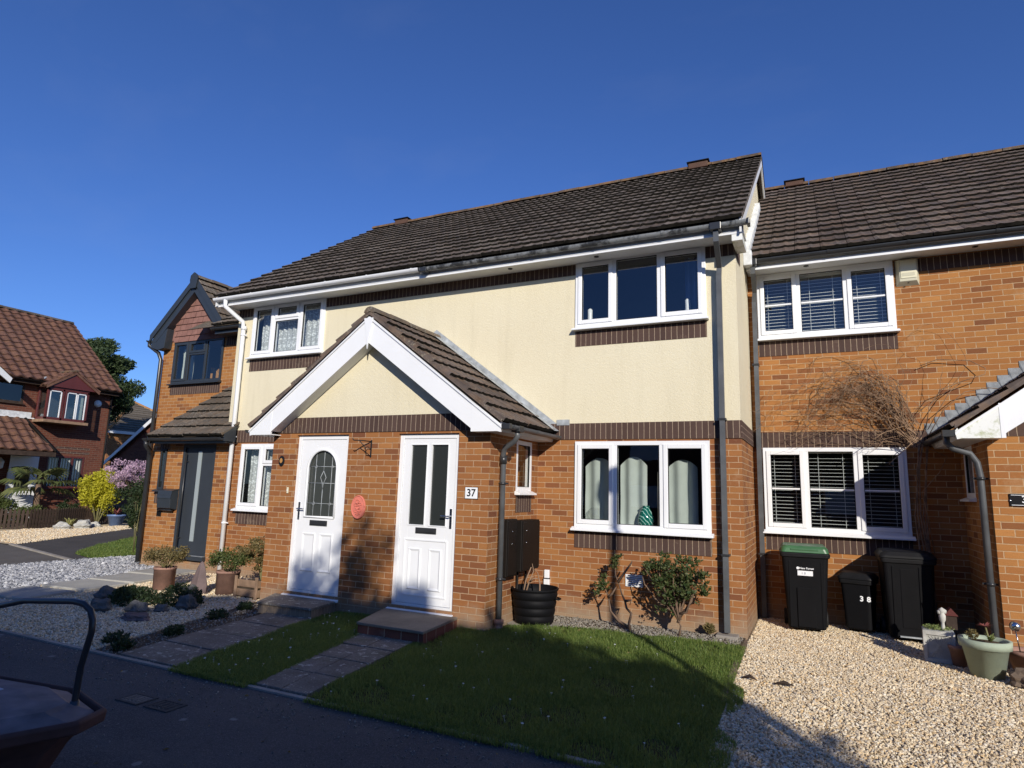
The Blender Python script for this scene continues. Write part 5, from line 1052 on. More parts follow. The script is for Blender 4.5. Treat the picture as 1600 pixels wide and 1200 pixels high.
window(HF, *WB, 0.0, [(WB[0], 5.42, 'fix'), (5.42, 5.85, 'fix'), (5.85, WB[1], 'fix')], xf=FX, mat='maroon_paint', reveal=0.02); room(HF, *WB, 0.12, 0.6, xf=FX, mat='dark_room')
t = thing('vertical_blind', 'pale vertical blinds in the ground-floor window of the dark red brick house', 'blind', (-22.15, 5.6, 1.2))
m = MB(FX)
for i in range(13): u = 5.05 + i * 0.093; m.box(u, u + 0.035, 0.1, 0.14, 1.3, 2.33)
m.build('slats', 'blind_slat', t)
m = MB(FX); m.wall(5.2, 6.42, 2.52, 2.60, -0.008, (), 0); m.wall(5.2, 6.42, 2.68, 2.76, -0.008, (), 0); m.build('soldier_course', 'brown_brick', HF)
# oriel bay
bay = MB(FX); a, b, c, d = 4.36, 5.78, 3.66, 4.78; D = -0.62
bay.box(a, b, D, 0, c, c + 0.09); bay.box(a, a + 0.07, D, D + 0.07, c, d); bay.box(b - 0.07, b, D, D + 0.07, c, d); bay.box(a + 0.50, a + 0.57, D, D + 0.07, c, d); bay.box(a, b, D, D + 0.07, d - 0.07, d); bay.box(a, a + 0.07, -0.07, 0, c, d); bay.box(b - 0.07, b, -0.07, 0, c, d); bay.box(a, b, D, 0, d, d + 0.06); bay.box(4.96, 5.02, D - 0.003, D + 0.06, c + 0.09, d - 0.07)
bw = bay.build('bay_window', 'maroon_paint', HF, bevel=0.006)
MB(FX).box(a + 0.07, b - 0.07, D + 0.03, D + 0.036, c + 0.09, d - 0.07).build('pane', 'window_glass', bw); MB(FX).box(b - 0.04, b - 0.034, D + 0.07, -0.07, c + 0.09, d).build('pane', 'window_glass', bw); MB(FX).box(a + 0.034, a + 0.04, D + 0.07, -0.07, c + 0.09, d).build('pane', 'window_glass', bw)
m = MB(FX)
for u0, u1 in ((a + 0.09, a + 0.48), (5.02, 5.36), (5.38, b - 0.09)):
    m.box(u0, u0 + 0.03, D + 0.004, D + 0.03, c + 0.1, d - 0.08); m.box(u1 - 0.03, u1, D + 0.004, D + 0.03, c + 0.1, d - 0.08); m.box(u0, u1, D + 0.004, D + 0.03, d - 0.11, d - 0.08)
m.build('inner_frame', 'white_upvc', bw)
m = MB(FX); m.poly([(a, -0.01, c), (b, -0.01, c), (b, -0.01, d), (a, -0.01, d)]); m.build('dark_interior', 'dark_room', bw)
m = MB(FX); m.box(b - 0.36, b - 0.12, -0.5, -0.46, c + 0.1, d - 0.1); m.box(5.0, 5.12, -0.42, -0.38, c + 0.12, c + 0.5); m.build('bay_curtain', 'curtain_cloth', bw)
MB(FX).box(a - 0.06, b + 0.06, D - 0.06, 0, c - 0.10, c).build('sill', 'old_wood', bw, bevel=0.01)
ga, gz0, gap = 5.17, 4.84, 5.46
m = MB(FX); m.poly([(4.36, D - 0.06, gz0), (5.98, D - 0.06, gz0), (ga, D - 0.06, gap - 0.05)]); m.build('bay_gable', 'maroon_paint', bw)
for sg, e in ((-1, 4.26), (1, 6.08)):
    Lb = math.hypot(ga - e, gap - gz0); m = MB(FX); tiled(m, (e, 0.9 if sg < 0 else D - 0.1, gz0 + 0.0), Vector((0, -1, 0)) if sg < 0 else Vector((0, 1, 0)), (ga - e, 0, gap - gz0), 5, 4, 1.62 / 5, Lb / 4, prof='pan')
    m.poly([(e, D - 0.09, gz0 - 0.03), (e, 0.9, gz0 - 0.03), (ga, 0.9, gap - 0.03), (ga, D - 0.09, gap - 0.03)]); m.prism([(e, gz0 - 0.09), (e, gz0), (ga, gap), (ga, gap - 0.09)], 'y', D - 0.1, D - 0.07); m.build('bay_roof', 'red_tile', bw)
m = MB(FX); ridge(m, (ga, D - 0.1, gap + 0.02), (ga, 0.75, gap + 0.02), 0.08); m.build('bay_ridge', 'ridge_tile', bw)
m = MB(FX); m.prism([(4.12, 4.86), (4.28, 4.86), (ga - 0.05, gap + 0.0), (ga - 0.05, gap + 0.06)], 'y', 0.15, 0.17) if False else None
m = MB(FX); Pa = Vector((4.30, -0.33, 5.06)); Pb = Vector((5.0, 0.42, 5.52)); m.tube([Pa, Pb], 0.05, 4); m.build('valley_lead', 'lead', HF)
# lean-to canopy with hipped end over the door
m = MB(FX); Lc = math.hypot(1.4, 1.15); tiled(m, (0.6, -1.4, 2.50), (1, 0, 0), (0, 1.4, 1.15), 12, 5, 0.315, Lc / 5, prof='pan', h=0.05, skip=lambda c, r: 0.6 + c * 0.315 > 4.30 - r * 0.12); m.poly([(0.6, -1.38, 2.47), (4.5, -1.38, 2.47), (4.05, 0, 3.6), (0.6, 0, 3.6)]); m.poly([(4.5, -1.38, 2.47), (4.5, 0, 2.47), (4.05, 0, 3.6)]); m.build('canopy_roof', 'red_tile', HF)
m = MB(FX); m.tube([(4.48, -1.42, 2.52), (4.08, -0.02, 3.66)], 0.05, 6); m.build('canopy_hip', 'dark_brown_metal', HF)
MB(FX).box(0.6, 4.5, -1.40, -1.37, 2.34, 2.49).build('canopy_fascia', 'dark_wood', HF); MB(FX).box(0.6, 4.5, -1.37, 0, 2.36, 2.37).build('canopy_soffit', 'dark_wood', HF)
MB(FX).box(0.6, 4.25, -0.03, 0.0, 3.70, 3.88).build('lead_apron', 'pale_lead', HF); MB(FX).box(0.6, 4.62, -0.035, 0.0, 3.66, 3.70).build('apron_edge', 'white_fascia', HF)
# small forward wing at the far left, white verge
m = MB(FX); m.prism([(1.7, 5.95), (3.05, 4.86), (3.0, 4.7), (1.7, 5.65)], 'y', -0.98, -0.94); m.build('wing_bargeboard', 'white_fascia', HF)
m = MB(FX); m.poly([(1.7, -0.98, 5.97), (3.1, -0.98, 4.86), (3.1, 0.5, 4.86), (1.7, 0.9, 5.97)]); m.build('wing_roof', 'red_tile', HF)
m = MB(FX); m.wall(-4, 1.7, -0.05, 5.6, -0.9, (), 0); m.poly([(1.7, -0.9, -0.05), (1.7, 0, -0.05), (1.7, 0, 5.9), (1.7, -0.9, 5.9)]); m.build('wing_wall', 'red_brick', HF)
# white arched door
m = MB(FX); u0, u1, z0, z1 = DO; dd = -0.06
cx = (u0 + u1) / 2; gw = 0.23; g0, sp = 1.15, 1.78; m.box(u0, u1, dd, 0.0, z0, g0); m.box(u0, cx - gw, dd, 0, g0, sp); m.box(cx + gw, u1, dd, 0, g0, sp)
n = 14; arc = [(cx + gw * math.cos(math.pi * i / n), sp + gw * math.sin(math.pi * i / n)) for i in range(n + 1)]
for i in range(n):
    f_ = lambda p: (min(max(cx + (p[0] - cx) * 3, u0), u1), z1 if abs(p[0] - cx) * 3 <= (u1 - u0) / 2 + 1e-6 or True else p[1])
    m.poly([(arc[i][0], dd, arc[i][1]), (f_(arc[i])[0], dd, z1), (f_(arc[i + 1])[0], dd, z1), (arc[i + 1][0], dd, arc[i + 1][1])])
m.poly([(cx + gw, dd, sp), (u1, dd, sp), (u1, dd, z1)]); m.poly([(cx - gw, dd, sp), (u0, dd, z1), (u0, dd, sp)])
dr = m.build('door', 'white_upvc', HF); m = MB(FX); m.poly([(x, dd + 0.02, z) for x, z in [(cx - gw, g0), (cx + gw, g0), *arc[1:-1]]]); m.build('pane', 'obscure_glass', dr)
t = thing('lantern', 'white coach lantern on the wall left of the far arched door', 'lantern', (-21.9, 3.5, 2.0))
m = MB(Matrix.Translation((-21.8, 3.45, 1.88))); m.lathe([(0.03, 0), (0.09, 0.03), (0.11, 0.22), (0.12, 0.23), (0.10, 0.27), (0.03, 0.36), (0.0, 0.4)], (0, 0, 0), 6, smooth=False); m.build('lamp_head', 'white_upvc', t); m = MB(); m.tube([(-21.8, 3.45, 1.9), (-21.82, 3.45, 1.8), (-22, 3.45, 1.82)], 0.015, 6); m.build('arm', 'white_upvc', t)
t = thing('alarm_bell', 'round white alarm bell near the right corner of the dark red brick house', 'alarm bell', (-22, 6.5, 4.5))
m = MB(); m.lathe([(0, 0.1), (0.08, 0.095), (0.13, 0.05), (0.14, 0)], (0, 0, 0), 18); o = m.build('dome', 'white_upvc', t); o.data.transform(Matrix.Translation((-22, 6.48, 4.50)) @ Matrix.Rotation(math.pi / 2, 4, 'Y'))

# ================================================================== more distant roofs
HD = thing('hipped_house', 'distant house with a grey-brown hipped roof and orange hip tiles', 'house', (-46, 23.7, 0))
m = MB(); x0, x1, y0, y1, e, zr = -60, -42.3, 19.5, 27.9, 5.0, 7.75; m.faces([(x0, y0, 0), (x1, y0, 0), (x1, y1, 0), (x0, y1, 0), (x0, y0, e), (x1, y0, e), (x1, y1, e), (x0, y1, e)], [(0, 1, 5, 4), (1, 2, 6, 5), (2, 3, 7, 6), (3, 0, 4, 7)]); m.build('wall', 'orange_brick', HD)
ap = Vector((x1 + 0.3 - 4.5, 23.7, zr)); m = MB(); cA, cB = Vector((x1 + 0.3, y0 - 0.3, e)), Vector((x1 + 0.3, y1 + 0.3, e))
for (A, B) in ((cA, cB),):
    nv = 14
    for r_ in range(nv):
        t0, t1 = r_ / nv, (r_ + 1) / nv; a, b, c, d = A.lerp(ap, t0), B.lerp(ap, t0), B.lerp(ap, t1), A.lerp(ap, t1); up = Vector((0.03, 0, 0.04))
        m.faces([a + up, b + up, c, d, a, b], [(0, 1, 2, 3), (4, 5, 1, 0)])
l0, l1 = Vector((x0, y0 - 0.3, e)), Vector((x0, 23.7, zr))
nv = 14
for r_ in range(nv):
    t0, t1 = r_ / nv, (r_ + 1) / nv; a, b, c, d = l0.lerp(l1, t0), cA.lerp(ap, t0), cA.lerp(ap, t1), l0.lerp(l1, t1); up = Vector((0, -0.03, 0.04))
    m.faces([a + up, b + up, c, d, a, b], [(0, 1, 2, 3), (4, 5, 1, 0)])
m.build('roof', 'far_tile', HD)
m = MB(); m.tube([cA, ap], 0.13, 6); m.tube([cB, ap], 0.13, 6); m.tube([ap, l1], 0.13, 6); m.build('hip_tile_row', 'orange_ridge', HD)
MB().box(x1 + 0.25, x1 + 0.33, y0 - 0.3, y1 + 0.3, 4.82, 5.02).build('fascia', 'white_fascia', HD)
HE = thing('garage', 'low building with a dark shaded gable and white verge behind the lilac', 'garage', (-28, 15, 0))
m = MB(); gx0, gx1, gy0, gy1 = -32.2, -24.5, 13.6, 20.0; ax = (gx0 + gx1) / 2; ez_, rz_ = 2.7, 5.2
m.poly([(gx0, gy0, 0), (gx1, gy0, 0), (gx1, gy0, ez_), (ax, gy0, rz_ - 0.1), (gx0, gy0, ez_)]); m.poly([(gx1, gy0, 0), (gx1, gy1, 0), (gx1, gy1, ez_), (gx1, gy0, ez_)]); m.build('wall', 'red_brick', HE)
for e_ in (gx0 - 0.2, gx1 + 0.2):
    m = MB(); A, B, C, D_ = Vector((e_, gy0 - 0.2, ez_ - 0.1)), Vector((e_, gy1, ez_ - 0.1)), Vector((ax, gy1, rz_)), Vector((ax, gy0 - 0.2, rz_))
    for r_ in range(9):
        t0, t1 = r_ / 9, (r_ + 1) / 9; a, b, c, d = A.lerp(D_, t0), B.lerp(C, t0), B.lerp(C, t1), A.lerp(D_, t1); m.faces([a + Vector((0, 0, 0.05)), b + Vector((0, 0, 0.05)), c, d, a, b], [(0, 1, 2, 3), (4, 5, 1, 0)])
    m.build('roof', 'far_tile', HE)
    m = MB(); z_ = lambda x: rz_ - abs(x - ax) * (rz_ - ez_ + 0.1) / (ax - gx0 + 0.2); m.prism([(ax, rz_ - 0.25), (ax, rz_ - 0.02), (e_, ez_ - 0.12), (e_, ez_ - 0.32)], 'y', gy0 - 0.24, gy0 - 0.2); m.build('bargeboard', 'white_fascia', HE)

# ================================================================== trees and plants
def blob_pts(c, r, n, shell=0.55, flat=1.0):
    d = rng.normal(size=(n, 3)); d /= np.linalg.norm(d, axis=1)[:, None]; q = (shell + (1 - shell) * rng.random((n, 1)) ** 0.7)
    return np.array(c) + d * q * np.array(r)
def tree(name, label, cat, base, trunk_h, crown, nclump, csz, leaf, n, mat, trunk_r=0.15, group=None, lean=(0, 0), bark='bark'):
    """trunk, limbs to every clump, crown of leaf clumps; crown = (centre, radii)"""
    t = thing(name, label, cat, base, group); bx, by_, bz = base; c, r = Vector(crown[0]), crown[1]
    m = MB(); top = Vector((bx + lean[0], by_ + lean[1], bz + trunk_h)); m.tube([(bx, by_, bz - 0.05), (bx + lean[0] * 0.3, by_ + lean[1] * 0.3, bz + trunk_h * 0.5), top, top.lerp(c, 0.7)], [trunk_r * 1.25, trunk_r, trunk_r * 0.8, trunk_r * 0.3], 8); m.build('trunk', bark, t)
    P = []; lm = MB()
    for i in range(nclump):
        d = rng.normal(size=3); d /= np.linalg.norm(d); q = rng.random() ** 0.45; cc = Vector((c.x + d[0] * r[0] * q, c.y + d[1] * r[1] * q, c.z + d[2] * r[2] * q)); s = csz * (0.65 + 0.7 * rng.random())
        P.append(blob_pts(cc, (s, s, s * 0.7), n // nclump, 0.3))
        mid = top.lerp(cc, 0.5) + Vector((0, 0, 0.1 * r[2])); lm.tube([top, mid, cc], [trunk_r * 0.35, trunk_r * 0.2, trunk_r * 0.06], 5)
    lm.build('limbs', bark, t); leaves('crown', np.concatenate(P), leaf, mat, t)
    return t
# pine beyond the red house
tree('pine_tree', 'dark green pine rising behind the roof of the far red brick house', 'tree', (-38.2, 15.6, 0), 5.0, ((-38.0, 15.7, 7.5), (2.0, 2.1, 2.8)), 50, 0.66, 0.15, 50000, 'pine_needle', 0.3)
# trees behind the photographer; they shade the street and lawn
GT = 'trees along the far side of the street behind the camera'
tree('street_tree', 'left-hand leafy tree behind the photographer, shading the gravel and road', 'tree', (3.0, -13.6, 0), 2.6, ((2.6, -13.5, 4.45), (2.5, 1.5, 1.3)), 60, 0.6, 0.2, 26000, 'tree_leaf', 0.2, GT)
tree('street_tree', 'tallest of the trees behind the photographer, shading the doors', 'tree', (6.3, -13.6, 0), 2.8, ((6.0, -13.5, 4.6), (1.75, 1.6, 1.55)), 62, 0.5, 0.17, 30000, 'tree_leaf', 0.24, GT)
leaves('upper_crown', np.concatenate([blob_pts((6.15, -13.5, 6.8), (0.5, 0.5, 0.75), 620, 0.05), blob_pts((5.2, -13.4, 6.4), (0.3, 0.4, 0.5), 500, 0.1), blob_pts((7.0, -13.5, 6.3), (0.35, 0.4, 0.4), 500, 0.1)]), 0.12, 'tree_leaf', bpy.data.objects['street_tree.001'])
tree('street_tree', 'right-hand leafy tree behind the photographer, shading the lawn', 'tree', (9.0, -13.6, 0), 2.6, ((8.14, -13.5, 4.78), (1.22, 1.6, 1.32)), 60, 0.55, 0.2, 26000, 'tree_leaf', 0.2, GT)
tree('hedge_tree', 'low bushy tree behind the photographer by the road', 'tree', (5.6, -12.9, 0), 1.5, ((5.1, -13.0, 3.3), (3.0, 1.2, 1.0)), 60, 0.6, 0.2, 24000, 'tree_leaf', 0.2, GT)
t = thing('opposite_terrace', 'long brick house across the street behind the photographer, seen only mirrored in the windows', 'house', (4, -28.5, 0))
m = MB(); m.box(-30, 34, -32, -25, 0, 5.0); m.build('wall', 'red_brick', t); m = MB(); m.prism([(-32.4, 4.9), (-24.6, 4.9), (-28.5, 7.4)], 'x', -30.3, 34.3); m.build('roof', 'brown_tile', t)
m = MB()
for i in range(14):
    for z in (0.9, 3.4): m.box(-28 + i * 4.4, -26.2 + i * 4.4, -25.0, -24.93, z, z + 1.2)
m.build('windows', 'white_upvc', t)
tree('hedge_tree', 'row tree far across the street, mirrored in the upper windows', 'tree', (14.0, -20, 0), 3.0, ((14, -20, 5.2), (3.2, 2.5, 2.6)), 50, 0.9, 0.3, 14000, 'tree_leaf', 0.25, GT)
t = thing('street_lamp', 'slim grey street lamp beside the road whose shadow falls on the big window', 'street lamp', (5.3, -6.6, 0))
m = MB(); m.tube([(5.3, -6.6, 0), (5.3, -6.6, 1.2), (5.3, -6.6, 1.21), (5.3, -6.6, 5.15)], [0.085, 0.085, 0.05, 0.045], 12); m.build('pole', 'grey_pipe', t); m = MB(); m.lathe([(0, 0.0), (0.09, 0.02), (0.13, 0.12), (0.1, 0.3), (0.0, 0.36)], (5.3, -6.6, 5.1), 14); m.build('lamp_head', 'anthracite', t)

def bush(name, label, cat, c, r, n, leaf, mat, base=None, stems=7, stem_r=0.008, mat2=None, group=None, shell=0.45):
    b = base or (c[0], c[1], 0.03); t = thing(name, label, cat, b, group); m = MB()
    for i in range(stems):
        a = 2 * math.pi * i / stems + random.uniform(-.3, .3); q = 0.7 * random.random() ** 0.5; e = (c[0] + math.cos(a) * r[0] * q, c[1] + math.sin(a) * r[1] * q, c[2] + r[2] * random.uniform(-0.1, 0.6))
        md = ((b[0] * 1.2 + e[0] * 0.8) / 2 + random.uniform(-.02, .02), (b[1] * 1.2 + e[1] * 0.8) / 2, (b[2] + e[2]) / 2); m.tube([b, md, e], [stem_r * 1.5, stem_r, stem_r * 0.5], 5)
    m.build('stems', 'stem_green', t); ncl = max(5, n // 90); P = []
    for i in range(ncl):
        d = rng.normal(size=3); d /= np.linalg.norm(d); q = rng.random() ** 0.4 * rng.uniform(0.75, 1.12); cc = np.array(c) + d * q * np.array(r) * 0.85; P.append(blob_pts(cc, np.array(r) * rng.uniform(0.12, 0.3), n // ncl, 0.1))
    P = np.concatenate(P); leaves('foliage', P, leaf, mat, t)
    if mat2: leaves('blossom', P[rng.random(len(P)) < 0.5] + rng.normal(size=3) * 0.01, leaf * 0.9, mat2, t)
    return t
def pot(t, c, r0, r1, h, mat, rim=0.03, rimh=0.06, name='pot', fill=True):
    m = MB(); m.lathe([(0, 0), (r0, 0), (r0 + (r1 - r0) * (h - rimh) / h, h - rimh), (r1 + rim * 0.3, h - rimh), (r1 + rim * 0.45, h), (r1 - 0.02, h), (r1 - 0.035, h - 0.035)], c, 32); o = m.build(name, mat, t)
    if fill: m = MB(); m.lathe([(0, h - 0.035), (r1 - 0.025, h - 0.035)], c, 24); m.build('soil', 'soil', t)
    return o

# roses in the bed under the window
def rose(label, base, stems, clumps, n, mat='rose_leaf', thick=0.016):
    t = thing('rose_bush', label, 'rose bush', base, 'rose bushes under the big window')
    m = MB()
    for s in stems: k2 = len(s); m.tube([Vector(base) + Vector(p) for p in s], [thick * (1 - 0.75 * i / (k2 - 1)) for i in range(k2)], 7)
    m.build('stems', 'bark', t); P = np.concatenate([blob_pts(np.array(base) + np.array(c), r, k3, 0.2) for c, r, k3 in clumps]); leaves('foliage', P, 0.042, mat, t, aspect=0.62, jit=0.3)
rb = (1.45, -0.34, 0.03); st = [[(0, 0, 0), (0.02, 0, 0.12), (-0.02, 0, 0.2)]]
for i in range(17):
    a = random.uniform(-0.72, 0.52); L = random.uniform(0.5, 0.9); p0 = (random.uniform(-.02, .02), 0, 0.15 + random.random() * 0.12); dx = math.sin(a) * L; dz = math.cos(a) * L * 0.85
    st.append([p0, (dx * 0.4 + random.uniform(-.03, .03), random.uniform(-.08, .05), 0.12 + dz * 0.42), (dx * 0.7 + random.uniform(-.03, .03), random.uniform(-.12, .05), 0.18 + dz * 0.68), (dx * 0.8, random.uniform(-.15, .05), 0.2 + dz * 0.88)])
cl = []
for i in range(85):
    a = random.uniform(0, 6.28); q = random.random() ** 0.5; cl.append(((-0.02 + math.cos(a) * 0.37 * q, random.uniform(-.16, .1), 0.66 + math.sin(a) * 0.29 * q), (0.065, 0.06, 0.055), 30))
for i in range(10): cl.append(((random.uniform(-0.33, 0.3), random.uniform(-.1, .05), random.uniform(0.25, 0.45)), (0.04, 0.04, 0.05), 9))
rose('full leafy rose bush in front of the air vent, the one nearer the tall downpipe', rb, st, cl, 0)
rb = (0.86, -0.36, 0.03)
rose('nearly bare crooked rose bush with a few leaf tufts left of the full one', rb, [[(0, 0, 0), (-0.01, 0, 0.08), (0.02, 0, 0.2), (-0.04, 0, 0.26), (-0.06, 0, 0.34), (-0.10, 0, 0.42), (-0.13, 0, 0.52), (-0.18, 0, 0.64), (-0.19, 0, 0.82)], [(-0.06, 0, 0.34), (0.02, 0, 0.36), (0.0, 0, 0.3)], [(-0.15, 0, 0.56), (-0.08, 0, 0.66), (0.02, 0, 0.80), (0.03, 0, 0.83)], [(-0.02, 0, 0.04), (-0.14, 0, 0.1), (-0.25, 0.02, 0.2), (-0.28, 0.02, 0.38), (-0.33, 0, 0.5)], [(-0.28, 0.02, 0.36), (-0.22, 0, 0.42), (-0.17, 0, 0.5)]],
     [((-0.19, 0, 0.78), (0.07, 0.06, 0.09), 110), ((-0.14, 0, 0.86), (0.05, 0.05, 0.04), 40), ((-0.35, 0, 0.5), (0.09, 0.07, 0.11), 120), ((-0.42, 0, 0.4), (0.05, 0.05, 0.06), 40), ((-0.33, 0, 0.62), (0.04, 0.04, 0.04), 25)], 0, thick=0.02)
t = thing('ball_ornament', 'small rusty-orange ball of dried moss at the foot of the tall downpipe', 'ornament', (1.78, -0.12, 0.08))
P = blob_pts((1.77, -0.14, 0.115), (0.065, 0.05, 0.055), 500, 0.5); leaves('ball', P, 0.03, 'olive_leaf', t)

# black tub with dead stems
t = thing('planter_tub', 'ribbed black plastic tub with dead twigs beside the porch', 'planter', (-0.28, -0.62, 0.05))
c = (-0.285, -0.66, 0.045); m = MB(); prof = [(0, 0), (0.225, 0.0), (0.235, 0.02)]
for i in range(4): z = 0.02 + i * 0.095; r_ = 0.24 + i * 0.013; prof += [(r_, z), (r_ + 0.012, z + 0.05), (r_ + 0.006, z + 0.085), (r_ + 0.001, z + 0.09)]
prof += [(0.293, 0.40), (0.305, 0.42), (0.30, 0.432), (0.285, 0.43), (0.27, 0.33)]; m.lathe(prof, c, 40); m.build('tub', 'bin_black', t); m = MB(); m.lathe([(0, 0.34), (0.275, 0.34)], c, 24); m.build('soil', 'soil', t)
m = MB()
for s_ in (-1, 1): m.tube([(c[0] + s_ * 0.29, c[1] - 0.05, 0.37), (c[0] + s_ * 0.335, c[1] - 0.04, 0.36), (c[0] + s_ * 0.335, c[1] + 0.04, 0.36), (c[0] + s_ * 0.29, c[1] + 0.05, 0.37)], 0.012, 6)
m.build('handles', 'bin_black', t)
m = MB(); v0 = Vector(c)
for pth in ([(-0.12, -0.1, 0.33), (-0.09, -0.08, 0.52), (-0.03, -0.06, 0.68)], [(-0.09, -0.1, 0.33), (-0.05, -0.07, 0.50), (0.0, -0.05, 0.63), (-0.03, -0.03, 0.72)], [(0.12, -0.12, 0.33), (0.11, -0.1, 0.5), (0.06, -0.06, 0.62), (0.0, -0.05, 0.66)], [(-0.04, -0.07, 0.5), (0.02, -0.09, 0.55), (0.08, -0.08, 0.55)]): m.tube([v0 + Vector(p) for p in pth], [0.012, 0.01, 0.006, 0.004][:len(pth)], 6)
m.build('twigs', 'old_wood', t)
MB().prism([(0.34 * math.cos(a) - 0.285, 0.30 * math.sin(a) - 0.7) for a in [2 * math.pi * i / 20 for i in range(20)]], 'z', 0.0, 0.047).build('round_slab', 'concrete').__setitem__('kind', 'structure')

# climber on the brick house
t = thing('climber', 'tangled leafless climber spreading over the wall above the blinds window', 'climbing plant', (4.25, 1.4, 0))
m = MB(); root = Vector((4.22, 1.40, 2.25))
for i in range(5):
    x = 4.16 + 0.03 * i; m.tube([(x, 1.42, 0.02), (x + 0.03 * math.sin(i), 1.44, 0.8), (x - 0.04, 1.43, 1.5), (x + 0.03 * math.cos(i * 2), 1.40, 2.1), (x + 0.05, 1.38, 2.5)], [0.014, 0.012, 0.010, 0.010, 0.007], 6)
m.build('stems', 'vine_bark', t)
m = MB()
def strand(p, ang, n, st, r0, curl, mb):
    """one wandering shoot in front of the wall; ang is its heading in the x-z plane"""
    pts = [Vector(p)]; dr = random.uniform(0.4, 1.0) * curl; ph = random.uniform(0, 6)
    for k in range(n):
        if pts[-1].z < 2.62: dr = -abs(dr)
        if pts[-1].z > 3.22 - 0.35 * abs(pts[-1].x - 3.65): ang += 0.3
        if ang > R_(250): ang -= 0.4
        ang += dr * 0.15 + 0.34 * math.sin(k * 0.9 + ph) * 0.5 + random.uniform(-0.26, 0.26)
        q = pts[-1] + Vector((math.cos(ang) * st, random.uniform(-0.03, 0.03), math.sin(ang) * st)); q.y = min(max(q.y, 1.2), 1.5); pts.append(q)
    mb.tube(pts, [r0 * (1 - 0.75 * k / n) for k in range(n + 1)], 4, caps=False); return pts, ang
for i in range(70):
    env = random.random()
    pts, a_ = strand((4.2 + random.uniform(-.1, .05), 1.38 + random.uniform(-.1, .08), random.uniform(2.35, 2.75)), R_(random.uniform(112, 168)), random.randint(12, 24), 0.078 + 0.03 * env, random.uniform(0.003, 0.006), random.choice((0.2, 0.45, 0.8)), m)
    for b_ in range(5):
        k = random.randint(3, len(pts) - 1); strand(pts[k], R_(random.uniform(130, 250)), random.randint(3, 8), 0.055, random.uniform(0.0018, 0.0035), random.choice((-0.6, 0.6, 1.4)), m)
for pth in ([(4.3, 1.36, 2.6), (4.35, 1.3, 2.9), (4.5, 1.3, 3.12), (4.75, 1.32, 3.22), (4.98, 1.36, 3.30), (5.0, 1.4, 3.38), (4.85, 1.45, 3.5), (4.5, 1.46, 3.54), (4.3, 1.45, 3.46)], [(4.32, 1.36, 2.6), (4.45, 1.3, 2.85), (4.6, 1.34, 3.1), (4.72, 1.4, 3.2)], [(4.34, 1.38, 2.55), (4.5, 1.32, 2.85), (4.75, 1.36, 3.08), (5.0, 1.4, 3.13), (5.2, 1.42, 3.1)], [(3.62, 1.36, 3.3), (3.6, 1.34, 3.45), (3.64, 1.36, 3.55), (3.7, 1.38, 3.56)], [(3.2, 1.36, 3.02), (3.08, 1.36, 3.1), (3.06, 1.38, 3.2), (3.12, 1.4, 3.28), (3.3, 1.42, 3.28)], [(4.25, 1.35, 2.4), (4.5, 1.3, 2.25), (4.4, 1.3, 2.05), (4.2, 1.32, 1.8), (4.25, 1.36, 1.5), (4.3, 1.4, 1.0)], [(4.2, 1.3, 2.5), (4.0, 1.25, 2.3), (3.85, 1.22, 2.15), (3.9, 1.22, 2.12)], [(4.2, 1.3, 2.7), (3.8, 1.2, 2.55), (3.55, 1.2, 2.35)]): m.tube(pth, 0.0052, 5)
m.build('branches', 'vine_bark', t)

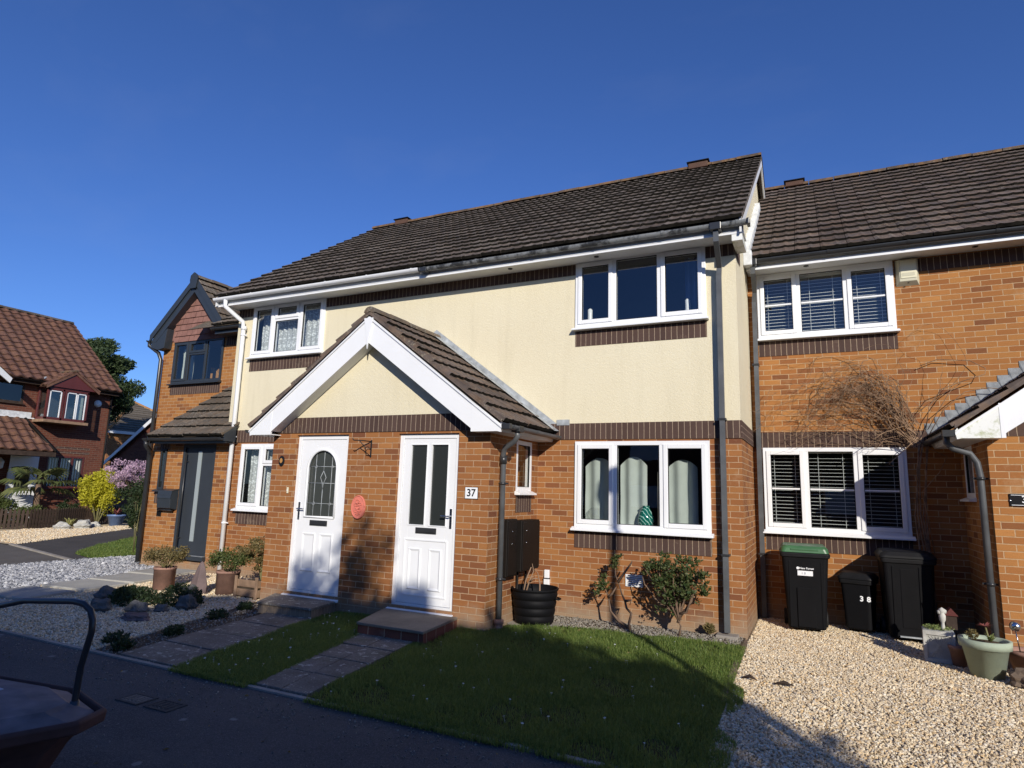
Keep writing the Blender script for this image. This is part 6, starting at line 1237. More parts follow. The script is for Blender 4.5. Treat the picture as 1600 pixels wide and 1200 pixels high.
# bins -----------------------------------------------------------------------
def bin_(name, label, loc, rz, wt, dt_, h, wb, db, lidmat, group, lid=True, style=0):
    t = thing(name, label, 'wheelie bin', loc, group); X = Matrix.Translation(loc) @ Matrix.Rotation(rz, 4, 'Z')
    def rr(w_, d_, z, r=0.045, n=5):
        pts = []
        for (sx, sy, a0) in ((1, 1, 0), (-1, 1, 90), (-1, -1, 180), (1, -1, 270)):
            for i in range(n): a = R_(a0 + 90 * i / (n - 1)); pts.append((sx * (w_ / 2 - r) + r * math.cos(a), sy * (d_ / 2 - r) + r * math.sin(a), z))
        return pts
    def loft(mb, rings, cap0=True, cap1=True):
        n = len(rings[0]); pts = [p for r in rings for p in r]; fs = [(i * n + k, i * n + (k + 1) % n, (i + 1) * n + (k + 1) % n, (i + 1) * n + k) for i in range(len(rings) - 1) for k in range(n)]
        if cap0: fs.append(tuple(range(n))[::-1])
        if cap1: fs.append(tuple(range((len(rings) - 1) * n, len(rings) * n)))
        mb.faces(pts, fs)
    z0 = 0.035; zt = h * 0.90; L = lambda s: (wb + (wt - wb) * s, db + (dt_ - db) * s)
    m = MB(X); loft(m, [rr(wb - 0.02, db - 0.02, z0), rr(*L(0.03), z0 + 0.02), rr(*L(0.5), (z0 + zt) / 2), rr(*L(0.93), zt - 0.09), rr(*L(0.97), zt - 0.055)]); m.build('body', 'bin_black', t, bevel=0.004)
    m = MB(X)     # moulded front panel and ribs, standing proud of the tapered face
    def fy(z): s = (z - z0) / (zt - z0); return -(db + (dt_ - db) * s) / 2
    def rib(x0, x1, za, zb, pr=0.012):
        m.faces([(x0, fy(za) - pr, za), (x1, fy(za) - pr, za), (x1, fy(zb) - pr, zb), (x0, fy(zb) - pr, zb), (x0, fy(za) + 0.01, za), (x1, fy(za) + 0.01, za), (x1, fy(zb) + 0.01, zb), (x0, fy(zb) + 0.01, zb)], [(0, 1, 2, 3), (0, 4, 5, 1), (3, 2, 6, 7), (0, 3, 7, 4), (1, 5, 6, 2)])
    if style == 0: rib(-wb * 0.24, wb * 0.24, 0.06, h * 0.50, 0.016); rib(-wb * 0.45, -wb * 0.40, 0.05, zt - 0.1, 0.006); rib(wb * 0.40, wb * 0.45, 0.05, zt - 0.1, 0.006)
    elif style == 1:
        for x in (-0.36, 0.24): rib(x * wb - 0.012, x * wb + 0.012, 0.12, zt - 0.09, 0.010)
        rib(-wb * 0.2, wb * 0.16, 0.16, zt - 0.12, 0.005)
    m.build('moulded_ribs', 'bin_black', t, bevel=0.004)
    m = MB(X); loft(m, [rr(wt + 0.0, dt_ + 0.0, zt - 0.06), rr(wt + 0.035, dt_ + 0.035, zt - 0.05), rr(wt + 0.045, dt_ + 0.045, zt - 0.008), rr(wt + 0.03, dt_ + 0.03, zt)]); m.build('rim', 'bin_lid', t, bevel=0.004)
    m = MB(X)
    if style == 0: loft(m, [rr(wt + 0.02, dt_ + 0.02, zt + 0.002), rr(wt + 0.0, dt_ - 0.0, zt + 0.055, 0.06), rr(wt - 0.05, dt_ - 0.06, zt + 0.085, 0.06)]); m.box(-wt * 0.30, wt * 0.30, -dt_ / 2 - 0.012, -dt_ / 2 + 0.03, zt + 0.03, zt + 0.052)
    else: loft(m, [rr(wt + 0.06, dt_ + 0.06, zt + 0.002), rr(wt + 0.055, dt_ + 0.055, zt + 0.03, 0.06), rr(wt - 0.02, dt_ - 0.02, zt + 0.075, 0.07), rr(wt - 0.16, dt_ - 0.16, zt + 0.09, 0.07)])
    m.build('lid', lidmat, t, bevel=0.006)
    m = MB(X); m.tube([(-wt * 0.4, dt_ / 2 + 0.06, zt - 0.01), (wt * 0.4, dt_ / 2 + 0.06, zt - 0.01)], 0.014, 8); m.box(-wt * 0.4, -wt * 0.36, dt_ / 2, dt_ / 2 + 0.06, zt - 0.03, zt + 0.01); m.box(wt * 0.36, wt * 0.4, dt_ / 2, dt_ / 2 + 0.06, zt - 0.03, zt + 0.01); m.build('handle', 'bin_black', t)
    for s_ in (-1, 1):
        m = MB(X); xx = s_ * (wb / 2 + 0.02); n = 20; R2 = 0.1 if h > 0.8 else 0.06
        rg = [[(xx + s_ * o, db / 2 + 0.0 + math.cos(2 * math.pi * k / n) * rr2, R2 + math.sin(2 * math.pi * k / n) * rr2) for k in range(n)] for o, rr2 in ((-0.02, R2 * 0.96), (-0.015, R2), (0.02, R2), (0.026, R2 * 0.9), (0.018, R2 * 0.5))]; loft(m, rg); m.build('wheel', 'rubber', t)
    m = MB(X); m.tube([(-wb / 2, db / 2, 0.1), (wb / 2, db / 2, 0.1)], 0.012, 6); m.build('axle', 'bin_black', t)
    return t, X, fy
GB = 'bins in front of the brick house'
t, X, fy = bin_('wheelie_bin', 'black wheelie bin with a green lid and a white council sticker', (2.80, 1.0, 0.04), 0.06, 0.54, 0.60, 1.07, 0.43, 0.46, 'green_lid', GB)
lo = lambda x, z, o=0.004: X @ Vector((x, fy(z) - o, z))
tilt = math.atan2(0.07, 0.85)
def sticker(x0, x1, za, zb, mat, nm, o=0.018): m = MB(X); m.faces([(x0, fy(za) - o, za), (x1, fy(za) - o, za), (x1, fy(zb) - o, zb), (x0, fy(zb) - o, zb)], [(0, 1, 2, 3)]); return m.build(nm, mat, t)
sticker(-0.09, 0.085, 0.685, 0.745, 'sticker_white', 'sticker', 0.006)
def btext(nm, s, size, x, z, mat, bold=0.0, par=None, o=0.008): 
    p = X @ Vector((x, fy(z) - o, z)); return text_part(nm, s, size, p, par, mat, rot=(math.pi / 2 + tilt * 0.9, 0, 0.06), depth=0.0015, bold=bold)
btext('sticker_text', 'New Forest', 0.034, 0.015, 0.775, 'sticker_white', 0.0006, t); btext('sticker_number', '1 8', 0.04, -0.02, 0.714, 'lid_label', 0.0, t, 0.009)
m = MB(X); m.faces([(-0.085 + 0.017 * math.cos(a), fy(0.775) - 0.008, 0.775 + 0.017 * math.sin(a)) for a in [i * math.pi / 6 for i in range(12)]], [tuple(range(12))]); m.build('sticker_emblem', 'sticker_white', t)
t, X, fy = bin_('food_bin', 'small black bin with white digits 3 8 between the two big bins', (3.42, 1.22, 0.04), -0.25, 0.36, 0.34, 0.72, 0.30, 0.27, 'bin_lid', GB, style=2)
for dg, x in (('3', 0.06), ('8', 0.14)): btext('number', dg, 0.085, x, 0.42, 'sticker_white', 0.003, t, 0.006)
t, X, fy = bin_('wheelie_bin', 'all-black wheelie bin with a ridged lid, nearest the shaded porch', (3.93, 1.08, 0.04), 0.03, 0.54, 0.60, 1.07, 0.46, 0.48, 'bin_lid', GB, style=1)
m = MB(X); m.box(-0.13, 0.10, fy(0.1) - 0.03, fy(0.1), 0.055, 0.07); m.build('foot_bar', 'lead', t)

# stone trough block with succulents, green pot etc.
t = thing('stone_planter', 'square cast-stone planter with a scored diamond face and moss on top', 'planter', (4.09, -0.05, 0.04))
X = Matrix.Translation((4.085, 0.02, 0.045)) @ Matrix.Rotation(-0.08, 4, 'Z'); m = MB(X); m.box(-0.14, 0.14, -0.12, 0.12, 0, 0.31); m.build('block', 'cast_stone', t, bevel=0.008)
m = MB(X)
for (a, b, c, d) in ((-0.14, 0.14, 0.27, 0.31), (-0.14, 0.14, 0.0, 0.035), (-0.14, -0.11, 0.035, 0.27), (0.11, 0.14, 0.035, 0.27)): m.box(a, b, -0.136, -0.12, c, d)
for i in range(7):
    a = -0.09 + i * 0.03; m.tube([(a, -0.124, 0.05), (0.0, -0.124, 0.155)], 0.004, 4); m.tube([(a, -0.124, 0.255), (0.0, -0.124, 0.155)], 0.004, 4)
m.build('moulding', 'pale_rock', t); leaves('moss', blob_pts((4.085, 0.02, 0.37), (0.14, 0.12, 0.02), 500, 0.2), 0.02, 'succulent_leaf', t)
t = thing('figurine', 'small pale stone figurine standing on the mossy square planter', 'figurine', (4.13, 0.0, 0.36))
m = MB(); m.lathe([(0, 0), (0.028, 0), (0.018, 0.03), (0.016, 0.07), (0.030, 0.10), (0.032, 0.14), (0.022, 0.165), (0.03, 0.18), (0.03, 0.205), (0.0, 0.225)], (4.13, -0.02, 0.365), 14); m.build('figure', 'pale_rock', t); m = MB(); m.lathe([(0, 0), (0.016, 0.0), (0.02, 0.03), (0, 0.045)], (4.105, -0.02, 0.52), 8); m.lathe([(0, 0), (0.014, 0.0), (0.018, 0.03), (0, 0.045)], (4.155, -0.02, 0.53), 8); m.build('ears', 'pale_rock', t)
t = thing('toy_house', 'tiny brown house ornament behind the pale figurine', 'ornament', (4.22, 0.12, 0.36))
m = MB(); m.box(4.17, 4.27, 0.06, 0.16, 0.36, 0.50); m.build('body', 'dark_wood', t); m = MB(); m.prism([(4.155, 0.50), (4.285, 0.50), (4.22, 0.58)], 'y', 0.045, 0.175); m.build('roof', 'maroon_paint', t)
t = thing('flower_pot', 'large sage-green plastic pot with sprouting bulbs by the brick porch', 'pot', (4.40, -0.50, 0.04))
c = (4.405, -0.44, 0.04); pot(t, c, 0.135, 0.205, 0.345, 'sage_pot', 0.03, 0.075)
P = []; V_ = []; F_ = []
def blades(name, c, n, L, w_, spread, mat, parent, droop=0.5, zf=0.7):
    V = []; F = []
    for i in range(n):
        a = random.uniform(0, 6.28); sp = spread * random.uniform(0.3, 1); l = L * random.uniform(0.6, 1.1); d = Vector((math.cos(a) * sp, math.sin(a) * sp, zf)).normalized(); s = d.cross(Vector((0, 0, 1))).normalized() * w_ / 2; b = Vector(c); o = len(V); 
        for k in range(5):
            q = k / 4; p = b + d * (l * q) - Vector((0, 0, 1)) * droop * l * q * q; ww = s * (1 - q) ** 0.6 * (0.55 + 0.9 * min(q * 2, 1) * 0.5); V += [p - ww, p + ww]
        for k in range(4): F.append((o + 2 * k, o + 2 * k + 1, o + 2 * k + 3, o + 2 * k + 2))
    npmesh(name, np.array([tuple(v) for v in V]), [np.array(F)], mat, parent)
blades('sprouts', (4.45, -0.47, 0.37), 22, 0.13, 0.028, 0.8, 'succulent_leaf', t, 0.35); blades('pink_rosette', (4.42, -0.45, 0.50), 26, 0.09, 0.03, 1.2, 'red_leaf', t, 0.2, 0.4); m = MB(); m.tube([(4.44, -0.46, 0.37), (4.42, -0.45, 0.5)], 0.008, 6); m.build('stalk', 'stem_green', t)
P = blob_pts((4.30, -0.5, 0.42), (0.05, 0.05, 0.05), 260, 0.5); leaves('dried_head', P, 0.022, 'olive_leaf', t)
t = thing('flower_pot', 'small brown pot tucked between the square planter and the sage-green pot', 'pot', (4.21, -0.15, 0.04)); pot(t, (4.235, -0.12, 0.04), 0.06, 0.085, 0.2, 'terracotta', 0.015, 0.035)
t = thing('rock', 'rough pale boulder at the right edge of the gravel beside the sage-green pot', 'rock', (4.66, -0.75, 0.04))
def rock(t, c, r, mat, name='stone', n=2, jag=0.22):
    bm_ = MB(); V, F = ICO; N = []
    for v in V:
        k = 1 + jag * (math.sin(v[0] * 5 + c[0] * 7) * math.cos(v[1] * 4 + c[1] * 5) + 0.5 * math.sin(v[2] * 9 + c[0])); N.append((c[0] + v[0] * r[0] * k, c[1] + v[1] * r[1] * k, c[2] + v[2] * r[2] * k))
    bm_.faces(N, F, False); return bm_.build(name, mat, t)
def _ico():
    p = (1 + 5 ** 0.5) / 2; V = [Vector(v).normalized() for v in ((-1, p, 0), (1, p, 0), (-1, -p, 0), (1, -p, 0), (0, -1, p), (0, 1, p), (0, -1, -p), (0, 1, -p), (p, 0, -1), (p, 0, 1), (-p, 0, -1), (-p, 0, 1))]
    F = [(0, 11, 5), (0, 5, 1), (0, 1, 7), (0, 7, 10), (0, 10, 11), (1, 5, 9), (5, 11, 4), (11, 10, 2), (10, 7, 6), (7, 1, 8), (3, 9, 4), (3, 4, 2), (3, 2, 6), (3, 6, 8), (3, 8, 9), (4, 9, 5), (2, 4, 11), (6, 2, 10), (8, 6, 7), (9, 8, 1)]
    base = (np.array([tuple(v) for v in V]), np.array(F))
    for _ in range(2):
        c = {}; F2 = []
        def mid(a, b):
            k = (min(a, b), max(a, b))
            if k not in c: V.append(((V[a] + V[b]) / 2).normalized()); c[k] = len(V) - 1
            return c[k]
        for a, b, d in F: x, y, z = mid(a, b), mid(b, d), mid(d, a); F2 += [(a, x, z), (b, y, x), (d, z, y), (x, y, z)]
        F = F2
    return base, ([tuple(v) for v in V], F)
ICO0, ICO = _ico()
rock(t, (4.68, -0.68, 0.09), (0.16, 0.15, 0.11), 'sandy_kerb')
t = thing('flower_pot', 'low brown bowl pot with a silver ball beside the porch corner at the right edge', 'pot', (4.72, -0.30, 0.04)); pot(t, (4.78, -0.22, 0.04), 0.11, 0.17, 0.24, 'terracotta', 0.02, 0.04)
m = MB(); m.lathe([(0.0, -0.05), (0.03, -0.042), (0.048, -0.015), (0.048, 0.015), (0.03, 0.042), (0, 0.05)], (4.70, -0.24, 0.50), 16); m.build('ball', 'chrome', t); m = MB(); m.tube([(4.70, -0.24, 0.45), (4.72, -0.24, 0.26)], 0.006, 6); m.build('stake', 'chrome', t)
t = thing('twig_debris', 'dark curled dead leaf lying on the pale gravel near the lawn edge', 'leaf litter', (2.36, -1.85, 0.05))
for (cx_, cy_, L_, a_) in ((2.37, -1.83, 0.13, -0.5), (2.66, -1.88, 0.16, 0.05)):
    m = MB(); m.tube([(cx_ - L_ / 2, cy_, 0.055), (cx_, cy_ + 0.01, 0.075), (cx_ + L_ / 2, cy_ + L_ * a_ * 0.5, 0.06)], [0.006, 0.018, 0.004], 6); m.build('curl', 'dark_wood', t)

# ---- left front garden
GP = 'terracotta pots in the left gravel garden'
for i, (c, lb, rr_) in enumerate((((-6.06, -1.58, 0.03), 'pale pinkish terracotta pot with a dry shrub, standing nearest the dark grey door', 0.155), ((-5.02, -1.30, 0.03), 'darker terracotta pot with a bushy shrub beside the tall purple stone', 0.165))):
    t = thing('flower_pot', lb, 'pot', c, GP); pot(t, c, rr_ * 0.95, rr_, 0.34, 'terracotta', 0.02, 0.035)
    m = MB()
    for k in range(14): a = random.uniform(0, 6.28); m.tube([(c[0], c[1], 0.33), (c[0] + 0.12 * math.cos(a), c[1] + 0.12 * math.sin(a), 0.45), (c[0] + 0.27 * math.cos(a), c[1] + 0.27 * math.sin(a), 0.55 + 0.1 * random.random())], [0.007, 0.005, 0.003], 5)
    m.build('stems', 'stem_green', t); P = np.concatenate([blob_pts((c[0] + 0.24 * math.cos(a), c[1] + 0.22 * math.sin(a), 0.53 + 0.06 * math.sin(3 * a)), (0.1, 0.1, 0.1), 150, 0.1) for a in np.arange(0, 6.28, 0.42)] + [blob_pts((c[0], c[1], 0.55), (0.2, 0.2, 0.1), 400, 0.1)]); leaves('foliage', P, 0.032, 'olive_leaf' if i == 0 else 'shrub_leaf', t)
bush('shrub', 'rounded olive-brown shrub against the wall between the white downpipe and the porch', 'shrub', (-4.65, -0.95, 0.62), (0.52, 0.45, 0.30), 5200, 0.034, 'olive_leaf', base=(-4.65, -0.95, 0.03), stems=12)
t = thing('planter_crate', 'weathered wooden planter in front of the olive-brown shrub', 'planter', (-4.45, -1.25, 0.03))
m = MB(); a, b, c_, d = -4.72, -4.26, -1.42, -1.12
for i in range(2): m.box(a, b, c_, c_ + 0.02, 0.06 + i * 0.13, 0.16 + i * 0.13); m.box(b - 0.02, b, c_ + 0.02, d, 0.06 + i * 0.13, 0.16 + i * 0.13)
for x in (a, b - 0.05): m.box(x, x + 0.05, c_ - 0.02, c_, 0.0, 0.34)
m.build('boards', 'old_wood', t, bevel=0.004); MB().box(a + 0.02, b - 0.03, c_ + 0.02, d, 0.03, 0.25).build('soil', 'soil', t)
t = thing('standing_stone', 'tall pointed purple-grey stone standing upright in the gravel', 'stone', (-5.35, -1.55, 0.03))
m = MB(); prof = [(0.16, 0.0), (0.15, 0.12), (0.12, 0.25), (0.075, 0.38), (0.035, 0.45), (0.0, 0.47)]; pts = []; n = 10
for r_, z in prof:
    for k in range(n): a = 2 * math.pi * k / n; q = 1 + 0.12 * math.sin(k * 2.3 + z * 8); pts.append((-5.36 + r_ * q * math.cos(a) + z * 0.06, -1.52 + r_ * 0.55 * q * math.sin(a), 0.03 + z))
m.faces(pts, [(i * n + k, i * n + (k + 1) % n, (i + 1) * n + (k + 1) % n, (i + 1) * n + k) for i in range(5) for k in range(n)]); m.build('stone', 'purple_rock', t)
GR_ = 'stones of the rockery'
for i, (x, y, r, mt, lb) in enumerate(((-5.25, -3.02, (0.17, 0.11, 0.1), 'rock', 'flat grey stone at the left front of the dark green rockery mound'), (-4.78, -2.86, (0.16, 0.1, 0.1), 'rock', 'dark slate-grey stone front and centre of the rockery'), (-4.58, -2.66, (0.1, 0.08, 0.07), 'rock', 'small round grey stone between the two larger rockery stones'), (-4.48, -2.38, (0.13, 0.1, 0.13), 'rock', 'pale angular boulder at the right front of the rockery'), (-4.78, -2.12, (0.13, 0.11, 0.17), 'rock', 'tall mossy stone at the back right of the rockery'), (-4.4, -3.12, (0.2, 0.12, 0.06), 'purple_rock', 'low brownish stone lying in front of the rockery'), (-5.9, -2.55, (0.14, 0.12, 0.12), 'rock', 'rounded grey stone at the back left of the rockery'))):
    t = thing('rock', lb, 'rock', (x, y, 0.02), GR_); rock(t, (x, y, 0.02 + r[2] * 0.5), r, mt)
for i, (x, y, r, lb) in enumerate(((-5.35, -2.5, (0.42, 0.28, 0.2), 'dark green cushion plant in the middle of the rockery'), (-4.85, -2.2, (0.34, 0.26, 0.24), 'dark green cushion plant at the right side of the rockery'), (-5.75, -2.35, (0.25, 0.22, 0.14), 'low grassy cushion plant at the left end of the rockery'))):
    t = thing('cushion_plant', lb, 'plant', (x, y, 0.02), 'cushion plants in the rockery'); leaves('foliage', blob_pts((x, y, 0.05), r, 3500, 0.6), 0.035, 'dark_leaf' if i < 2 else 'shrub_leaf', t)
for i, (x, y, r) in enumerate(((-3.35, -3.4, 0.09), (-3.7, -2.55, 0.11), (-3.55, -3.9, 0.1), (-3.2, -4.05, 0.08), (-3.85, -2.0, 0.08))):
    t = thing('border_plant', ['small dark weed clump in the border, near the middle of the path', 'round dark clump in the border nearest the doorstep side', 'dark clump in the border close to the road', 'tiny dark clump where the border meets the road', 'low clump in the border beside the doorstep'][i], 'plant', (x, y, 0.03), 'clumps in the soil border'); leaves('foliage', blob_pts((x, y, 0.06), (r, r * 1.4, 0.07), 420, 0.3), 0.035, 'dark_leaf', t)

# foreground trolley
t = thing('garden_trolley', 'brown plastic trolley tub with a black arched handle at the bottom left corner', 'trolley', (-0.8, -6.4, 0.0))
m = MB(); TR = [(-1.62, -6.16), (-0.62, -6.02), (-0.20, -6.13), (-0.13, -6.30), (-0.40, -6.95), (-1.75, -7.2)]
cxm, cym = -0.85, -6.55
def chaikin(P):
    o = []
    for i in range(len(P)): (ax_, ay_), (bx_, by_) = P[i], P[(i + 1) % len(P)]; o += [(ax_ * .8 + bx_ * .2, ay_ * .8 + by_ * .2), (ax_ * .2 + bx_ * .8, ay_ * .2 + by_ * .8)]
    return o
def ring(s, z): return [((x - cxm) * s + cxm, (y - cym) * s + cym, z) for x, y in TR]
R0 = [ring(0.62, 0.05), ring(0.70, 0.28), ring(0.80, 0.42), ring(0.90, 0.505), ring(1.0, 0.51), ring(1.01, 0.565), ring(0.97, 0.575), ring(0.95, 0.53)]
n = len(TR); pts = [p for r in R0 for p in r]; m.faces(pts, [(i * n + k, i * n + (k + 1) % n, (i + 1) * n + (k + 1) % n, (i + 1) * n + k) for i in range(len(R0) - 1) for k in range(n)] + [tuple(range(n))]); m.build('tub', 'pink_brown_plastic', t, bevel=0.03, seg=3)
m = MB(); R1 = [ring(0.95, 0.535), ring(0.93, 0.56), ring(0.80, 0.585), ring(0.76, 0.60), ring(0.55, 0.61)]; pts = [p for r in R1 for p in r]; m.faces(pts, [(i * n + k, i * n + (k + 1) % n, (i + 1) * n + (k + 1) % n, (i + 1) * n + k) for i in range(4) for k in range(n)] + [tuple(range(4 * n, 5 * n))]); m.build('lid', 'tub_lid', t, bevel=0.012, seg=2)
m = MB(); m.box(-1.30, -0.78, -6.42, -6.30, 0.609, 0.614); m.build('lid_label', 'lid_label', t)
m = MB(); m.tube([(-0.34, -6.2, 0.50), (-0.345, -6.2, 0.60), (-0.335, -6.2, 0.76), (-0.285, -6.2, 0.93), (-0.287, -6.2, 0.985), (-0.315, -6.2, 1.03), (-0.37, -6.2, 1.055), (-0.46, -6.2, 1.06), (-0.9, -6.2, 1.02), (-1.15, -6.2, 0.965), (-1.4, -6.2, 0.93), (-1.52, -6.2, 0.88), (-1.55, -6.2, 0.7), (-1.55, -6.2, 0.5)], 0.0155, 12); m.build('handle', 'black_plastic', t)
m = MB(); m.tube([(-0.342, -6.2, 0.50), (-0.346, -6.2, 0.60)], 0.021, 10); m.build('handle_socket', 'anthracite', t)

# ---- far garden
bush('shrub', 'bright yellow-green rounded shrub in front of the far red brick house', 'shrub', (-19.9, 5.75, 1.15), (0.75, 0.75, 1.05), 9000, 0.075, 'yellow_leaf', stems=8, stem_r=0.02)
t = tree('blossom_tree', 'small tree with pale lilac-pink blossom beside the yellow shrub', 'tree', (-18.2, 5.9, 0), 0.9, ((-18.2, 5.75, 1.85), (0.8, 1.0, 0.5)), 46, 0.2, 0.06, 4800, 'lilac_petal', 0.05)
leaves('leaves', blob_pts((-18.2, 6.1, 1.35), (0.9, 0.9, 0.55), 2600, 0.2), 0.08, 'dark_leaf', t)
bush('shrub', 'dark evergreen shrub between the blossom tree and the brick porch corner', 'shrub', (-15.0, 4.05, 0.85), (0.6, 0.62, 0.85), 9000, 0.07, 'dark_leaf', stems=8, stem_r=0.02)
bush('shrub', 'thin twiggy shrub right beside the black downpipe of the dark-doored house', 'shrub', (-10.6, 0.95, 0.9), (0.28, 0.3, 0.8), 700, 0.05, 'dark_leaf', base=(-10.6, 0.95, 0.03), stems=5, stem_r=0.006)
bush('shrub', 'mixed green shrub at the left edge behind the picket fence', 'shrub', (-20.6, 2.9, 0.55), (0.7, 0.75, 0.55), 7000, 0.06, 'shrub_leaf', stems=6)
bush('shrub', 'bright green low shrub between the palm and the picket fence', 'shrub', (-19.9, 3.6, 0.45), (0.5, 0.55, 0.42), 5000, 0.05, 'shrub_leaf', stems=6)
bush('shrub', 'reddish climbing shrub on the wall beside the far arched door', 'shrub', (-21.4, 3.0, 1.3), (0.3, 0.35, 0.9), 2200, 0.07, 'red_leaf', stems=6)
bush('shrub', 'dark low shrub behind the yellow-striped sword plant', 'shrub', (-20.4, 5.0, 0.5), (0.6, 0.5, 0.4), 5000, 0.05, 'dark_leaf', stems=6)
t = thing('palm', 'fan palm with drooping fronds in front of the far arched door', 'palm', (-20.6, 4.15, 0.0))
m = MB(); m.tube([(-20.6, 4.15, 0), (-20.58, 4.12, 0.7), (-20.6, 4.1, 1.4)], [0.11, 0.09, 0.08], 8); m.build('trunk', 'bark', t)
V = []; F = []
for i in range(11):
    a = 2 * math.pi * i / 11 + 0.2; el = [0.75, 0.15, -0.25][i % 3]; hub = Vector((-20.6, 4.1, 1.42)); d = Vector((math.cos(a), math.sin(a), el)).normalized(); st_ = hub + d * 0.55; up = Vector((0, 0, 1)); s = d.cross(up).normalized(); nn = s.cross(d)
    o = len(V); V += [hub - s * 0.012, hub + s * 0.012, st_ + s * 0.012, st_ - s * 0.012]; F.append((o, o + 1, o + 2, o + 3))
    for k in range(17):
        b = R_(-100 + 200 * k / 16); dd = (d * math.cos(b) + s * math.sin(b)).normalized(); L = 0.66 * (0.75 + 0.25 * math.cos(b)); w_ = (dd.cross(nn).normalized() + nn * 0.5) * 0.042; tip = st_ + dd * L - Vector((0, 0, 0.2)); md = st_ + dd * L * 0.55
        o = len(V); V += [st_, md + w_, tip, md - w_]; F.append((o, o + 1, o + 2, o + 3))
npmesh('fronds', np.array([tuple(v) for v in V]), [np.array(F)], 'palm_leaf', t)
for (c, lb, mt, n, L, w_) in (((-19.0, 4.35, 0.05), 'yellow-striped sword-leaved plant among rocks by the picket fence', 'variegated_leaf', 46, 0.75, 0.055), ((-19.3, 6.05, 0.40), 'red-leaved spiky plant growing from the blue pot', 'red_leaf', 30, 0.6, 0.04), ((-18.4, 6.55, 0.05), 'pale green leafy plant among stones beside the blue pot', 'succulent_leaf', 30, 0.4, 0.07)):
    t = thing('sword_plant', lb, 'plant', c); blades('fronds', c, n, L, w_, 0.9, mt, t, 0.55, 1.0)
t = thing('flower_pot', 'blue glazed pot holding the red-leaved plant by the picket fence', 'pot', (-19.3, 6.05, 0.03)); pot(t, (-19.3, 6.05, 0.03), 0.19, 0.28, 0.38, 'blue_pot', 0.03, 0.05)
for i, (x, y, s, lb) in enumerate(((-18.7, 3.95, 0.2, 'grey-white rock at the left foot of the sword-leaved plant'), (-18.6, 4.55, 0.24, 'large grey-white rock in front of the sword-leaved plant'), (-18.9, 5.1, 0.17, 'grey rock to the right of the sword-leaved plant'), (-18.0, 6.35, 0.15, 'white rock just right of the blue pot'), (-17.6, 6.7, 0.14, 'smaller white rock second from the blue pot'), (-17.4, 7.05, 0.16, 'pale rock furthest right of the blue pot'))):
    t = thing('rock', lb, 'rock', (x, y, 0.02), 'rocks along the far gravel bed'); rock(t, (x, y, s * 0.5), (s, s, s * 0.75), 'pale_rock')
t = thing('picket_fence', 'low dark brown picket fence in front of the far red brick house', 'fence', (-19.9, 4.8, 0))
fp = [(-19.9, 2.5), (-19.35, 3.3), (-19.5, 4.2), (-20.0, 5.4), (-20.3, 6.9)]; m0 = MB(); m0.prism([(-0.035, 0.02), (0.035, 0.02), (0.035, 0.60), (0, 0.66), (-0.035, 0.60)], 'y', -0.012, 0.012); pk = None
for i in range(len(fp) - 1):
    A, B = Vector((*fp[i], 0)), Vector((*fp[i + 1], 0)); n = int((B - A).length / 0.10); an = math.atan2(B.y - A.y, B.x - A.x)
    m = MB(); m.tube([A + Vector((0, 0, 0.18)), B + Vector((0, 0, 0.18))], 0.025, 4); m.tube([A + Vector((0, 0, 0.48)), B + Vector((0, 0, 0.48))], 0.025, 4); m.build('rail', 'dark_wood', t)
    for k in range(n):
        p = A.lerp(B, (k + 0.5) / n)
        if pk is None: pk = m0.build('picket', 'dark_wood', t); o = pk
        else: o = pk.copy(); COL.objects.link(o); o.parent = t; o.matrix_parent_inverse = pk.matrix_parent_inverse.copy()
        o.location = p + Vector((0.03, 0, random.uniform(-.02, .02))); o.rotation_euler = (0, 0, an)

# ================================================================== gravel, grass, daisies
def inside(px, py, poly):
    r = np.zeros(len(px), bool); n = len(poly)
    for i in range(n):
        x1, y1 = poly[i]; x2, y2 = poly[(i + 1) % n]; c = ((y1 > py) != (y2 > py)) & (px < (x2 - x1) * (py - y1) / (y2 - y1 + 1e-12) + x1); r ^= c
    return r
def scatter(poly, n, hx=None):
    xs = [p[0] for p in poly]; ys = [p[1] for p in poly]; out_ = []; tot = 0
    while tot < n:
        x = rng.uniform(min(xs), max(xs), n); y = rng.uniform(min(ys), max(ys), n); k = inside(x, y, poly)
        if hx is not None: k &= ~hx(x, y)
        out_.append(np.stack([x[k], y[k]], 1)); tot += k.sum()
    return np.concatenate(out_)[:n]
def stones(name, poly, n, r0, r1, z, mat, flat=0.6, hx=None):
    P = scatter(poly, n, hx); bv, bf = ICO0; nv = len(bv); R3 = rng.normal(size=(n, 3, 3)); Q, _ = np.linalg.qr(R3)
    s = rng.uniform(r0, r1, (n, 1)) * np.concatenate([rng.uniform(0.8, 1.4, (n, 1)), rng.uniform(0.6, 1.0, (n, 1)), rng.uniform(0.4, 0.75, (n, 1))], 1)
    jit = 1 + 0.18 * rng.normal(size=(n, nv, 1)); L = bv[None] * s[:, None, :] * jit; W = np.einsum('nij,nkj->nki', Q, L); W[:, :, 2] *= 0.85
    zz = z + rng.uniform(0, 0.55, (n, 1)) * s.mean(1, keepdims=True)
    W[:, :, 0] += P[:, :1]; W[:, :, 1] += P[:, 1:]; W[:, :, 2] += zz
    F = (bf[None] + (np.arange(n) * nv)[:, None, None]).reshape(-1, 3); o = npmesh(name, W.reshape(-1, 3), [F], mat); tag(o, kind='stuff'); return o
stones('pale_gravel', [(2.3, -4.3), (6.2, -4.3), (6.2, 0.05), (4.67, 0.05), (4.67, 1.5), (2.2, 1.5), (2.21, 0.0)], 80000, 0.007, 0.0155, 0.034, 'beige_stone')
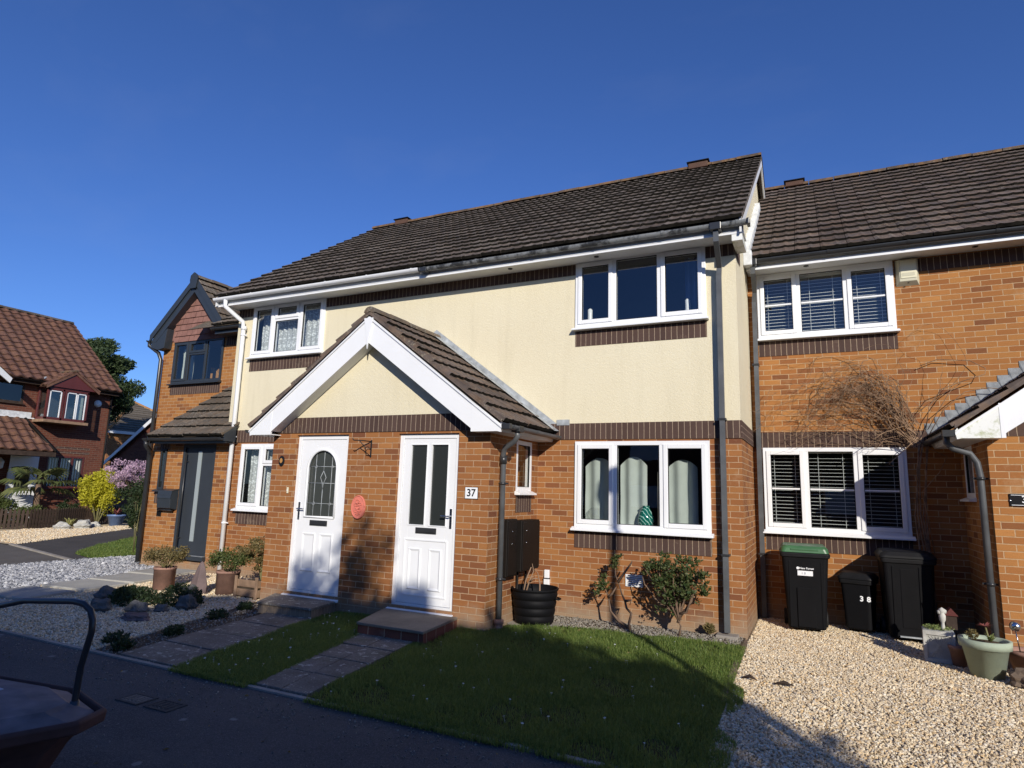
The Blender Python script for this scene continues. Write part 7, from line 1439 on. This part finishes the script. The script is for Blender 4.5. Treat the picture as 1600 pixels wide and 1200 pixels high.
stones('beige_gravel', [(-7.9, -4.22), (-3.42, -4.22), (-4.15, -1.5), (-4.15, -0.02), (-8.0, -0.02)], 38000, 0.009, 0.019, 0.03, 'beige_stone')
stones('slate_chippings', [(-10.6, -4.2), (-7.55, -4.2), (-7.75, -1.5), (-8.15, -0.05), (-8.96, -0.05), (-9.0, 1.5), (-10.3, 1.3), (-10.5, 0.1)], 16000, 0.016, 0.034, 0.036, 'slate_stone')
stones('soil_stones', [(-0.5, -0.66), (2.14, -0.48), (2.14, -0.02), (-0.5, -0.02)], 2600, 0.007, 0.016, 0.036, 'grey_stone')
stones('border_stones', [(-3.40, -4.2), (-3.02, -4.2), (-3.45, -2.15), (-3.7, -1.5), (-4.1, -1.5)], 900, 0.006, 0.014, 0.036, 'grey_stone')
stones('far_gravel_bed', [(-14.6, 0.7), (-18.0, 6.1), (-19.0, 6.6), (-19.3, 3.3), (-18, 1.0)], 9000, 0.012, 0.03, 0.034, 'beige_stone')
def patchy(x, y):     # thin, worn places
    q = np.sin(x * 3.1 + 2 * np.sin(y * 2.3)) * np.cos(y * 3.7 + 1.5 * np.sin(x * 1.9)) + 0.4 * np.sin(x * 11 + y * 7)
    return (q > 0.55) & (rng.random(len(x)) < 0.72)
stones('road_grit', [(-8, -4.75), (2.3, -4.75), (2.3, -4.26), (-8, -4.26)], 1500, 0.003, 0.009, 0.03, 'grey_stone')
stones('road_grit', [(-5, -6.5), (2.3, -6.5), (2.3, -4.7), (-5, -4.7)], 500, 0.003, 0.008, 0.03, 'grey_stone')
def grass(name, poly, n, h0, h1, z, mat='grass_blade', w_=0.0028, dens=None):
    P = scatter(poly, n, patchy)
    a = rng.uniform(0, 6.283, n); h = rng.uniform(h0, h1, n) * (0.75 + 0.5 * (np.sin(P[:, 0] * 7.1 + 1.3 * np.sin(P[:, 1] * 5)) * np.cos(P[:, 1] * 6.3 + P[:, 0]) * 0.5 + 0.5)); ln = rng.normal(0, 0.55, n); b = rng.uniform(0, 6.283, n)
    sx, sy = np.cos(a) * w_, np.sin(a) * w_; dx, dy = np.cos(b) * h * ln, np.sin(b) * h * ln; V = np.zeros((n, 5, 3))
    for k, (q, ww) in enumerate(((0, 1), (0, -1), (0.55, -0.8), (0.55, 0.8), (1, 0))):
        V[:, k, 0] = P[:, 0] + sx * ww + dx * q * q; V[:, k, 1] = P[:, 1] + sy * ww + dy * q * q; V[:, k, 2] = z + h * q * (1 - 0.2 * q * np.abs(ln))
    i = np.arange(n) * 5; F4 = np.stack([i, i + 1, i + 2, i + 3], 1); F3 = np.stack([i + 3, i + 2, i + 4], 1); o = npmesh(name, V.reshape(-1, 3), [F4, F3], mat); tag(o, kind='stuff'); return o
LAWN = [(-0.63, -4.21), (2.19, -4.21), (2.15, -0.50), (1.5, -0.55), (0.6, -0.66), (0.1, -0.72), (-0.45, -0.98), (-0.56, -1.42), (-0.9, -1.5), (-0.8, -2.35), (-0.93, -2.35)]
STRIP = [(-2.19, -4.2), (-1.26, -4.2), (-1.73, -2.3), (-1.95, -1.5), (-2.72, -1.5), (-2.64, -2.1)]
grass('grass', LAWN, 150000, 0.015, 0.05, 0.04)
grass('grass', LAWN, 9000, 0.05, 0.085, 0.04)
grass('grass', STRIP, 55000, 0.02, 0.05, 0.04)
grass('grass', [(-11.6, 0.3), (-10.4, 0.0), (-10.3, 1.3), (-12.9, 5), (-14.4, 3.6), (-12.9, 1.6)], 30000, 0.03, 0.08, 0.04, w_=0.006)
# ragged tufts over the edges
ED = [[(-0.66, -4.2), (-0.94, -2.3), (-0.86, -2.3), (-0.58, -4.2)], [(-1.29, -4.2), (-1.76, -2.2), (-1.68, -2.2), (-1.22, -4.2)], [(-2.26, -4.2), (-2.7, -2.05), (-2.62, -2.05), (-2.18, -4.2)], [(2.12, -4.2), (2.1, -0.5), (2.21, -0.5), (2.31, -4.2)], [(2.22, -2.0), (2.36, -2.2), (2.4, -2.7), (2.3, -2.9)], [(2.28, -3.2), (2.45, -3.5), (2.42, -4.2), (2.28, -4.2)], [(-0.63, -4.3), (2.2, -4.31), (2.2, -4.18), (-0.63, -4.18)], [(-2.2, -4.29), (-1.27, -4.29), (-1.27, -4.18), (-2.2, -4.18)]]
for e_, n in zip(ED, (2200, 2200, 2200, 9000, 1500, 1800, 5200, 1800)): grass('grass', e_, n, 0.02, 0.05, 0.035)
# fallen leaves and twigs lying about
for poly, n in (([(2.35, -4.2), (4.6, -4.2), (4.3, -0.8), (2.3, -0.5)], 60), ([(-0.6, -4.2), (2.1, -4.2), (2.1, -0.6), (0, -0.8)], 90), ([(-6, -6), (2.2, -6), (2.2, -4.3), (-6, -4.3)], 70)):
    Q = scatter(poly, n); o = leaves('fallen_leaves', np.concatenate([Q, np.full((n, 1), 0.062 if poly[0][0] > -1 else 0.034)], 1), 0.028, 'olive_leaf', aspect=0.5, up=-0.6); tag(o, kind='stuff')
m = MB()
for k in range(9): a = 2 * math.pi * k / 9; m.faces([(0, 0, 0.0), (0.011 * math.cos(a - 0.28), 0.011 * math.sin(a - 0.28), 0.002), (0.014 * math.cos(a), 0.014 * math.sin(a), 0.0015), (0.011 * math.cos(a + 0.28), 0.011 * math.sin(a + 0.28), 0.002)], [(0, 1, 2, 3)])
m.tube([(0, 0, 0), (0.003, 0, -0.045)], 0.001, 4)
dz0 = m.build('daisy', 'daisy_petal'); first = True
for poly, n, lb in ((STRIP, 46, 'tiny white daisy in the grass strip between the two paths'), (LAWN, 60, 'tiny white daisy on the main lawn in front of the big window')):
    for (x, y) in scatter(poly, n):
        o = dz0 if first else dz0.copy()
        if not first: COL.objects.link(o)
        first = False; o.location = (x, y, 0.092); o.rotation_euler = (random.uniform(-.4, .1), random.uniform(-.3, .3), random.uniform(0, 6)); s = random.uniform(0.6, 0.95); o.scale = (s, s, 1); tag(o, lb, 'daisy', 'daisies: ' + lb[17:45])
